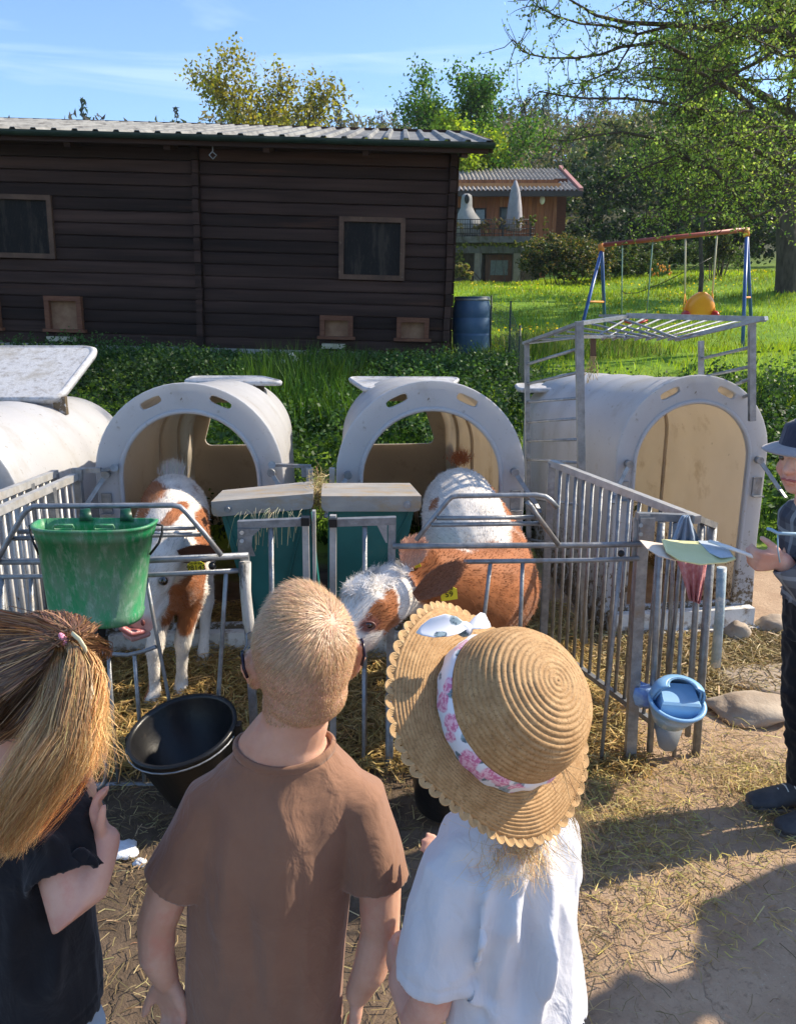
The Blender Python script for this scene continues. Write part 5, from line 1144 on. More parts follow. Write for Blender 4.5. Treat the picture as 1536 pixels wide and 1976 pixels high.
V, F, C = ribbons(pts, r.normal(size=(n, 3)), .0018*np.ones(n), leafcols(n, (.52,.40,.20), .25, r), taper=False); tag(obj_np('hay', V, F, M['straw'], cols=C), 'tuft of hay stuck in the gap between the two feeders', 'hay', kind='stuff')

# odds and ends on the ground
def lump(c, rad, seed, m, name, label, cat, sub=3, amp=.35):
    b = bmesh.new(); bmesh.ops.create_icosphere(b, subdivisions=sub, radius=1)
    for v in b.verts:
        n_ = noise.fractal(v.co*1.3+Vector((seed, 0, 0)), 1, 2, 4); v.co = Vector([v.co[i]*rad[i]*(1+amp*n_) for i in range(3)])
    me = bpy.data.meshes.new(name); b.to_mesh(me); b.free(); me.polygons.foreach_set('use_smooth', [True]*len(me.polygons)); o = addmesh(name, me, m); o.location = c; return tag(o, label, cat)
snow = mat('white_foam', (.62,.66,.72), (.72,.75,.80), 30, .9, 0, .8, 80)
q = P(236, 1648, 1.98); lump((q.x, q.y, .012), (.048, .040, .016), 3, snow, 'foam_scrap', 'larger white crumbly scrap on the dark soil by the ponytail girl', 'scrap'); q = P(271, 1671, 1.93); lump((q.x, q.y, .008), (.017, .015, .010), 5, snow, 'foam_scrap', 'small white crumb beside the larger white scrap', 'scrap')
stone = mat('pale_field_stone', (.32,.24,.17), (.46,.38,.29), 6, .9, 0, .7, 20)
for (px, py, Y, rad, l) in ((1490, 1290, 3.05, (.24, .18, .03), 'flat pinkish stone left of the person in the hat'), (1455, 1335, 2.8, (.16, .12, .05), 'low grey stone lying at the edge of the hay'), (1425, 1180, 3.5, (.06,.05,.07), 'small pale stone at the corner of the right hutch'), (1500, 1170, 3.6, (.09,.07,.06), 'white rounded stone behind the person in the hat')):
    q = P(px, py, Y); lump((q.x, Y, gz(q.x, Y)+rad[2]*.3), rad, px*.01, stone, 'stone', l, 'stone')
# ---------------------------------------------------------------- calves
def patchcols(Vw, white, brown, patches, seed, scale=18, amp=.16, extra=()):
    """coat pattern: brown where inside any patch, ragged hair edge"""
    n = len(Vw); nz = vnoise(Vw, (scale, scale, scale), seed, 3); f = np.zeros(n)
    for c, rad in patches:
        d = np.sqrt((((Vw-np.array(c))/np.array(rad))**2).sum(1))+nz*amp; f = np.maximum(f, 1-sstep(d, .90, 1.06))
    C = np.array(white)[None]*(1-f[:, None])+np.array(brown)[None]*f[:, None]; C *= (1+.22*nz[:, None])
    for c, rad, col, soft in extra:
        d = np.sqrt((((Vw-np.array(c))/np.array(rad))**2).sum(1)); g = (1-sstep(d, 1-soft, 1+soft))[:, None]; C = C*(1-g)+np.array(col)[None]*g
    return C.clip(.004, .9)
def set_col(me, C):
    at = me.color_attributes.new('col', 'FLOAT_COLOR', 'POINT'); c = np.ones((len(C), 4), np.float32); c[:, :3] = C; at.data.foreach_set('color', c.ravel())
def coat(me, n, colf, flow, L, wdt, seed, lift=.25, mask=None, wave=0):
    r = np.random.default_rng(seed); p, nn = sample_mesh(me, n, r, mask); fl = flow(p, nn); fl = fl-nn*(fl*nn).sum(1, keepdims=True); fl /= np.linalg.norm(fl, axis=1, keepdims=True)+1e-9
    fl = fl+nn*lift+r.normal(0, .18, (len(p), 3)); l = (L(p) if callable(L) else L)*r.uniform(.5, 1.3, len(p)); l = l[:, None]
    if wave: sw_ = np.cross(nn, fl)*wave*np.sin(p[:, 0:1]*160+p[:, 2:3]*90+2*r.random((len(p), 1)))
    else: sw_ = 0*fl
    pts = np.stack([p-nn*.002, p+fl*l*.5+sw_*l, p+fl*l-nn*l*.12-sw_*l*.5], 1); c = colf(p)*(1+r.normal(0, .16, (len(p), 1))).clip(.5, 1.6)
    return ribbons(pts, nn, wdt*r.uniform(.6, 1.2, len(p)), c)
def ear(base, tip, w, nrm, th=.010):
    """leaf shaped cupped ear"""
    base = Vector(base); tip = Vector(tip); d = tip-base; L = d.length; d.normalize(); n_ = Vector(nrm); s = d.cross(n_).normalized(); n_ = s.cross(d); rings = []
    for u, k, cup in ((0, .42, .3), (.15, .7, .45), (.35, .98, .5), (.6, 1.0, .4), (.8, .72, .25), (.93, .40, .1), (1.0, .10, 0)):
        c = base+d*L*u; rg = []
        for a in range(12):
            t = 2*math.pi*a/12; x = math.cos(t); y = math.sin(t); rg.append(c+s*(x*w*.5*k)+n_*((y*th*.5*k)+(x*x)*w*.42*cup*k))
        rings.append(rg)
    mb = MB(); mb.loft(rings); return mb
white1, brown1 = (.68,.63,.57), (.33,.115,.038)
def tagplate(c, w, h, xdir, ydir, txt, small, parent, th=.0016):
    X_ = Vector(xdir).normalized(); Y_ = Vector(ydir).normalized(); Z_ = X_.cross(Y_); Mx = Matrix((X_, Y_, Z_)).transposed()
    V, F = plate([(-w/2, -h/2), (w/2, -h/2), (w/2, h*.18), (w*.18, h*.42), (w*.10, h*.56), (-w*.10, h*.56), (-w*.18, h*.42), (-w/2, h*.18)], [], th)
    mb = MB(); mb.add([Mx @ Vector((v[0], v[2], -v[1]))+Vector(c) for v in V], [tuple(reversed(f)) for f in F])
    o = mb.build('ear_tag', mat('yellow_tag', (.80,.68,.03), (.88,.76,.05), 8, .4), parent)
    text_mb(txt, h*.50, Vector(c)+Mx @ Vector((0, -h*.10, th)), Mx).build('tag_number', M['black'], o)
    text_mb(small, h*.20, Vector(c)+Mx @ Vector((0, h*.22, th)), Mx).build('tag_letters', M['black'], o)
    MB().ell(Vector(c)+Mx @ Vector((0, h*.44, th)), (.004, .004, .004), n=8, m=6).build('tag_pin', M['black'], o)
def make_calf(name, label, spine, legs, head, ears, patches, seed, ground_c, extra=(), tail=None):
    root = empty(name, ground_c, label, 'calf', 'calves in the pens'); mb = MB()
    mb.limb([p for p, r_ in spine], [r_ for p, r_ in spine], 20, up=(0,0,1))
    for lg in legs: mb.limb([p for p, r_ in lg], [r_ for p, r_ in lg], 10, up=(0,1,0))
    mb.limb([p for p, r_ in head], [r_ for p, r_ in head], 16, up=(0,0,1))
    for e in extra: mb.limb(*e)
    me = remesh(mb, 'body', .0088, 4); V, N = verts_np(me)
    colf = lambda p: patchcols(p, white1, brown1, patches[0], seed, extra=patches[1])
    set_col(me, colf(V)); V -= np.array(ground_c); set_verts(me, V); me.materials.append(M['furcol'])
    o = addmesh('body', me, None, root)
    gc = np.array(ground_c)
    def flow(p, n):
        f = np.tile([0.1, .9, -.5], (len(p), 1)); hd = p+gc; h0 = np.array(head[0][0]); h1 = np.array(head[-1][0]); ax = h1-h0; t = ((hd-h0)@ax)/(ax@ax); near_ = (np.linalg.norm(hd-(h0+np.clip(t, 0, 1)[:, None]*ax), axis=1) < .12)
        f[near_] = -ax/np.linalg.norm(ax)*.9+np.array([0, .1, -.2]); lg = (hd[:, 2] < .36); f[lg] = [0, .05, -1]; return f
    mz = np.array(head[-1][0]); nosef = lambda p: (np.linalg.norm(p+gc-mz, axis=1) > .062).astype(float)
    V2, F2, C2 = coat(me, 34000, lambda p: colf(p+gc), flow, lambda p: np.where((p+gc)[:, 2] > .3, .020, .013), .0024, seed, mask=nosef)
    o = obj_np('coat', V2, F2, M['furcol'], root, cols=C2); o['kind'] = 'stuff'
    for i, (b, t, w, n_, col) in enumerate(ears):
        em = ear(b, t, w, n_); me2 = remesh(em, 'ear', .003, 3); Ve, Ne = verts_np(me2); set_col(me2, np.tile(col, (len(Ve), 1))*(1+.15*vnoise(Ve, (30, 30, 30), 3)[:, None])); set_verts(me2, Ve-gc); me2.materials.append(M['furcol']); eo = addmesh('ear', me2, None, root)
        d = Vector(t)-Vector(b)
        V3, F3, C3 = coat(me2, 1800, lambda p: np.tile(col, (len(p), 1)), lambda p, n: np.tile(tuple(d), (len(p), 1)), .014, .0020, seed+i, lift=.3)
        obj_np('ear_hair', V3, F3, M['furcol'], eo, cols=C3)['kind'] = 'stuff'
    return root, me, colf
eyem = mat('dark_eye', (.006,.004,.004), rough=.05, spec=.8, coat=1.0); nosem = mat('pink_muzzle', (.62,.28,.24), (.72,.38,.32), 20, .35, 0, .3, 120, spec=.6, sss=.2); tongm = mat('tongue', (.36,.11,.11), (.46,.16,.15), 20, .3, 0, .3, 90, spec=.7)
# first calf, standing, head lowered behind the green bucket, licking its nose
poll = P(326, 1052, 2.66); mz = P(268, 1196, 2.47); eyeA = P(316, 1121, 2.52)
fwd = (mz-poll).normalized()
spine = [((-1.00,3.56,.60), (.115,.15)), ((-.985,3.44,.635), (.145,.172)), ((-.94,3.2,.575), (.155,.185)), ((-.88,3.0,.545), (.138,.185)), ((-.835,2.87,.56), (.105,.165)), ((-.80,2.77,.61), (.078,.12)), (tuple(poll+Vector((0,.02,-.03))), (.066,.085))]
def leg(top, knee, fet, hoof, r0=.06): return [(top, r0), (tuple(Vector(top).lerp(Vector(knee), .6)), r0*.62), (knee, .036), (tuple(Vector(knee).lerp(Vector(fet), .25)), .026), (tuple(Vector(knee).lerp(Vector(fet), .75)), .022), (fet, .028), (hoof, .030)]
legs = [leg((-.90,2.96,.44), (-.945,2.88,.22), (-.955,2.88,.05), (-.965,2.85,.02)), leg((-.80,2.97,.44), (-.852,2.95,.22), (-.868,2.95,.05), (-.868,2.92,.02)),
        leg((-1.07,3.46,.50), (-1.08,3.60,.27), (-1.08,3.54,.05), (-1.08,3.51,.02), .085), leg((-.89,3.40,.48), (-.85,3.36,.24), (-.845,3.22,.05), (-.845,3.18,.02), .08)]
head = [(tuple(poll), (.058,.062)), (tuple(poll.lerp(mz, .25)), (.066,.068)), (tuple(poll.lerp(mz, .45)), (.060,.062)), (tuple(poll.lerp(mz, .75)), (.042,.045)), (tuple(mz), (.041,.038))]
pw = lambda a, b, c, *r_: (tuple(P(a, b, c)), r_)
pat = ([pw(300, 958, 3.32, .16, .2, .055), pw(272, 985, 3.15, .06, .12, .06), pw(408, 1010, 3.25, .05, .25, .22), pw(340, 1010, 3.05, .035, .25, .07), pw(322, 1062, 2.82, .085, .16, .075), pw(392, 1040, 3.0, .03, .12, .06), pw(370, 1085, 2.8, .10, .14, .06), pw(355, 1150, 2.79, .10, .175, .20), pw(350, 1200, 2.85, .085, .14, .10), pw(350, 1195, 2.74, .065, .12, .08), pw(372, 1200, 2.8, .035, .1, .11), pw(275, 1330, 2.86, .03, .06, .05)],
       [pw(262, 1205, 2.43, .065, .08, .055)+((.62,.33,.28), .25), (tuple(eyeA), (.03,.03,.03), (.5,.32,.28), .4), (tuple(poll+fwd*.15+Vector((-.0,-.05,.0))), (.05,.08,.11), (.66,.62,.58), .2)])
c1, me1, _ = make_calf('calf', 'white calf with brown patches licking its nose behind the green bucket', spine, legs, head, [(tuple(P(338, 1072, 2.62)), tuple(P(428, 1062, 2.60)), .075, (0.1,-1,-.15), (.12,.045,.025)), (tuple(P(306, 1062, 2.62)), tuple(P(225, 1062, 2.60)), .075, (0,-1,-.15), (.16,.06,.03))], pat, 5, (-.92, 3.15, 0),
    extra=[([tuple(mz+Vector((.012,-.004,-.030))), tuple(poll.lerp(mz, .6)+Vector((.02,.02,-.05)))], [(.034,.02), (.036,.03)], 12)])
MB().ell(eyeA, (.0155, .0155, .0155), n=16, m=12).build('eye', eyem, c1)
for dx in (.027, -.02): MB().ell(mz+Vector((dx, -.040, .006)), (.007, .006, .011), n=12, m=8).build('nostril', mat('nostril_dark', (.16,.045,.04), rough=.5), c1)
mb = MB(); mb.limb([mz+Vector((.015,-.020,-.030)), mz+Vector((-.015,-.046,-.026)), mz+Vector((-.038,-.052,-.006)), mz+Vector((-.040,-.048,.018))], [(.020,.012), (.020,.013), (.017,.012), (.011,.009)], 12); addmesh('tongue', remesh(mb, 'tongue', .003, 3), tongm, c1).location = -Vector(c1.location)
mb = MB(); mb.limb([mz+Vector((.03,-.012,-.045)), mz+Vector((-.015,-.030,-.052)), mz+Vector((-.04,-.02,-.042))], [.011, .013, .010], 10); addmesh('lower_lip', remesh(mb, 'lower_lip', .003, 3), mat('lip', (.42,.20,.18), (.5,.28,.25), 30, .4), c1).location = -Vector(c1.location)
tagplate(P(379, 1093, 2.50), .056, .050, (1, .05, .02), (0, -.12, 1), '98143', 'DE 09 536', c1)
# tail tuft / hip hair
r_ = np.random.default_rng(8); tp = np.array(P(334, 908, 3.52)); n = 500; s = tp+r_.normal(0, .022, (n, 3))*[1, .6, .3]; e = s+np.array([0, .01, .035])*r_.uniform(.4, 1.3, (n, 1))+r_.normal(0, .01, (n, 3)); s -= [0, 0, .015]
V, F, C = ribbons(np.stack([s, s*.5+e*.5, e], 1), np.tile([0, -1., .3], (n, 1)), .002*np.ones(n), leafcols(n, (.72,.66,.6), .1, r_)); obj_np('tail_hair', V, F, M['furcol'], c1, cols=C, origin=c1.location)['kind'] = 'stuff'
MB().tube([tp-np.array([0,0,.0]), tp+np.array([.006, .0, .055])], [.006, .001], 6).build('tail', mat('tail_white', white1, rough=.8), c1)

# second calf: brown shoulders, white curly forehead, head through the gate
pol2 = P(768, 1140, 2.43); mz2 = P(622, 1272, 2.20); eye2 = P(711, 1206, 2.228); f2 = (mz2-pol2).normalized()
spine = [((.255,3.52,.62), (.12,.15)), ((.265,3.40,.665), (.16,.175)), ((.285,3.15,.615), (.185,.20)), ((.315,2.92,.555), (.195,.21)), ((.325,2.74,.515), (.185,.20)), ((.285,2.62,.545), (.135,.165)), ((.20,2.54,.61), (.095,.125)), ((.11,2.49,.65), (.078,.105)), (tuple(pol2+Vector((.02,.02,-.01))), (.07,.085))]
legs = [leg((.20,2.76,.42), (.18,2.72,.22), (.18,2.73,.05), (.18,2.70,.02)), leg((.42,2.80,.42), (.43,2.74,.22), (.43,2.76,.05), (.43,2.73,.02)), leg((.17,3.40,.5), (.16,3.52,.28), (.16,3.46,.05), (.16,3.43,.02), .085), leg((.36,3.38,.5), (.37,3.48,.28), (.37,3.42,.05), (.37,3.39,.02), .085)]
ctr = P(716, 1172, 2.32)
head = [(tuple(pol2), (.080,.080)), (tuple(pol2.lerp(ctr, .6)), (.090,.092)), (tuple(ctr), (.086,.094)), (tuple(ctr.lerp(mz2, .35)+Vector((0,0,-.018))), (.074,.084)), (tuple(ctr.lerp(mz2, .7)+Vector((0,0,-.01))), (.058,.062)), (tuple(mz2), (.055,.050))]
pat2 = ([((.31,2.60,.44), (.32,.27,.22)), pw(960, 1150, 2.72, .26, .20, .20), pw(1000, 1135, 2.90, .22, .27, .20), pw(975, 1108, 2.83, .20, .20, .17), ((.32,2.67,.565), (.27,.19,.135)), ((.31,2.50,.60), (.27,.20,.145)), ((.34,2.62,.62), (.24,.16,.11)), ((.36,2.90,.60), (.16,.16,.10)), pw(840, 1110, 2.5, .13, .14, .13), pw(1010, 1180, 2.75, .15, .2, .25), pw(955, 948, 3.32, .10, .14, .035), pw(935, 985, 3.18, .12, .12, .028), pw(985, 990, 3.1, .05, .25, .08), pw(865, 978, 3.15, .08, .1, .04), pw(890, 890, 3.52, .03, .05, .05), pw(752, 1190, 2.30, .030, .08, .10), pw(735, 1190, 2.24, .045, .06, .05), pw(800, 1110, 2.47, .075, .1, .09), pw(905, 1200, 2.6, .16, .2, .2), pw(850, 1075, 2.75, .05, .1, .04)],
        [(tuple(eye2), (.033,.04,.024), (.20,.07,.05), .35), pw(700, 1268, 2.2, .07, .09, .05)+((.60,.50,.44), .5), pw(630, 1272, 2.16, .06, .06, .05)+((.6,.32,.28), .3)])
c2, me2, col2 = make_calf('calf', 'brown shouldered calf with curly white forehead reaching its head through the gate', spine, legs, head, [], pat2, 9, (.3, 3.0, 0))
for b, t, w, n_, cc in ((P(782, 1092, 2.42), P(812, 1036, 2.46), .092, (-.2,-1,.1), (.58,.32,.21)), (P(800, 1152, 2.33), P(896, 1086, 2.38), .085, (.1,-1,.2), (.20,.085,.045))):
    em = ear(b, t, w, n_, .012); m_ = remesh(em, 'ear', .003, 3); Ve, Ne = verts_np(m_); set_col(m_, np.tile(cc, (len(Ve), 1))*(1+.2*vnoise(Ve, (30, 30, 30), 3)[:, None])); set_verts(m_, Ve-np.array(c2.location)); m_.materials.append(M['furcol']); eo = addmesh('ear', m_, None, c2); d = t-b
    V3, F3, C3 = coat(m_, 1800, lambda p: np.tile(cc, (len(p), 1))*1.15, lambda p, n: np.tile(tuple(d), (len(p), 1)), .016, .0020, 3, lift=.3); obj_np('ear_hair', V3, F3, M['furcol'], eo, cols=C3)['kind'] = 'stuff'
MB().ell(eye2+Vector((.0,.004,0)), (.0165, .012, .0135), n=16, m=12).build('eye', eyem, c2)
mb = MB(); ex = [eye2+Vector((math.cos(a)*.020, -.006, math.sin(a)*.0125)) for a in np.linspace(0, 2*math.pi, 17)]; mb.tube(ex, .0034, 6, False); mb.build('eyelid', mat('eyelid', (.16,.07,.055), rough=.4), c2)
MB().ell(mz2+Vector((.01,-.046,.004)), (.010, .006, .008), n=12, m=8).build('nostril', mat('nostril_dark2', (.14,.05,.04)), c2)
# curly forehead
r_ = np.random.default_rng(15); gc = np.array(c2.location); fc = np.array(P(705, 1120, 2.36)); fc2 = np.array(P(745, 1095, 2.42))
msk = lambda p: ((np.linalg.norm(p+gc-fc, axis=1) < .085) | (np.linalg.norm(p+gc-fc2, axis=1) < .07)).astype(float)
V2, F2, C2 = coat(me2, 8000, lambda p: np.tile((.84,.80,.76), (len(p), 1)), lambda p, n: np.tile((.2, -.3, .6), (len(p), 1))+1.2*np.stack([np.sin(p[:, 2]*90), np.cos(p[:, 0]*90), np.sin(p[:, 0]*70+p[:, 2]*50)], 1), .030, .0026, 16, lift=.5, mask=msk, wave=.5)
obj_np('forehead_curls', V2, F2, M['furcol'], c2, cols=C2)['kind'] = 'stuff'
tagplate(P(866, 1144, 2.36), .052, .054, (1, .1, .12), (-.12, -.2, 1), '59', 'DE 09', c2)
tagplate(P(803, 1083, 2.43), .022, .05, (.9, .5, .2), (-.15, -.2, 1), '', 'D', c2) if False else MB().box(P(803, 1084, 2.43), (.020, .004, .040), Matrix.Rotation(R(-20), 3, 'Y')).build('ear_tag', mat('yellow_tag2', (.80,.72,.03), rough=.4), c2)
n = 500; tp = np.array(P(888, 888, 3.52)); s = tp+r_.normal(0, .022, (n, 3))*[1, .6, .6]; e = s+np.array([0, .0, .03])*r_.uniform(.2, 1.3, (n, 1))+r_.normal(0, .012, (n, 3))
V, F, C = ribbons(np.stack([s, s*.5+e*.5, e], 1), np.tile([0, -1., .3], (n, 1)), .002*np.ones(n), leafcols(n, (.36,.10,.03), .15, r_)); obj_np('tail_hair', V, F, M['furcol'], c2, cols=C, origin=c2.location)['kind'] = 'stuff'
# ---------------------------------------------------------------- people
def CW(px, py, d): cx = (px-768)/FPX*d; cy = (988-py)/FPX*d; return Vector((cx, cp*d+cy*sp, CH-sp*d+cy*cp))
def camv(x, y, z): return Vector((x, y*sp-z*cp, y*cp+z*sp))     # right, up, towards the lens -> place
def hand(mb, wrist, d, side, s=1.0, curl=.5, spread=.16, thumb=1):
    """palm and five fingers; d along the hand, side towards the thumb"""
    w = Vector(wrist); d = Vector(d).normalized(); sd = Vector(side); sd = (sd-d*sd.dot(d)).normalized(); n = d.cross(sd).normalized()*thumb
    L = .055*s
    for k in (-1, -.33, .33, 1): mb.limb([w+sd*k*.008*s, w+d*L*.55+sd*k*.017*s, w+d*L+sd*k*.020*s], [(.011*s, .010*s), (.012*s, .010*s), (.0095*s, .0088*s)], 8)
    for k, ln, in ((1, .040), (.36, .046), (-.3, .043), (-.95, .034)):
        b = w+d*L*.92+sd*k*.019*s; dd = (d+sd*k*spread).normalized(); p = [b]
        for j in range(3): a = curl*(.5+.5*j); dd = (dd*math.cos(a*.6)+n*math.sin(a*.6)).normalized(); p.append(p[-1]+dd*ln*s*(.42, .32, .26)[j])
        mb.limb(p, [.0074*s, .0070*s, .0064*s, .0052*s], 8)
    b = w+d*L*.25+sd*.018*s; dd = (d*.7+sd*.7+n*.25).normalized(); p = [b, b+dd*.022*s]; dd = (dd+d*.5+n*.3*curl).normalized(); p.append(p[-1]+dd*.018*s); p.append(p[-1]+(dd+d*.4+n*.4*curl).normalized()*.014*s)
    mb.limb(p, [.0105*s, .0090*s, .0080*s, .0062*s], 8)
def ellring(c, rx, ry, rot=0, n=28, tilt=(0, 0), sq=1.0):
    out = []
    for k in range(n):
        a = 2*math.pi*k/n; x = math.cos(a); y = math.sin(a); x = np.sign(x)*abs(x)**sq; y = np.sign(y)*abs(y)**sq; x *= rx; y *= ry
        X_ = x*math.cos(rot)-y*math.sin(rot); Y_ = x*math.sin(rot)+y*math.cos(rot)
        out.append(Vector((c[0]+X_, c[1]+Y_, c[2]+X_*tilt[0]+Y_*tilt[1])))
    return out
def sleeve(mb, pts, rad, n=18, th=.006):
    """open ended sleeve: outside down, hem, inside back up"""
    pts = [Vector(p) for p in pts]; d = (pts[-1]-pts[-2]).normalized()
    P2 = [pts[0]-(pts[1]-pts[0]).normalized()*.015]+pts+[pts[-1]+d*.001, pts[-1]-d*.022]; k = lambda r_, o: (r_[0]-o, r_[1]-o) if isinstance(r_, tuple) else r_-o
    P2 = pts+[pts[-1]+d*.0015, pts[-1]-d*.028]; R2 = list(rad)+[k(rad[-1], th), k(rad[-1], th*1.6)]
    # keep the frame steady on the way back by building rings by hand
    u = None; rings = []
    for i, p in enumerate(P2):
        t = d if i >= len(pts)-1 else (P2[i+1]-P2[max(0, i-1)]).normalized()
        if u is None: u = Vector((0,1,0))
        u = (u-t*u.dot(t)).normalized(); w = t.cross(u); ra, rb = R2[i] if isinstance(R2[i], tuple) else (R2[i], R2[i])
        rings.append([p+w*(math.cos(2*math.pi*q/n)*ra)+u*(math.sin(2*math.pi*q/n)*rb) for q in range(n)])
    mb.loft(rings)
def fabric(name, c, c2, rough=.85, sheen=.25, bump=.25, sc=260, **k):
    m = mat(name, c, c2, 7, rough, 0, bump, sc, sheen=sheen, spec=.2, bdist=.002, **k); nt = m.node_tree; N = nt.nodes; L = nt.links
    b = [n for n in N if n.type == 'BUMP'][0]; mp = N.new('ShaderNodeMapping'); mp.inputs['Scale'].default_value = (1, 1, .55); tc = [n for n in N if n.type == 'TEX_COORD'][0]; L.new(tc.outputs['Object'], mp.inputs[0])
    nz = N.new('ShaderNodeTexNoise'); nz.inputs['Scale'].default_value = 17; nz.inputs['Detail'].default_value = 3; nz.inputs['Distortion'].default_value = 1.2; L.new(mp.outputs[0], nz.inputs['Vector'])
    b2 = N.new('ShaderNodeBump'); b2.inputs['Strength'].default_value = .55; b2.inputs['Distance'].default_value = .012; L.new(nz.outputs[0], b2.inputs['Height']); L.new(b2.outputs[0], b.inputs['Normal']); return m
def place(me, name, m, root): 
    V, N = verts_np(me); set_verts(me, V-np.array(root.location)); return addmesh(name, me, m, root)
def dfx(me, fs=(), amp=.0025, sc=(14, 14, 5), seed=1, extra=None):
    V, N = verts_np(me); V = folds(V, N, [(a, b, w, h*2.6) for a, b, w, h in fs]); nz = vnoise(V, sc, seed, 2); nz = .5*nz+(.35-1.6*np.abs(vnoise(V, sc, seed+9, 2))); V = V+N*(amp*nz)[:, None]
    if extra is not None: V = V+N*extra(V, N)[:, None]
    set_verts(me, V)
def head_mesh(mb, c, Rm, s=1.0, jaw=True):
    """skull, jaw, nose, brow, lips, ears in head space (x right, y front, z up)"""
    c = Vector(c); T = lambda p: Rm @ (Vector(p)*s)+c
    mb.ell(c, (.072*s, .092*s, .090*s), Rm, 24, 16)
    mb.ell(T((0, -.018, .010)), (.0755*s, .078*s, .078*s), Rm, 24, 16)
    if jaw:
        mb.ell(T((0, .030, -.045)), (.056*s, .058*s, .058*s), Rm, 20, 14); mb.ell(T((0, .062, -.078)), (.026*s, .022*s, .018*s), Rm, 12, 8)
        for q in (-1, 1): mb.ell(T((q*.036, .056, -.030)), (.026*s, .026*s, .026*s), Rm, 12, 8); mb.ell(T((q*.030, .082, .012)), (.024*s, .010*s, .008*s), Rm, 12, 8)
        mb.limb([T((0, .086, .004)), T((0, .096, -.014)), T((0, .103, -.028))], [.008*s, .009*s, .011*s], 10)
        for q in (-1, 1): mb.ell(T((q*.010, .094, -.030)), (.008*s, .009*s, .007*s), Rm, 10, 8)
        mb.limb([T((-.018, .086, -.052)), T((0, .094, -.050)), T((.018, .086, -.052))], [.005*s, .006*s, .005*s], 8); mb.limb([T((-.016, .085, -.061)), T((0, .092, -.062)), T((.016, .085, -.061))], [.005*s, .0065*s, .005*s], 8)
def ears2(mb, c, Rm, s=1.0, out=.012):
    c = Vector(c); T = lambda p: Rm @ (Vector(p)*s)+c
    for q in (-1, 1):
        pts = [T((q*.074, .004, -.040)), T((q*(.080+out*.4), -.004, -.028)), T((q*(.084+out), -.012, -.006)), T((q*(.083+out), -.012, .012)), T((q*(.078+out*.4), -.002, .020)), T((q*.074, .008, .010))]
        mb.limb(pts, [.006*s]*6, 8); mb.ell(T((q*(.079+out*.3), -.002, -.010)), (.006*s, .014*s, .026*s), Rm, 12, 8)

# ---- the boy in the brown shirt
boy = empty('person', (-.2, 1.16, 0), 'boy with short blond hair and sunglasses in a plain brown shirt seen from behind', 'person')
hc = Vector((-.148, 1.16, .992)); Rb = Matrix.Rotation(R(14), 3, 'Z') @ Matrix.Rotation(R(-4), 3, 'X')
mb = MB(); Rbs = Rb @ Matrix.Diagonal((.93, 1, 1.13)); head_mesh(mb, hc, Rbs, 1.10); mb.ell(hc+Rb @ Vector((0, -.026, -.052)), (.064, .056, .055), Rb, 20, 14); ears2(mb, hc+Vector((0,0,-.008)), Rb, 1.00, .008)
mb.limb([hc+Vector((-.008,-.022,-.045)), (-.162,1.148,.885), (-.172,1.152,.862), (-.180,1.155,.838), (-.182,1.158,.79)], [(.052,.050), (.053,.050), (.058,.052), (.074,.055), (.095,.060)], 18)
mb.loft([ellring((-.225,1.16,.33), .10, .075), ellring((-.21,1.16,.6), .105, .08), ellring((-.19,1.16,.74), .12, .075), ellring((-.178,1.16,.775), .08, .045)])
LA = [(-.290,1.157,.705), (-.330,1.145,.67), (-.372,1.135,.60), (-.402,1.125,.52), (-.405,1.12,.46), (-.396,1.13,.405)]
RA = [(-.085,1.157,.705), (-.052,1.15,.67), (-.030,1.14,.60), (-.030,1.13,.50), (-.048,1.12,.43), (-.068,1.12,.385)]
ra_ = [.030, .037, .037, .033, .030, .0225]
mb.limb(LA, ra_, 14); mb.limb(RA, ra_, 14)
hand(mb, LA[-1], (.22, -.12, -1), (-.9, .45, 0), 1.12, .95, .07, thumb=-1); hand(mb, RA[-1], (-.12, .06, -1), (.0, 1, 0), 1.02, .25, .1, thumb=-1)
for s in (-1, 1): mb.limb([(-.23+s*.055,1.16,.40), (-.23+s*.06,1.17,.24), (-.23+s*.062,1.16,.10), (-.23+s*.062,1.16,.05)], [.062, .045, .036, .030], 14)
bodym = remesh(mb, 'body', .0042, 3); place(bodym, 'body', M['skin'], boy)
# shirt
mb = MB(); rot = R(3)
tor = [(-.236,1.155,.292,.134,.098), (-.236,1.155,.285,.139,.103), (-.234,1.155,.34,.138,.102), (-.226,1.16,.46,.136,.10), (-.214,1.162,.58,.137,.10), (-.200,1.163,.67,.140,.098), (-.190,1.162,.725,.138,.092), (-.184,1.160,.762,.134,.080), (-.180,1.158,.788,.118,.067), (-.180,1.157,.808,.096,.060), (-.181,1.157,.826,.082,.058), (-.182,1.157,.829,.075,.052), (-.182,1.157,.805,.072,.049)]
mb.loft([ellring(t[:3], t[3], t[4], rot, 36, tilt=((-.02 if i > 7 else 0), (.10 if i > 8 else 0)), sq=.92) for i, t in enumerate(tor)])
SLL = [(-.268,1.157,.755), (-.300,1.150,.735), (-.326,1.142,.680), (-.346,1.136,.635), (-.364,1.130,.597)]; SRR = [(-.096,1.157,.755), (-.064,1.155,.735), (-.050,1.150,.675), (-.042,1.144,.635), (-.038,1.138,.597)]
rr_ = [(.044,.050), (.048,.055), (.050,.056), (.053,.057), (.058,.059)]
sleeve(mb, SLL, rr_); sleeve(mb, SRR, rr_)
sh = remesh(mb, 'shirt', .0046, 4)
B_ = lambda px, py: tuple(P(px, py, 1.065))
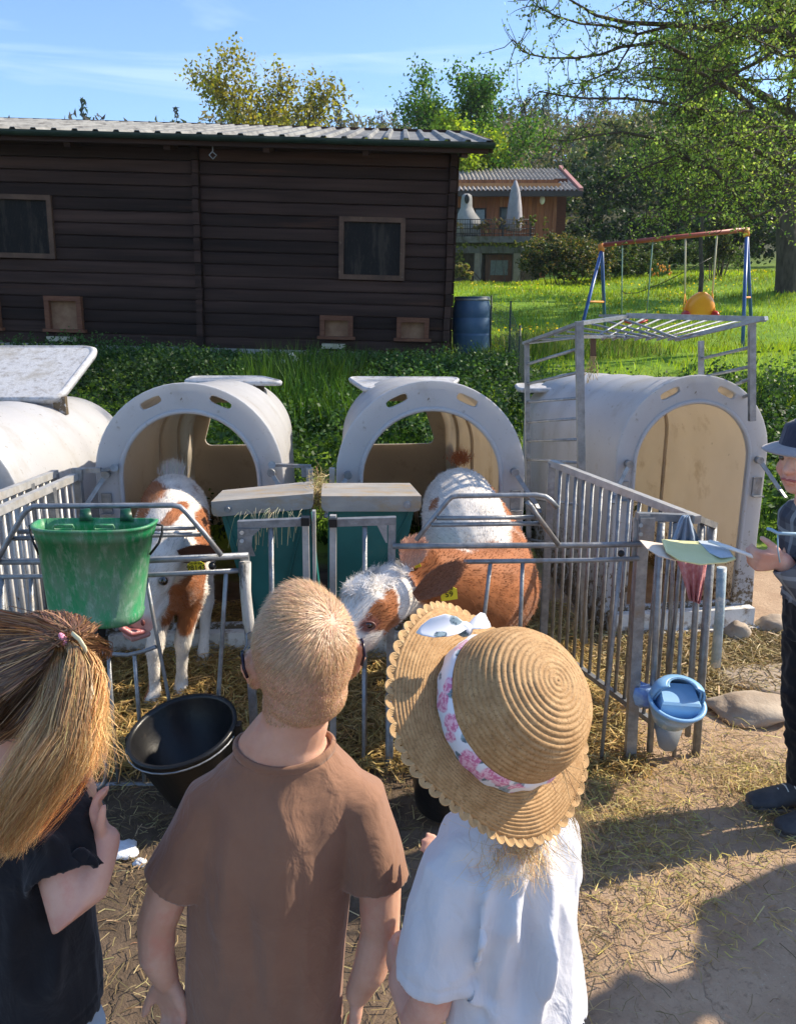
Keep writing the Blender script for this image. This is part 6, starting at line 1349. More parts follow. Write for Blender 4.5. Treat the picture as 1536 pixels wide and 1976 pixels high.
fs = [(B_(405,1560), B_(398,1760), .010, -.004), (B_(385,1700), B_(410,1800), .012, .007), (B_(415,1690), B_(400,1830), .006, -.006), (B_(440,1600), B_(430,1900), .018, .004), (B_(560,1500), B_(520,1900), .03, .004), (B_(600,1700), B_(590,1960), .014, .004), (B_(660,1690), B_(672,1850), .008, -.005), (B_(640,1760), B_(676,1700), .008, .005), (B_(690,1560), B_(660,1680), .010, -.005), (B_(705,1500), B_(668,1660), .012, .005), (B_(370,1500), B_(378,1660), .008, -.004), (B_(650,1880), B_(676,1800), .009, .005), (B_(480,1750), B_(500,1960), .014, -.004), (B_(735,1520), B_(690,1590), .006, -.003), (B_(330,1600), B_(372,1560), .008, -.003), (B_(745,1600), B_(690,1640), .006, .003)]
def seams(V, N):
    d = np.zeros(len(V)); 
    for S in (SLL, SRR):
        a, b = np.array(S[-2]), np.array(S[-1]); ax = (b-a)/np.linalg.norm(b-a); q = (V-b)@ax; near_ = np.linalg.norm(V-b, axis=1) < .09; d += np.where(near_, -.0016*np.exp(-((q+.020)/.0016)**2), 0)
    d += -.0018*np.exp(-((V[:, 2]-.310)/.002)**2)*(np.abs(V[:, 0]+.23) < .2)
    return d
dfx(sh, fs, .0035, (13, 13, 4), 3, seams)
brownf = fabric('brown_cotton', (.235,.125,.079), (.285,.155,.098)); place(sh, 'shirt', brownf, boy)
col = MB(); cr_ = []
for k in range(40):
    a = 2*math.pi*k/40; cr_.append(Vector((-.182+.0785*math.cos(a), 1.156+.0560*math.sin(a), .829+.006*math.cos(2*a)+.002*math.sin(a))))
def ringtube(path, r, n=10): 
    m = MB(); p = path+[path[0]]; m.tube(p, [r]*len(p), n, False); return m
m_ = ringtube(cr_, (.0052, .0095)) if False else MB().tube(cr_+[cr_[0]], [(.0045, .0095)]*(len(cr_)+1), 10, False, up=(0,0,1)); m_.build('collar', brownf, boy)
# shorts and shoes
mb = MB(); mb.loft([ellring((-.23,1.16,.44), .12, .085), ellring((-.23,1.16,.36), .125, .09), ellring((-.23,1.16,.30), .12, .085)]); 
for s in (-1, 1): mb.limb([(-.23+s*.055,1.16,.36), (-.23+s*.062,1.165,.22)], [.068, .064], 16)
place(remesh(mb, 'shorts', .006, 3), 'shorts', fabric('navy_cotton', (.02,.03,.06), (.03,.04,.08)), boy)
def shoes(root, cs, dirs, m, sole, s=1.0):
    for c, d in zip(cs, dirs):
        d = Vector(d).normalized(); c = Vector(c); mb = MB(); 
        mb.limb([c-d*.055*s+Vector((0,0,.035)), c+Vector((0,0,.040)), c+d*.06*s+Vector((0,0,.028)), c+d*.105*s+Vector((0,0,.022))], [(.030*s,.035*s), (.034*s,.036*s), (.038*s,.025*s), (.030*s,.018*s)], 14); mb.limb([c-d*.03*s+Vector((0,0,.05)), c-d*.03*s+Vector((0,0,.095*s))], [.034*s, .036*s], 12)
        me = remesh(mb, 'shoe', .004, 4); o = place(me, 'shoe', m, root)
        sl = MB(); rings = []; up_ = Vector((0,0,1)); sd = d.cross(up_)
        for z, k in ((0.002, .96), (.004, 1.0), (.018, 1.0), (.020, .97)):
            rings.append([c+d*(.027*s+.098*s*math.cos(a)*k)+sd*(.041*s*k*math.sin(a)*(1+.12*math.cos(a)))+up_*z for a in np.linspace(0, 2*math.pi, 24, endpoint=False)])
        sl.loft(rings); so = sl.build('sole', sole, o, origin=root.location)
        lc = MB()
        for j in range(4): q = c+d*(.01+.018*j)*s+up_*(.066-.008*j)*s; lc.tube([q-sd*.018*s-up_*.004, q+up_*.003, q+sd*.018*s-up_*.004], .0022, 5)
        lc.build('laces', M['white_paint'], o, origin=root.location)
greysh = mat('grey_shoe', (.05,.052,.06), (.09,.09,.10), 12, .7, 0, .4, 80); sole = mat('shoe_sole', (.16,.15,.14), rough=.8)
shoes(boy, [(-.295,1.15,0), (-.165,1.15,0)], [(-.1,1,0), (.1,1,0)], greysh, sole)
# hair
def hairfur(me, root, n, mask, flowf, Lf, wd, cols, seed, lift, name='hair', alt=None, altf=.3, wob=.18):
    r = np.random.default_rng(seed); o_ = np.array(root.location); p, nn = sample_mesh(me, n, r, lambda q: mask(q+o_)); pw_ = p+o_; fl = flowf(pw_, nn); fl = fl-nn*(fl*nn).sum(1, keepdims=True); fl /= np.linalg.norm(fl, axis=1, keepdims=True)+1e-9
    fl = fl+nn*lift+r.normal(0, wob, p.shape); l = (Lf(pw_)*r.uniform(.7, 1.2, len(p)))[:, None]; pts = np.stack([p-nn*.002, p+fl*l*.5, p+fl*l-nn*l*.08], 1)
    V, F, C = ribbons(pts, nn, wd*r.uniform(.6, 1.2, len(p)), leafcols(len(p), cols, .20, r, alt, altf)); o = obj_np(name, V, F, M['haircol'], root, cols=C); o['kind'] = 'stuff'; return o
Wp = np.array(CW(655, 1192, 1.16)); hcn = np.array(hc); Ri = np.array(Rb.inverted())
def hmask(p):
    q = (p-hcn)@Ri.T; f = (q[:, 2] > -.094+np.clip(q[:, 1]+.03, 0, .2)*.62)
    return (f & (np.linalg.norm(p-hcn, axis=1) < .125) & ~((np.abs(q[:, 0]) > .083) & (q[:, 2] < .028))).astype(float)
def hflow(p, n):
    rd = p-Wp+np.random.default_rng(1).normal(0, .006, p.shape); dist = np.linalg.norm(rd, axis=1, keepdims=True); sw_ = np.cross(n, rd); return rd+sw_*1.1*np.exp(-dist/.035)+np.array([-.02, 0, -.02])
def hlen(p): q = (p-hcn)@Ri.T; return .007+.017*sstep(q[:, 2], -.015, .055)
hairfur(bodym, boy, 56000, hmask, hflow, hlen, .0010, (.54,.34,.19), 4, .11, alt=(.66,.45,.28), altf=.45, wob=.10)
# sunglasses
sg = empty('sunglasses', P(486, 1270, 1.2), 'dark sunglasses with thin metal arms worn by the boy', 'sunglasses'); T = lambda x, y, z: Rb @ Vector((x, y, z))+hc
for s in (-1, 1):
    MB().tube([T(s*.068, .098, .012), T(s*.082, .075, .014), T(s*.084, .03, .012), T(s*.093, -.004, .012)], .0013, 6).build('temple', M['galv'], sg)
    MB().tube([T(s*.093, .0, .013), T(s*.0935, -.012, .010), T(s*.093, -.020, -.006), T(s*.088, -.021, -.022)], .0026, 8).build('temple_tip', mat('purple_black_plastic', (.012,.006,.02), rough=.25), sg)
    rr2 = [T(s*.037+math.cos(a)*.031, .112-.020*abs(math.cos(a)*.5+s*.5*1)*(1 if True else 0), .002+math.sin(a)*.023) for a in np.linspace(0, 2*math.pi, 24, endpoint=False)]
    mm = MB(); mm.loft([rr2, [p+Rb @ Vector((0, .0015, 0)) for p in rr2]]); mm.build('lens', mat('dark_lens', (.01,.012,.014), rough=.08, spec=.8), sg)
MB().tube([T(-.008, .113, .006), T(0, .115, .009), T(.008, .113, .006)], .0014, 6).build('bridge', M['galv'], sg)
MB().ell(P(484, 1270, 1.215), (.008, .018, .022), Rb, 14, 10).build('side_lens', mat('dark_lens2', (.008,.014,.016), rough=.1, spec=.8), sg)
for s in (-1, 1): MB().ell(T(s*.031, .083, .002), (.011, .011, .011), n=14, m=10).build('eye', mat('eye_white', (.7,.7,.68), rough=.2), boy)

# ---- girl in white shirt under the straw hat
girl = empty('person', (.16, 1.0, 0), 'girl in a white shirt under the straw sun hat seen from behind', 'person')
axh = camv(.53, .50, .685).normalized(); hb = CW(960, 1376, 1.055); e1 = camv(-.686, .727, 0).normalized(); e2 = axh.cross(e1).normalized()
gh = hb-axh*.015; Rg = Matrix((e2.cross(axh), axh.cross(e2).cross(axh)*-1, axh)).transposed()
fw = (e1*.75+e2*.35).normalized(); fw = (fw-axh*fw.dot(axh)).normalized(); rt = fw.cross(axh); Rg = Matrix((rt, fw, axh)).transposed()
mb = MB(); head_mesh(mb, gh, Rg, .96); ears2(mb, gh, Rg, .96, .006)
mb.limb([gh-axh*.04, (.150,.99,.90), (.150,.99,.85), (.150,.99,.80)], [.046, .044, .046, .06], 16)
mb.loft([ellring((.175,1.0,.40), .085, .07), ellring((.165,1.0,.6), .085, .07), ellring((.158,1.0,.74), .092, .068), ellring((.152,.99,.81), .07, .05)])
GA = [(.095,.965,.765), (.066,.955,.69), (.056,.955,.60), (.046,.955,.53), (.028,.975,.485), (.004,1.03,.50)]
mb.limb(GA, [.036, .036, .034, .031, .027, .021], 14); hand(mb, GA[-1], (-.3, .9, .2), (0, .1, 1), .9, 1.5, .04)
GB = [(.205,1.03,.765), (.228,1.07,.66), (.19,1.14,.64), (.13,1.13,.64), (.10,1.11,.655)]; mb.limb(GB, [.034, .032, .028, .024, .02], 12); hand(mb, (.098,1.105,.655), (-.7,-.1,.5), (0,.5,.5), .75, .5, .2)
for s in (-1, 1): mb.limb([(.17+s*.05,1.0+s*.02,.42), (.17+s*.055,1.0+s*.02,.2), (.17+s*.055,1.0+s*.02,.06)], [.05, .035, .028], 12)
gbm = remesh(mb, 'body', .0042, 3); place(gbm, 'body', M['skin2'], girl)
mb = MB(); rot = R(22)
tor = [(.178,1.0,.470,.106,.086), (.178,1.0,.462,.112,.092), (.176,1.0,.50,.111,.091), (.170,1.0,.60,.104,.086), (.164,1.0,.70,.103,.084), (.158,.998,.765,.106,.080), (.154,.995,.80,.100,.07), (.151,.992,.826,.076,.056), (.150,.990,.842,.056,.046), (.150,.990,.845,.048,.040), (.150,.990,.825,.045,.037)]
mb.loft([ellring(t[:3], t[3], t[4], rot, 32, sq=.92) for t in tor])
S1 = [(.105,.965,.79), (.075,.952,.765), (.064,.948,.70), (.056,.950,.64), (.053,.952,.592)]; sleeve(mb, S1, [(.042,.048), (.048,.050), (.052,.052), (.055,.054), (.058,.056)])
S2 = [(.195,1.02,.79), (.222,1.035,.765), (.230,1.05,.71), (.234,1.07,.66)]; sleeve(mb, S2, [(.040,.044), (.046,.048), (.048,.050), (.050,.050)])
gs = remesh(mb, 'shirt', .0042, 4)
def Bg(px, py, Y=.92): return tuple(P(px, py, Y))
fs = [(Bg(945,1700), Bg(910,1860), .012, .010), (Bg(925,1720), Bg(985,1660), .010, .008), (Bg(1000,1680), Bg(950,1900), .014, .010), (Bg(1030,1700), Bg(1000,1960), .012, -.008), (Bg(1060,1640), Bg(1045,1900), .012, .008), (Bg(965,1800), Bg(930,1960), .010, -.008), (Bg(1080,1700), Bg(1030,1960), .010, .007), (Bg(1040,1600), Bg(1060,1800), .010, -.006), (Bg(890,1660), Bg(1000,1720), .012, -.006), (Bg(870,1720), Bg(930,1800), .010, .006), (Bg(850,1700), Bg(840,1840), .010, -.005), (Bg(990,1760), Bg(1010,1860), .008, .008), (Bg(900,1900), Bg(960,1960), .010, .007)]
def gseam(V, N):
    a, b = np.array(S1[-2]), np.array(S1[-1]); ax = (b-a)/np.linalg.norm(b-a); q = (V-b)@ax; return np.where(np.linalg.norm(V-b, axis=1) < .08, -.0016*np.exp(-((q+.022)/.0018)**2), 0)
dfx(gs, fs, .006, (16, 16, 6), 11, gseam); place(gs, 'shirt', fabric('white_cotton', (.60,.61,.66), (.66,.67,.71), .8), girl)
m_ = MB(); cr_ = [Vector((.150+.052*math.cos(a), .990+.043*math.sin(a), .840)) for a in np.linspace(0, 2*math.pi, 32)]; m_.tube(cr_, [(.004, .008)]*32, 8, False, up=(0,0,1)); m_.build('collar', fabric('white_rib', (.72,.72,.76), (.76,.76,.8)), girl)
jeans = fabric('pale_denim', (.25,.34,.44), (.42,.50,.58), .9, .1, .5, 160)
mb = MB(); mb.loft([ellring((.178,1.0,.50), .098, .078, rot), ellring((.178,1.0,.40), .105, .085, rot), ellring((.178,1.0,.34), .10, .08, rot)])
for s in (-1, 1): mb.limb([(.178+s*.048,1.0+s*.02,.38), (.178+s*.052,1.0+s*.02,.22), (.178+s*.054,1.0+s*.02,.08)], [.062, .050, .045], 16)
place(remesh(mb, 'jeans', .005, 3), 'jeans', jeans, girl); shoes(girl, [(.125,1.0,0), (.235,1.02,0)], [(-.3,1,0), (-.2,1,0)], mat('pink_shoe', (.55,.25,.28), rough=.6), sole, .9)
r = np.random.default_rng(40); n = 420
s0 = np.array(P(990, 1545, 1.0))+np.stack([r.normal(.0, .026, n), r.normal(0, .012, n), r.normal(0, .01, n)], 1); tgt = np.array(P(1000, 1672, .905))+np.stack([r.normal(0, .034, n), r.normal(0, .012, n), r.normal(0, .022, n)], 1)
mid = s0*.5+tgt*.5+np.array([0, -.022, -.010])+r.normal(0, .006, (n, 3)); q1 = s0*.75+mid*.25+[0, -.008, 0]; pts = np.stack([s0, s0*.45+mid*.55, mid, mid*.45+tgt*.55+[0, -.010, 0], tgt+r.normal(0, .008, (n, 3))], 1)
V, F, C = ribbons(pts, np.tile([.2, -1., .3], (n, 1)), .0010*np.ones(n), leafcols(n, (.66,.42,.20), .2, r, (.85,.62,.33), .4)); obj_np('hair', V, F, M['haircol'], girl, cols=C, origin=girl.location)['kind'] = 'stuff'
n = 160; s0 = np.array(gh)+np.stack([r.normal(.055, .02, n), r.normal(-.0, .03, n), r.normal(-.06, .02, n)], 1); tgt = np.array(P(1112, 1640, 1.02))+r.normal(0, .014, (n, 3))*[1, 1, 3]
pts = np.stack([s0, s0*.6+tgt*.4+[.01, 0, .01], s0*.3+tgt*.7+[.008, 0, 0], tgt], 1)+r.normal(0, .003, (n, 4, 3)); V, F, C = ribbons(pts, np.tile([.4, -1., .1], (n, 1)), .0010*np.ones(n), leafcols(n, (.40,.27,.15), .2, r)); obj_np('hair', V, F, M['haircol'], girl, cols=C, origin=girl.location)['kind'] = 'stuff'

# ---- straw hat
hat_ = empty('straw_hat', hb, 'child sized woven straw sun hat with scalloped brim and rose print ribbon', 'hat')
def hatpt(a, rad, h): return hb+e1*(math.cos(a)*rad)+e2*(math.sin(a)*rad)+axh*h
RC = .098
def brim(a, t):
    """t 0..1 from crown foot to edge"""
    Rb_ = .184+.010*max(0, -math.cos(a)-.2)-.026*max(0, math.sin(a))**2+.006*math.cos(2*a+.4)-.012*max(0, math.cos(a+2.4))-.030*max(0, math.cos(a+.1))**2-.032*max(0, math.cos(a-2.45))**2; rad = lerp(RC, Rb_, t)
    h = -.020*t*t-.004*t+.010*t*math.cos(3*a+.6)+.016*t*max(0, math.cos(a-.25))**2-.030*t*t*max(0, -math.sin(a+.35))+.012*t*math.sin(2*a)
    return rad, h
na = 288; rows = []; nb_ = 13; k = 5
crown_prof = []
Lc = [(0, .118), (.030, .116), (.055, .108), (.074, .096), (.086, .080), (.094, .060), (.098, .038), (RC, .015), (RC, 0)]
seg = [0]
for i in range(1, len(Lc)): seg.append(seg[-1]+math.dist(Lc[i], Lc[i-1]))
tot = seg[-1]; nrib = 24
cr2 = []
N_ = nrib*k
for i in range(N_+1):
    s = tot*i/N_; r_ = np.interp(s, seg, [a for a, b in Lc]); h_ = np.interp(s, seg, [b for a, b in Lc]); ph = (i % k)/k; bump_ = .0020*math.sin(math.pi*ph)**.7
    r2 = np.interp(min(s+.002, tot), seg, [a for a, b in Lc]); h2 = np.interp(min(s+.002, tot), seg, [b for a, b in Lc]); dx, dz = r2-r_, h2-h_; ll = math.hypot(dx, dz) or 1; cr2.append((r_+(-dz/ll)*bump_, h_+(dx/ll)*bump_))
mb = MB(); mb.loft([[hatpt(2*math.pi*j/na+.0, max(r_, .0006), h_) for j in range(na)] for r_, h_ in cr2], caps=False)
strawm = bpy.data.materials.new('woven_straw')
strawm = mat('woven_straw', (.42,.24,.10), (.56,.35,.165), 60, .62, 0, .6, 420, spec=.35, bdist=.002, trans=.12, dirt=((.30,.17,.07), 260, .52, .62), detail=8)
mb.build('crown', strawm, hat_)
rb_ = []; NB = nb_*k
for i in range(NB+1):
    t = i/NB; row = []; bump_ = .0020*math.sin(math.pi*((i % k)/k))**.7
    for j in range(na):
        a = 2*math.pi*j/na; rad, h = brim(a, t); row.append(hatpt(a, rad, h+bump_))
    rb_.append(row)
bot = [[p-axh*.0022 for p in row] for row in reversed(rb_)]; mb = MB(); mb.loft(rb_+bot, caps=False); mb.build('brim', strawm, hat_)
scm = mat('straw_cord', (.44,.27,.12), (.56,.37,.18), 90, .6, spec=.35); ns = 56; sc_ = MB()
for i in range(ns):
    a0 = 2*math.pi*(i+.5)/ns; r0_, h0 = brim(a0, 1.0); wv = (2*math.pi/ns)*r0_*.5
    for q, kk in enumerate((1.0, .80, .60, .40, .2)):
        pth = []
        for j in range(9):
            th = math.pi*j/8; da = math.cos(th)*wv*kk/r0_*1.10; dr = math.sin(th)*.0115*(.35+.65*kk); rr3, hh3 = brim(a0+da, 1.0); pth.append(hatpt(a0+da, rr3-.001+dr, hh3-.0005*q+.001-dr*.15))
        sc_.tube(pth, .00105, 5, False)
sc_.build('scalloped_edge', scm, hat_)['kind'] = 'stuff'
# rose print ribbon
def rose_mat():
    m = bpy.data.materials.new('rose_print_ribbon'); m.use_nodes = True; nt = m.node_tree; N = nt.nodes; L = nt.links; b = N['Principled BSDF']; tc = N.new('ShaderNodeTexCoord')
    ns_ = N.new('ShaderNodeTexNoise'); ns_.inputs['Scale'].default_value = 90; ns_.inputs['Detail'].default_value = 3; vs_ = N.new('ShaderNodeVectorMath'); vs_.operation = 'SCALE'; vs_.inputs['Scale'].default_value = .010; va = N.new('ShaderNodeVectorMath'); va.operation = 'ADD'
    L.new(tc.outputs['Object'], ns_.inputs['Vector']); L.new(ns_.outputs[1], vs_.inputs[0]); L.new(tc.outputs['Object'], va.inputs[0]); L.new(vs_.outputs[0], va.inputs[1]); col = (.74, .74, .78, 1); prev = None
    def layer(prev, scale, off, lo, hi, c_in, c_out, thr):
        mp = N.new('ShaderNodeMapping'); mp.inputs['Location'].default_value = off; L.new(va.outputs[0], mp.inputs[0]); v = N.new('ShaderNodeTexVoronoi'); v.inputs['Scale'].default_value = scale; L.new(mp.outputs[0], v.inputs['Vector'])
        r1 = N.new('ShaderNodeMapRange'); r1.inputs[1].default_value = lo; r1.inputs[2].default_value = hi; r1.inputs[3].default_value = 1; r1.inputs[4].default_value = 0; L.new(v.outputs['Distance'], r1.inputs[0])
        sp_ = N.new('ShaderNodeSeparateColor'); L.new(v.outputs['Color'], sp_.inputs[0]); g_ = N.new('ShaderNodeMath'); g_.operation = 'GREATER_THAN'; g_.inputs[1].default_value = thr; L.new(sp_.outputs[0], g_.inputs[0]); mu = N.new('ShaderNodeMath'); mu.operation = 'MULTIPLY'; L.new(r1.outputs[0], mu.inputs[0]); L.new(g_.outputs[0], mu.inputs[1])
        w_ = N.new('ShaderNodeTexNoise'); w_.inputs['Scale'].default_value = 230; L.new(va.outputs[0], w_.inputs['Vector']); c_ = N.new('ShaderNodeMixRGB'); c_.inputs[1].default_value = C4(c_in); c_.inputs[2].default_value = C4(c_out); rm = N.new('ShaderNodeMapRange'); rm.inputs[1].default_value = .45; rm.inputs[2].default_value = .55; L.new(w_.outputs[0], rm.inputs[0]); L.new(rm.outputs[0], c_.inputs[0])
        x = N.new('ShaderNodeMixRGB'); L.new(mu.outputs[0], x.inputs[0]); L.new(c_.outputs[0], x.inputs[2])
        if prev is None: x.inputs[1].default_value = col
        else: L.new(prev, x.inputs[1])
        return x.outputs[0]
    o = layer(None, 46, (.3, .1, .2), .36, .42, (.06,.10,.13), (.25,.33,.36), .25); o = layer(o, 36, (0, 0, 0), .40, .48, (.62,.16,.30), (.80,.48,.58), .38)
    L.new(o, b.inputs['Base Color']); b.inputs['Roughness'].default_value = .45; b.inputs['Sheen Weight'].default_value = .3; return m
ros = rose_mat(); mb = MB(); rows = []
for hh in (-.002, .003, .015, .027, .031): rows.append([hatpt(2*math.pi*j/120, RC+.0042+(.0015*math.sin(j*.9+hh*200) if .002 < hh < .03 else -.003), hh+.004*math.sin(2*math.pi*j/120*2+1)+.003) for j in range(120)])
mb.loft(rows, caps=False); mb.build('ribbon', ros, hat_)
def bow(base, tip, w, seed):
    base = Vector(base); tip = Vector(tip); d = (tip-base); L = d.length; d.normalize(); n_ = axh; s = d.cross(n_).normalized(); rg = []
    for u, kk in ((0, .22), (.12, .35), (.3, .75), (.55, 1.0), (.8, .85), (.94, .45), (1, .12)):
        c = base+d*L*u+n_*(.010*math.sin(u*math.pi)+.004); rg.append([c+s*(math.cos(t)*w/2*kk)+n_*(math.sin(t)*.0025+.004*math.cos(2*t)*kk) for t in np.linspace(0, 2*math.pi, 16, endpoint=False)])
    m = MB(); m.loft(rg); return m
kn = hatpt(.42, RC+.006, .018); bow(CW(900, 1212, 1.0), CW(802, 1222, .99), .030, 1).build('bow_tail', ros, hat_); bow(CW(892, 1216, 1.0), CW(938, 1202, 1.02), .022, 2).build('bow_tail', ros, hat_)
MB().ell(CW(896, 1214, 1.0), (.011, .009, .010), n=14, m=10).build('knot', ros, hat_)

# ---- ponytail girl
pg = empty('person', (-.60, 1.12, 0), 'girl with a long blond ponytail in a black shirt at the left edge', 'person')
ph_ = Vector((-.562, 1.135, .962)); Rp = Matrix.Rotation(R(-28), 3, 'Z') @ Matrix.Rotation(R(-10), 3, 'X')
mb = MB(); head_mesh(mb, ph_, Rp, .93); ears2(mb, ph_, Rp, .95, .006)
mb.limb([ph_+Vector((0,-.02,-.04)), (-.585,1.12,.87), (-.595,1.12,.82), (-.60,1.12,.77)], [.048, .046, .05, .07], 16)
mb.loft([ellring((-.62,1.10,.36), .10, .08), ellring((-.61,1.1,.55), .10, .08), ellring((-.605,1.1,.72), .11, .075), ellring((-.60,1.11,.78), .09, .055)])
E1 = P(142, 1768, 1.00); W1_ = P(204, 1622, 1.06)
A1 = [P(108, 1585, 1.08), P(120, 1665, 1.03), E1, E1.lerp(W1_, .35), W1_.lerp(E1, .25), W1_]; mb.limb(A1, [.036, .038, .036, .034, .028, .023], 14); hand(mb, W1_, (-.35, .35, .8), (0, -.4, .6), .9, 1.2, .05)
W2 = P(158, 1560, 1.15); mb.limb([P(120, 1600, 1.22), W2, P(150, 1510, 1.15)], [.026, .024, .020], 12); hand(mb, P(148, 1512, 1.15), (-.05, -.1, 1), (1, -.2, 0), .85, .9, .12, -1)
for s in (-1, 1): mb.limb([(-.62+s*.055,1.1,.40), (-.62+s*.055,1.1,.2), (-.62+s*.055,1.1,.06)], [.05, .036, .03], 12)
pbm = remesh(mb, 'body', .0045, 3); place(pbm, 'body', M['skin2'], pg)
mb = MB(); rot = R(-14)
tor = [(-.615,1.085,.400,.118,.094), (-.615,1.085,.392,.124,.099), (-.612,1.088,.45,.122,.098), (-.608,1.09,.55,.118,.094), (-.604,1.095,.66,.118,.092), (-.600,1.10,.72,.122,.088), (-.598,1.105,.765,.118,.076), (-.596,1.11,.79,.092,.062), (-.594,1.115,.81,.066,.052), (-.594,1.115,.812,.056,.044), (-.594,1.115,.79,.052,.042)]
mb.loft([ellring(t[:3], t[3], t[4], rot, 32, sq=.92) for t in tor])
S3 = [P(92, 1560, 1.09), P(118, 1590, 1.08), P(122, 1632, 1.055), P(127, 1668, 1.035), P(131, 1704, 1.015)]; sleeve(mb, S3, [(.046,.052), (.054,.056), (.058,.058), (.060,.058), (.062,.058)])
ps = remesh(mb, 'shirt', .0046, 4); Bp = lambda px, py: tuple(P(px, py, 1.01))
fs = [(Bp(90,1600), Bp(140,1700), .010, .006), (Bp(120,1580), Bp(175,1690), .010, -.005), (Bp(150,1600), Bp(190,1680), .008, .005), (Bp(70,1650), Bp(110,1740), .012, -.006), (Bp(120,1780), Bp(100,1930), .014, .006), (Bp(150,1800), Bp(135,1930), .010, -.006), (Bp(40,1700), Bp(30,1930), .016, .006), (Bp(20,1640), Bp(80,1620), .012, .005)]
dfx(ps, fs, .005, (15, 15, 6), 21, lambda V, N: -.002*np.exp(-((V[:, 2]-.425)/.002)**2)); place(ps, 'shirt', fabric('black_cotton', (.006,.006,.008), (.014,.014,.017), .9, .15), pg)
def leopard():
    m = mat('leopard_print', (.62,.34,.22), rough=.8); nt = m.node_tree; N = nt.nodes; L = nt.links; b = N['Principled BSDF']; v = N.new('ShaderNodeTexVoronoi'); v.inputs['Scale'].default_value = 75; tc = N.new('ShaderNodeTexCoord'); L.new(tc.outputs['Object'], v.inputs['Vector'])
    r = N.new('ShaderNodeValToRGB'); e = r.color_ramp.elements; e[0].color = (.20,.07,.04,1); e[0].position = .10; e[1].color = (.02,.012,.012,1); e[1].position = .22; x = e.new(.34); x.color = (.02,.012,.012,1); x = e.new(.42); x.color = (.62,.34,.22,1); L.new(v.outputs['Distance'], r.inputs[0]); L.new(r.outputs[0], b.inputs['Base Color']); return m
MB().tube([P(150, 1505, 1.145), P(156, 1540, 1.145), P(162, 1566, 1.15)], [.024, .029, .031], 18).build('leopard_sleeve', leopard(), pg)
MB().tube([P(162, 1563, 1.15), P(166, 1585, 1.155)], [.0325, .0325], 18).build('cuff', fabric('grey_rib', (.05,.05,.055), (.09,.09,.095)), pg)
mb = MB(); mb.loft([ellring((-.615,1.09,.44), .108, .086, rot), ellring((-.615,1.09,.36), .112, .09, rot), ellring((-.615,1.09,.30), .105, .085, rot)])
for s in (-1, 1): mb.limb([(-.615+s*.055,1.09,.34), (-.615+s*.058,1.09,.2), (-.615+s*.06,1.09,.08)], [.066, .052, .046], 16)
place(remesh(mb, 'jeans', .005, 3), 'jeans', jeans, pg); shoes(pg, [(-.67,1.09,0), (-.555,1.09,0)], [(.2,1,0), (.3,1,0)], mat('white_shoe', (.6,.6,.6), rough=.6), sole, .9)
# hair: scalp strands combed to the tie, then the tail
tie = CW(130, 1243, 1.13); phn = np.array(ph_); tn = np.array(tie); Rpi = np.array(Rp.inverted())
def pmask(p): q = (p-phn)@Rpi.T; return ((np.linalg.norm(p-phn, axis=1) < .115) & (q[:, 2] > -.055+np.clip(q[:, 1], -.02, .2)*.75) & (q[:, 1] < .078)).astype(float)
r = np.random.default_rng(50); o_ = np.array(pg.location); n = 12000; p, nn = sample_mesh(pbm, n, r, lambda q: pmask(q+o_)); p = p+o_
K = 6; pts = np.zeros((n, K, 3)); 
tt = tn+r.normal(0, .006, (n, 3)); lay = r.uniform(.001, .009, n)[:, None]
ph3 = r.random(n)*6.28; bun = np.round(p*22)/22; bphase = (bun@np.array([31., 17., 53.]))
for k_ in range(K):
    u = k_/(K-1); q = p*(1-u)+tt*u; d = q-phn; rad = np.linalg.norm(d, axis=1, keepdims=True); base = (np.linalg.norm(p-phn, axis=1, keepdims=True))*(1-u)+np.linalg.norm(tt-phn, axis=1, keepdims=True)*u
    pts[:, k_] = phn+d/rad*(base+lay+.003*np.sin(u*3.1)[()] if False else base+lay)+ (np.cross(nn, tt-p)*.10*np.sin(u*math.pi)*np.sin(bphase)[:, None])
V, F, C = ribbons(pts, nn, .0013*np.ones(n), leafcols(n, (.15,.075,.038), .30, r, (.40,.22,.10), .25), taper=False); obj_np('hair', V, F, M['haircol'], pg, cols=C, origin=pg.location)['kind'] = 'stuff'
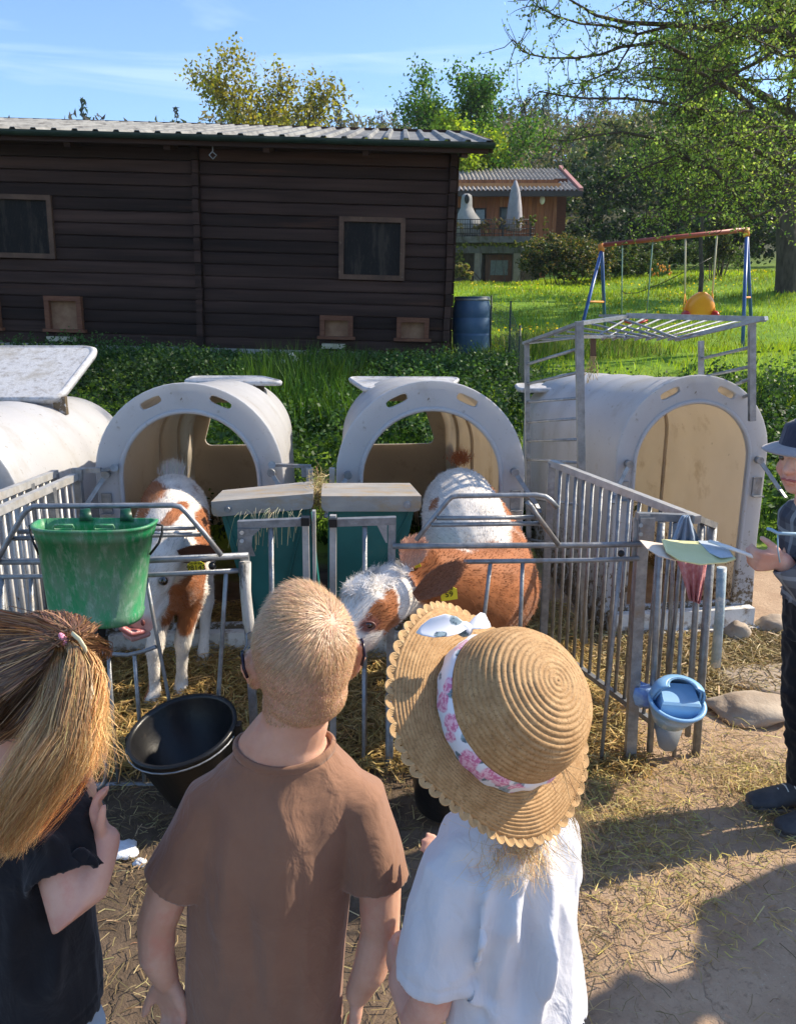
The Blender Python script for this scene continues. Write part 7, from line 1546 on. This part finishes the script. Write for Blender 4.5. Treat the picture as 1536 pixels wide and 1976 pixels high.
def tail(n, path, spread, seed, c, alt, altf, wave=.006, wd=.0011):
    r = np.random.default_rng(seed); K = 9; ctl = np.array([tuple(a) for a in path]); m = len(ctl); us = np.linspace(0, m-1, K); off = r.normal(size=(n, 3)); off /= np.maximum(1, np.linalg.norm(off, axis=1, keepdims=True)/1.6); strand = r.integers(0, 46, n); so = r.normal(size=(46, 3)); off = off*.45+so[strand]*.75
    Ls = r.uniform(.62, 1.06, n); pts = np.zeros((n, K, 3)); spr = np.array(spread); ph0 = so[strand][:, 0]*9
    for k_ in range(K):
        u = np.clip(us[k_]*Ls, 0, m-1.001); i = u.astype(int); f = (u-i)[:, None]; f = f; c_ = ctl[i]*(1-f)+ctl[i+1]*f; s_ = (spr[i]*(1-f[:, 0])+spr[i+1]*f[:, 0])[:, None]; t = k_/(K-1)
        pts[:, k_] = c_+off*s_*[1, .5, .6]+np.stack([np.sin(t*11+ph0), np.cos(t*9+ph0), 0*ph0], 1)*wave*t+r.normal(0, .0022*t, (n, 3))
    nr = off*[1, 1, .2]+np.array([.1, -1.1, .15]); nr /= np.linalg.norm(nr, axis=1, keepdims=True)
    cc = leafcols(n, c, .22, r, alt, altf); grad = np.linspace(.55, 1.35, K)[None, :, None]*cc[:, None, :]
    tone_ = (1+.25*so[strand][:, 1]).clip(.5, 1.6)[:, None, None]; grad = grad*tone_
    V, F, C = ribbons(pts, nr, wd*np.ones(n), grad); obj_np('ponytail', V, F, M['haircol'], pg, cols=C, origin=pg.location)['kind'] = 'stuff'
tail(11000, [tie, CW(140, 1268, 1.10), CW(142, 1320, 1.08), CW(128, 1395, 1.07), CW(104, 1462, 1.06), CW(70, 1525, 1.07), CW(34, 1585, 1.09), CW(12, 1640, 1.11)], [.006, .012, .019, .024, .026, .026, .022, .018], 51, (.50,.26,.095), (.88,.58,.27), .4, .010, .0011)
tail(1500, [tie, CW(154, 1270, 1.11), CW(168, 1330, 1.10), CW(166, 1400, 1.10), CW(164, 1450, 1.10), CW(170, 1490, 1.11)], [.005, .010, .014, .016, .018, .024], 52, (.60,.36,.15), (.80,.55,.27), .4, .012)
mb = MB(); mb.ell(tie+Vector((.004,-.012,.006)), (.006, .006, .018), Matrix.Rotation(R(-25), 3, 'Y'), 12, 8); tag(mb.build('hair_tie', mat('pink_elastic', (.80,.30,.42), rough=.5)), 'pink hair tie holding the blond ponytail', 'hair tie')
hc_ = MB().tube([CW(140, 1222, 1.10), CW(154, 1234, 1.095), CW(164, 1250, 1.095), CW(168, 1268, 1.10)], [(.002,.004)]*4, 8); tag(hc_.build('hair_clip', mat('cream_clip', (.72,.62,.38), rough=.35)), 'cream hair clip above the ear of the ponytail girl', 'hair clip')

# ---- person in hat and flannel shirt at the right edge
mp_ = empty('person', (1.17, 2.17, 0), 'person in hat, checked flannel and black trousers reaching out a fan at the right edge', 'person')
ph2 = Vector((1.125, 2.15, 1.118)); Rm_ = Matrix.Rotation(R(118), 3, 'Z')
mb = MB(); head_mesh(mb, ph2, Rm_, 1.0); ears2(mb, ph2, Rm_, 1.0, .008)
mb.limb([ph2+Vector((.02,.0,-.05)), (1.15,2.16,.99), (1.16,2.17,.93)], [.05, .05, .065], 16)
mb.loft([ellring((1.205,2.18,.72), .07, .11), ellring((1.19,2.18,.80), .09, .12), ellring((1.17,2.18,.92), .08, .12), ellring((1.165,2.18,.96), .06, .09)])
HW = P(1508, 1082, 2.08); A2 = [(1.15,2.08,.90), (1.16,2.04,.80), (1.165,2.05,.735), (1.12,2.07,.75), tuple(HW)]; mb.limb(A2, [.038, .036, .034, .030, .026], 12); hand(mb, HW, (-1, -.15, .05), (0, -.3, 1), 1.2, 2.3, .02)
mb.limb([(1.18,2.28,.90), (1.20,2.30,.78), (1.22,2.31,.68)], [.038, .034, .026], 12); hand(mb, (1.23,2.31,.66), (.05, .1, -1), (0, -1, 0), 1.1, .6, .1)
for s in (-1, 1): mb.limb([(1.215,2.17+s*.05,.66), (1.225,2.17+s*.055,.36), (1.265,2.15+s*.055,.08)], [.045, .034, .028], 12)
place(remesh(mb, 'body', .0048, 3), 'body', M['skin2'], mp_)
mb = MB(); tor = [(1.205,2.175,.700,.086,.128), (1.205,2.175,.692,.092,.134), (1.203,2.175,.74,.092,.134), (1.193,2.178,.82,.094,.134), (1.182,2.18,.89,.092,.136), (1.167,2.18,.94,.082,.122), (1.160,2.175,.97,.062,.085), (1.156,2.17,.985,.058,.06)]
mb.loft([ellring(t[:3], t[3], t[4], R(-8), 28, sq=.92) for t in tor])
sleeve(mb, [(1.16,2.09,.93), (1.155,2.05,.86), (1.165,2.035,.78), (1.165,2.045,.735), (1.135,2.055,.735), tuple(P(1516, 1088, 2.07))], [(.046,.05), (.050,.05), (.050,.05), (.048,.048), (.045,.043), (.040,.037)]); sleeve(mb, [(1.17,2.27,.93), (1.185,2.30,.86), (1.20,2.305,.78), (1.215,2.31,.70)], [(.046,.05), (.05,.05), (.046,.046), (.042,.042)])
fl = remesh(mb, 'flannel_shirt', .0045, 4); dfx(fl, (), .009, (12, 12, 8), 31)
def plaid():
    m = mat('checked_flannel', (.13,.14,.16), rough=.9); nt = m.node_tree; N = nt.nodes; L = nt.links; b = N['Principled BSDF']; tc = N.new('ShaderNodeTexCoord'); sx = N.new('ShaderNodeSeparateXYZ'); L.new(tc.outputs['Object'], sx.inputs[0]); prev = None
    for ax, per, wdt, c in (('Y', 34, .55, (.03,.035,.055)), ('Z', 34, .55, (.03,.035,.055)), ('Z', 34, -.80, (.30,.33,.36)), ('Y', 34, -.80, (.30,.33,.36))):
        mu = N.new('ShaderNodeMath'); mu.operation = 'MULTIPLY'; mu.inputs[1].default_value = per*2; L.new(sx.outputs[ax], mu.inputs[0]); s = N.new('ShaderNodeMath'); s.operation = 'SINE'; L.new(mu.outputs[0], s.inputs[0]); g = N.new('ShaderNodeMath'); g.operation = 'GREATER_THAN' if wdt > 0 else 'LESS_THAN'; g.inputs[1].default_value = wdt*.5 if wdt > 0 else wdt-.12; L.new(s.outputs[0], g.inputs[0])
        f = N.new('ShaderNodeMath'); f.operation = 'MULTIPLY'; f.inputs[1].default_value = .6; L.new(g.outputs[0], f.inputs[0]); x = N.new('ShaderNodeMixRGB'); L.new(f.outputs[0], x.inputs[0]); x.inputs[2].default_value = C4(c)
        if prev is None: x.inputs[1].default_value = (.12,.13,.15,1)
        else: L.new(prev, x.inputs[1])
        prev = x.outputs[0]
    L.new(prev, b.inputs['Base Color']); return m
place(fl, 'flannel_shirt', plaid(), mp_)
mb = MB(); mb.loft([ellring((1.205,2.175,.73), .080, .12), ellring((1.21,2.175,.66), .082, .125), ellring((1.215,2.175,.58), .08, .12)])
for s in (-1, 1): mb.limb([(1.215,2.17+s*.055,.64), (1.225,2.17+s*.058,.36), (1.250,2.16+s*.058,.20), (1.265,2.145+s*.058,.07)], [.070, .056, .052, .052], 16)
tr_ = remesh(mb, 'trousers', .005, 4); dfx(tr_, (), .009, (14, 14, 18), 33); place(tr_, 'trousers', fabric('black_denim', (.008,.009,.013), (.018,.02,.026), .85, .1), mp_)
shoes(mp_, [(1.265,2.085,0), (1.235,2.20,0)], [(-1,-.12,0), (-1,.0,0)], mat('dark_trainer', (.035,.037,.045), (.10,.10,.105), 9, .6, 0, .5, 60), mat('trainer_sole', (.12,.11,.10), (.22,.20,.17), 9, .8), 1.22)
Tm = lambda x, y, z: Rm_ @ Vector((x, y, z))+ph2
for s in (-1, 1): MB().ell(Tm(s*.031, .082, .002), (.010, .010, .009), n=12, m=8).build('eye', eyem, mp_); MB().tube([Tm(s*.045, .082, .014), Tm(s*.03, .090, .018), Tm(s*.015, .091, .015)], .0028, 6).build('eyebrow', mat('brow_brown', (.16,.10,.06), rough=.9), mp_)
MB().tube([Tm(-.022, .088, -.055), Tm(-.01, .0945, -.053), Tm(.01, .0945, -.053), Tm(.022, .088, -.055)], .0036, 6).build('lips', mat('lip_pink', (.40,.11,.10), rough=.45), mp_)
hatg = empty('brimmed_hat', Tm(0, 0, .05), 'small dark hat with pale curved brim on the person at the right', 'hat'); mb = MB(); mb.lathe([(0, .105), (.05, .103), (.078, .085), (.086, .045), (.088, .030)], 32, ph2, Rm_); mb.build('crown', fabric('navy_felt', (.025,.028,.05), (.04,.042,.07)), hatg)
mb = MB(); mb.lathe([(.086, .034), (.105, .030), (.128, .020), (.130, .017), (.126, .014), (.100, .024), (.086, .028)], 40, ph2, Rm_); mb.build('brim', fabric('grey_felt', (.28,.24,.25), (.36,.32,.32)), hatg)
mb = MB(); rgs = []
MB().lathe([(0, .135), (.02, .132), (.045, .11), (.05, .095)], 20, ph2, Rm_).build('crown_top', fabric('straw_grey', (.42,.38,.32), (.5,.46,.4)), hatg)
# cord on the shirt
MB().tube([P(1480, 1020, 2.05), P(1487, 1022, 2.04), P(1500, 1029, 2.03), P(1520, 1030, 2.03), P(1560, 1031, 2.03)], .0045, 6).tube([P(1500, 1030, 2.03), P(1500, 1060, 2.03), P(1504, 1085, 2.03)], .002, 5).build('pale_blue_cord', mat('pale_blue_cord', (.30,.45,.55), rough=.6), mp_)
# fan of rounded boards with white handle
fan = empty('hand_fan', P(1330, 1060, 2.06), 'pale yellow and blue paddle shaped fan with a white handle held over the end panel', 'fan')
def paddle(pts, Y0, th, m, nm):
    rg = [P(a, b, y) for a, b, y in pts]; MB().loft([[p-Vector((0,0,th)) for p in rg], rg]).build(nm, m, fan)
paddle([(1234, 1042, 2.14), (1262, 1046, 2.20), (1300, 1052, 2.20), (1330, 1060, 2.16), (1330, 1078, 2.08), (1300, 1080, 2.04), (1270, 1072, 2.05), (1248, 1058, 2.09)], 0, .003, mat('cream_board', (.62,.50,.40), (.68,.56,.45), 9, .6), 'back_board')
paddle([(1276, 1040, 2.16), (1310, 1043, 2.22), (1345, 1046, 2.22), (1380, 1046, 2.20), (1404, 1056, 2.14), (1419, 1078, 2.05), (1400, 1084, 2.01), (1350, 1088, 1.99), (1310, 1080, 2.01), (1285, 1064, 2.07)], 0, .004, mat('pale_yellow_board', (.62,.60,.28), (.70,.68,.36), 6, .5), 'front_board')
paddle([(1346, 1043, 2.195), (1384, 1044, 2.19), (1402, 1054, 2.135), (1414, 1074, 2.06), (1390, 1076, 2.03), (1368, 1066, 2.09)], 0, .002, mat('grey_blue_print', (.40,.47,.54), (.50,.55,.60), 20, .6), 'printed_field')
MB().tube([P(1368, 1044, 2.14), P(1405, 1056, 2.10), P(1425, 1064, 2.09), P(1452, 1074, 2.08), P(1500, 1086, 2.08)], [(.009, .004), (.010, .005), (.006, .005), (.0055, .0055), (.0055, .0055)], 10).build('handle', M['white_paint'], fan)

# air
hz = bpy.data.materials.new('thin_haze'); hz.use_nodes = True; hn = hz.node_tree; hn.nodes.remove(hn.nodes['Principled BSDF']); pv = hn.nodes.new('ShaderNodeVolumePrincipled'); pv.inputs['Density'].default_value = HAZE; pv.inputs['Color'].default_value = (.80,.88,1,1); pv.inputs['Anisotropy'].default_value = .2; hn.links.new(pv.outputs[0], hn.nodes['Material Output'].inputs['Volume'])
ho = MB().box((0, 165, 22), (960, 480, 48)).build('haze', hz); ho['kind'] = 'stuff'; ho['label'] = 'thin bluish haze over the hillside'
# ---- grown-up beside the camera whose shadow falls across the yard
ad = empty('person', (2.55, 2.05, 0), 'adult in dark clothes standing just outside the right edge, casting the big shadow', 'person')
AX, AY = 2.50, 2.05
mb = MB(); hA = Vector((AX, AY, 1.60)); RA_ = Matrix.Rotation(R(100), 3, 'Z'); head_mesh(mb, hA, RA_, 1.12); ears2(mb, hA, RA_, 1.12); mb.limb([hA+Vector((0,0,-.06)), (AX, AY, 1.46), (AX, AY, 1.38)], [.055, .055, .08], 14)
for s in (-1, 1): mb.limb([(AX, AY+s*.21, 1.35), (AX-.03, AY+s*.26, 1.08), (AX-.12, AY+s*.14, .92)], [.05, .042, .03], 12); hand(mb, (AX-.12, AY+s*.14, .92), (-.5, -s*.6, -.3), (0, 0, 1), 1.35, .6)
place(remesh(mb, 'body', .008, 3), 'body', M['skin2'], ad)
mb = MB(); mb.loft([ellring((AX, AY, z), a, b) for z, a, b in ((.82,.14,.20), (1.0,.13,.18), (1.2,.14,.20), (1.36,.12,.21), (1.43,.07,.12))]); 
for s in (-1, 1): mb.limb([(AX, AY+s*.19, 1.36), (AX-.02, AY+s*.25, 1.12)], [.065, .06], 12)
place(remesh(mb, 'jacket', .01, 3), 'jacket', fabric('dark_jacket', (.03,.035,.04), (.05,.055,.06)), ad)
mb = MB()
for s in (-1, 1): mb.limb([(AX, AY+s*.09, .86), (AX, AY+s*.11, .5), (AX+.01, AY+s*.12, .08)], [.105, .075, .06], 14)
place(remesh(mb, 'trousers', .01, 3), 'trousers', fabric('blue_denim', (.04,.06,.10), (.06,.09,.14)), ad); shoes(ad, [(AX, AY-.12, 0), (AX, AY+.12, 0)], [(-1, 0, 0), (-1, 0, 0)], greysh, sole, 1.4)
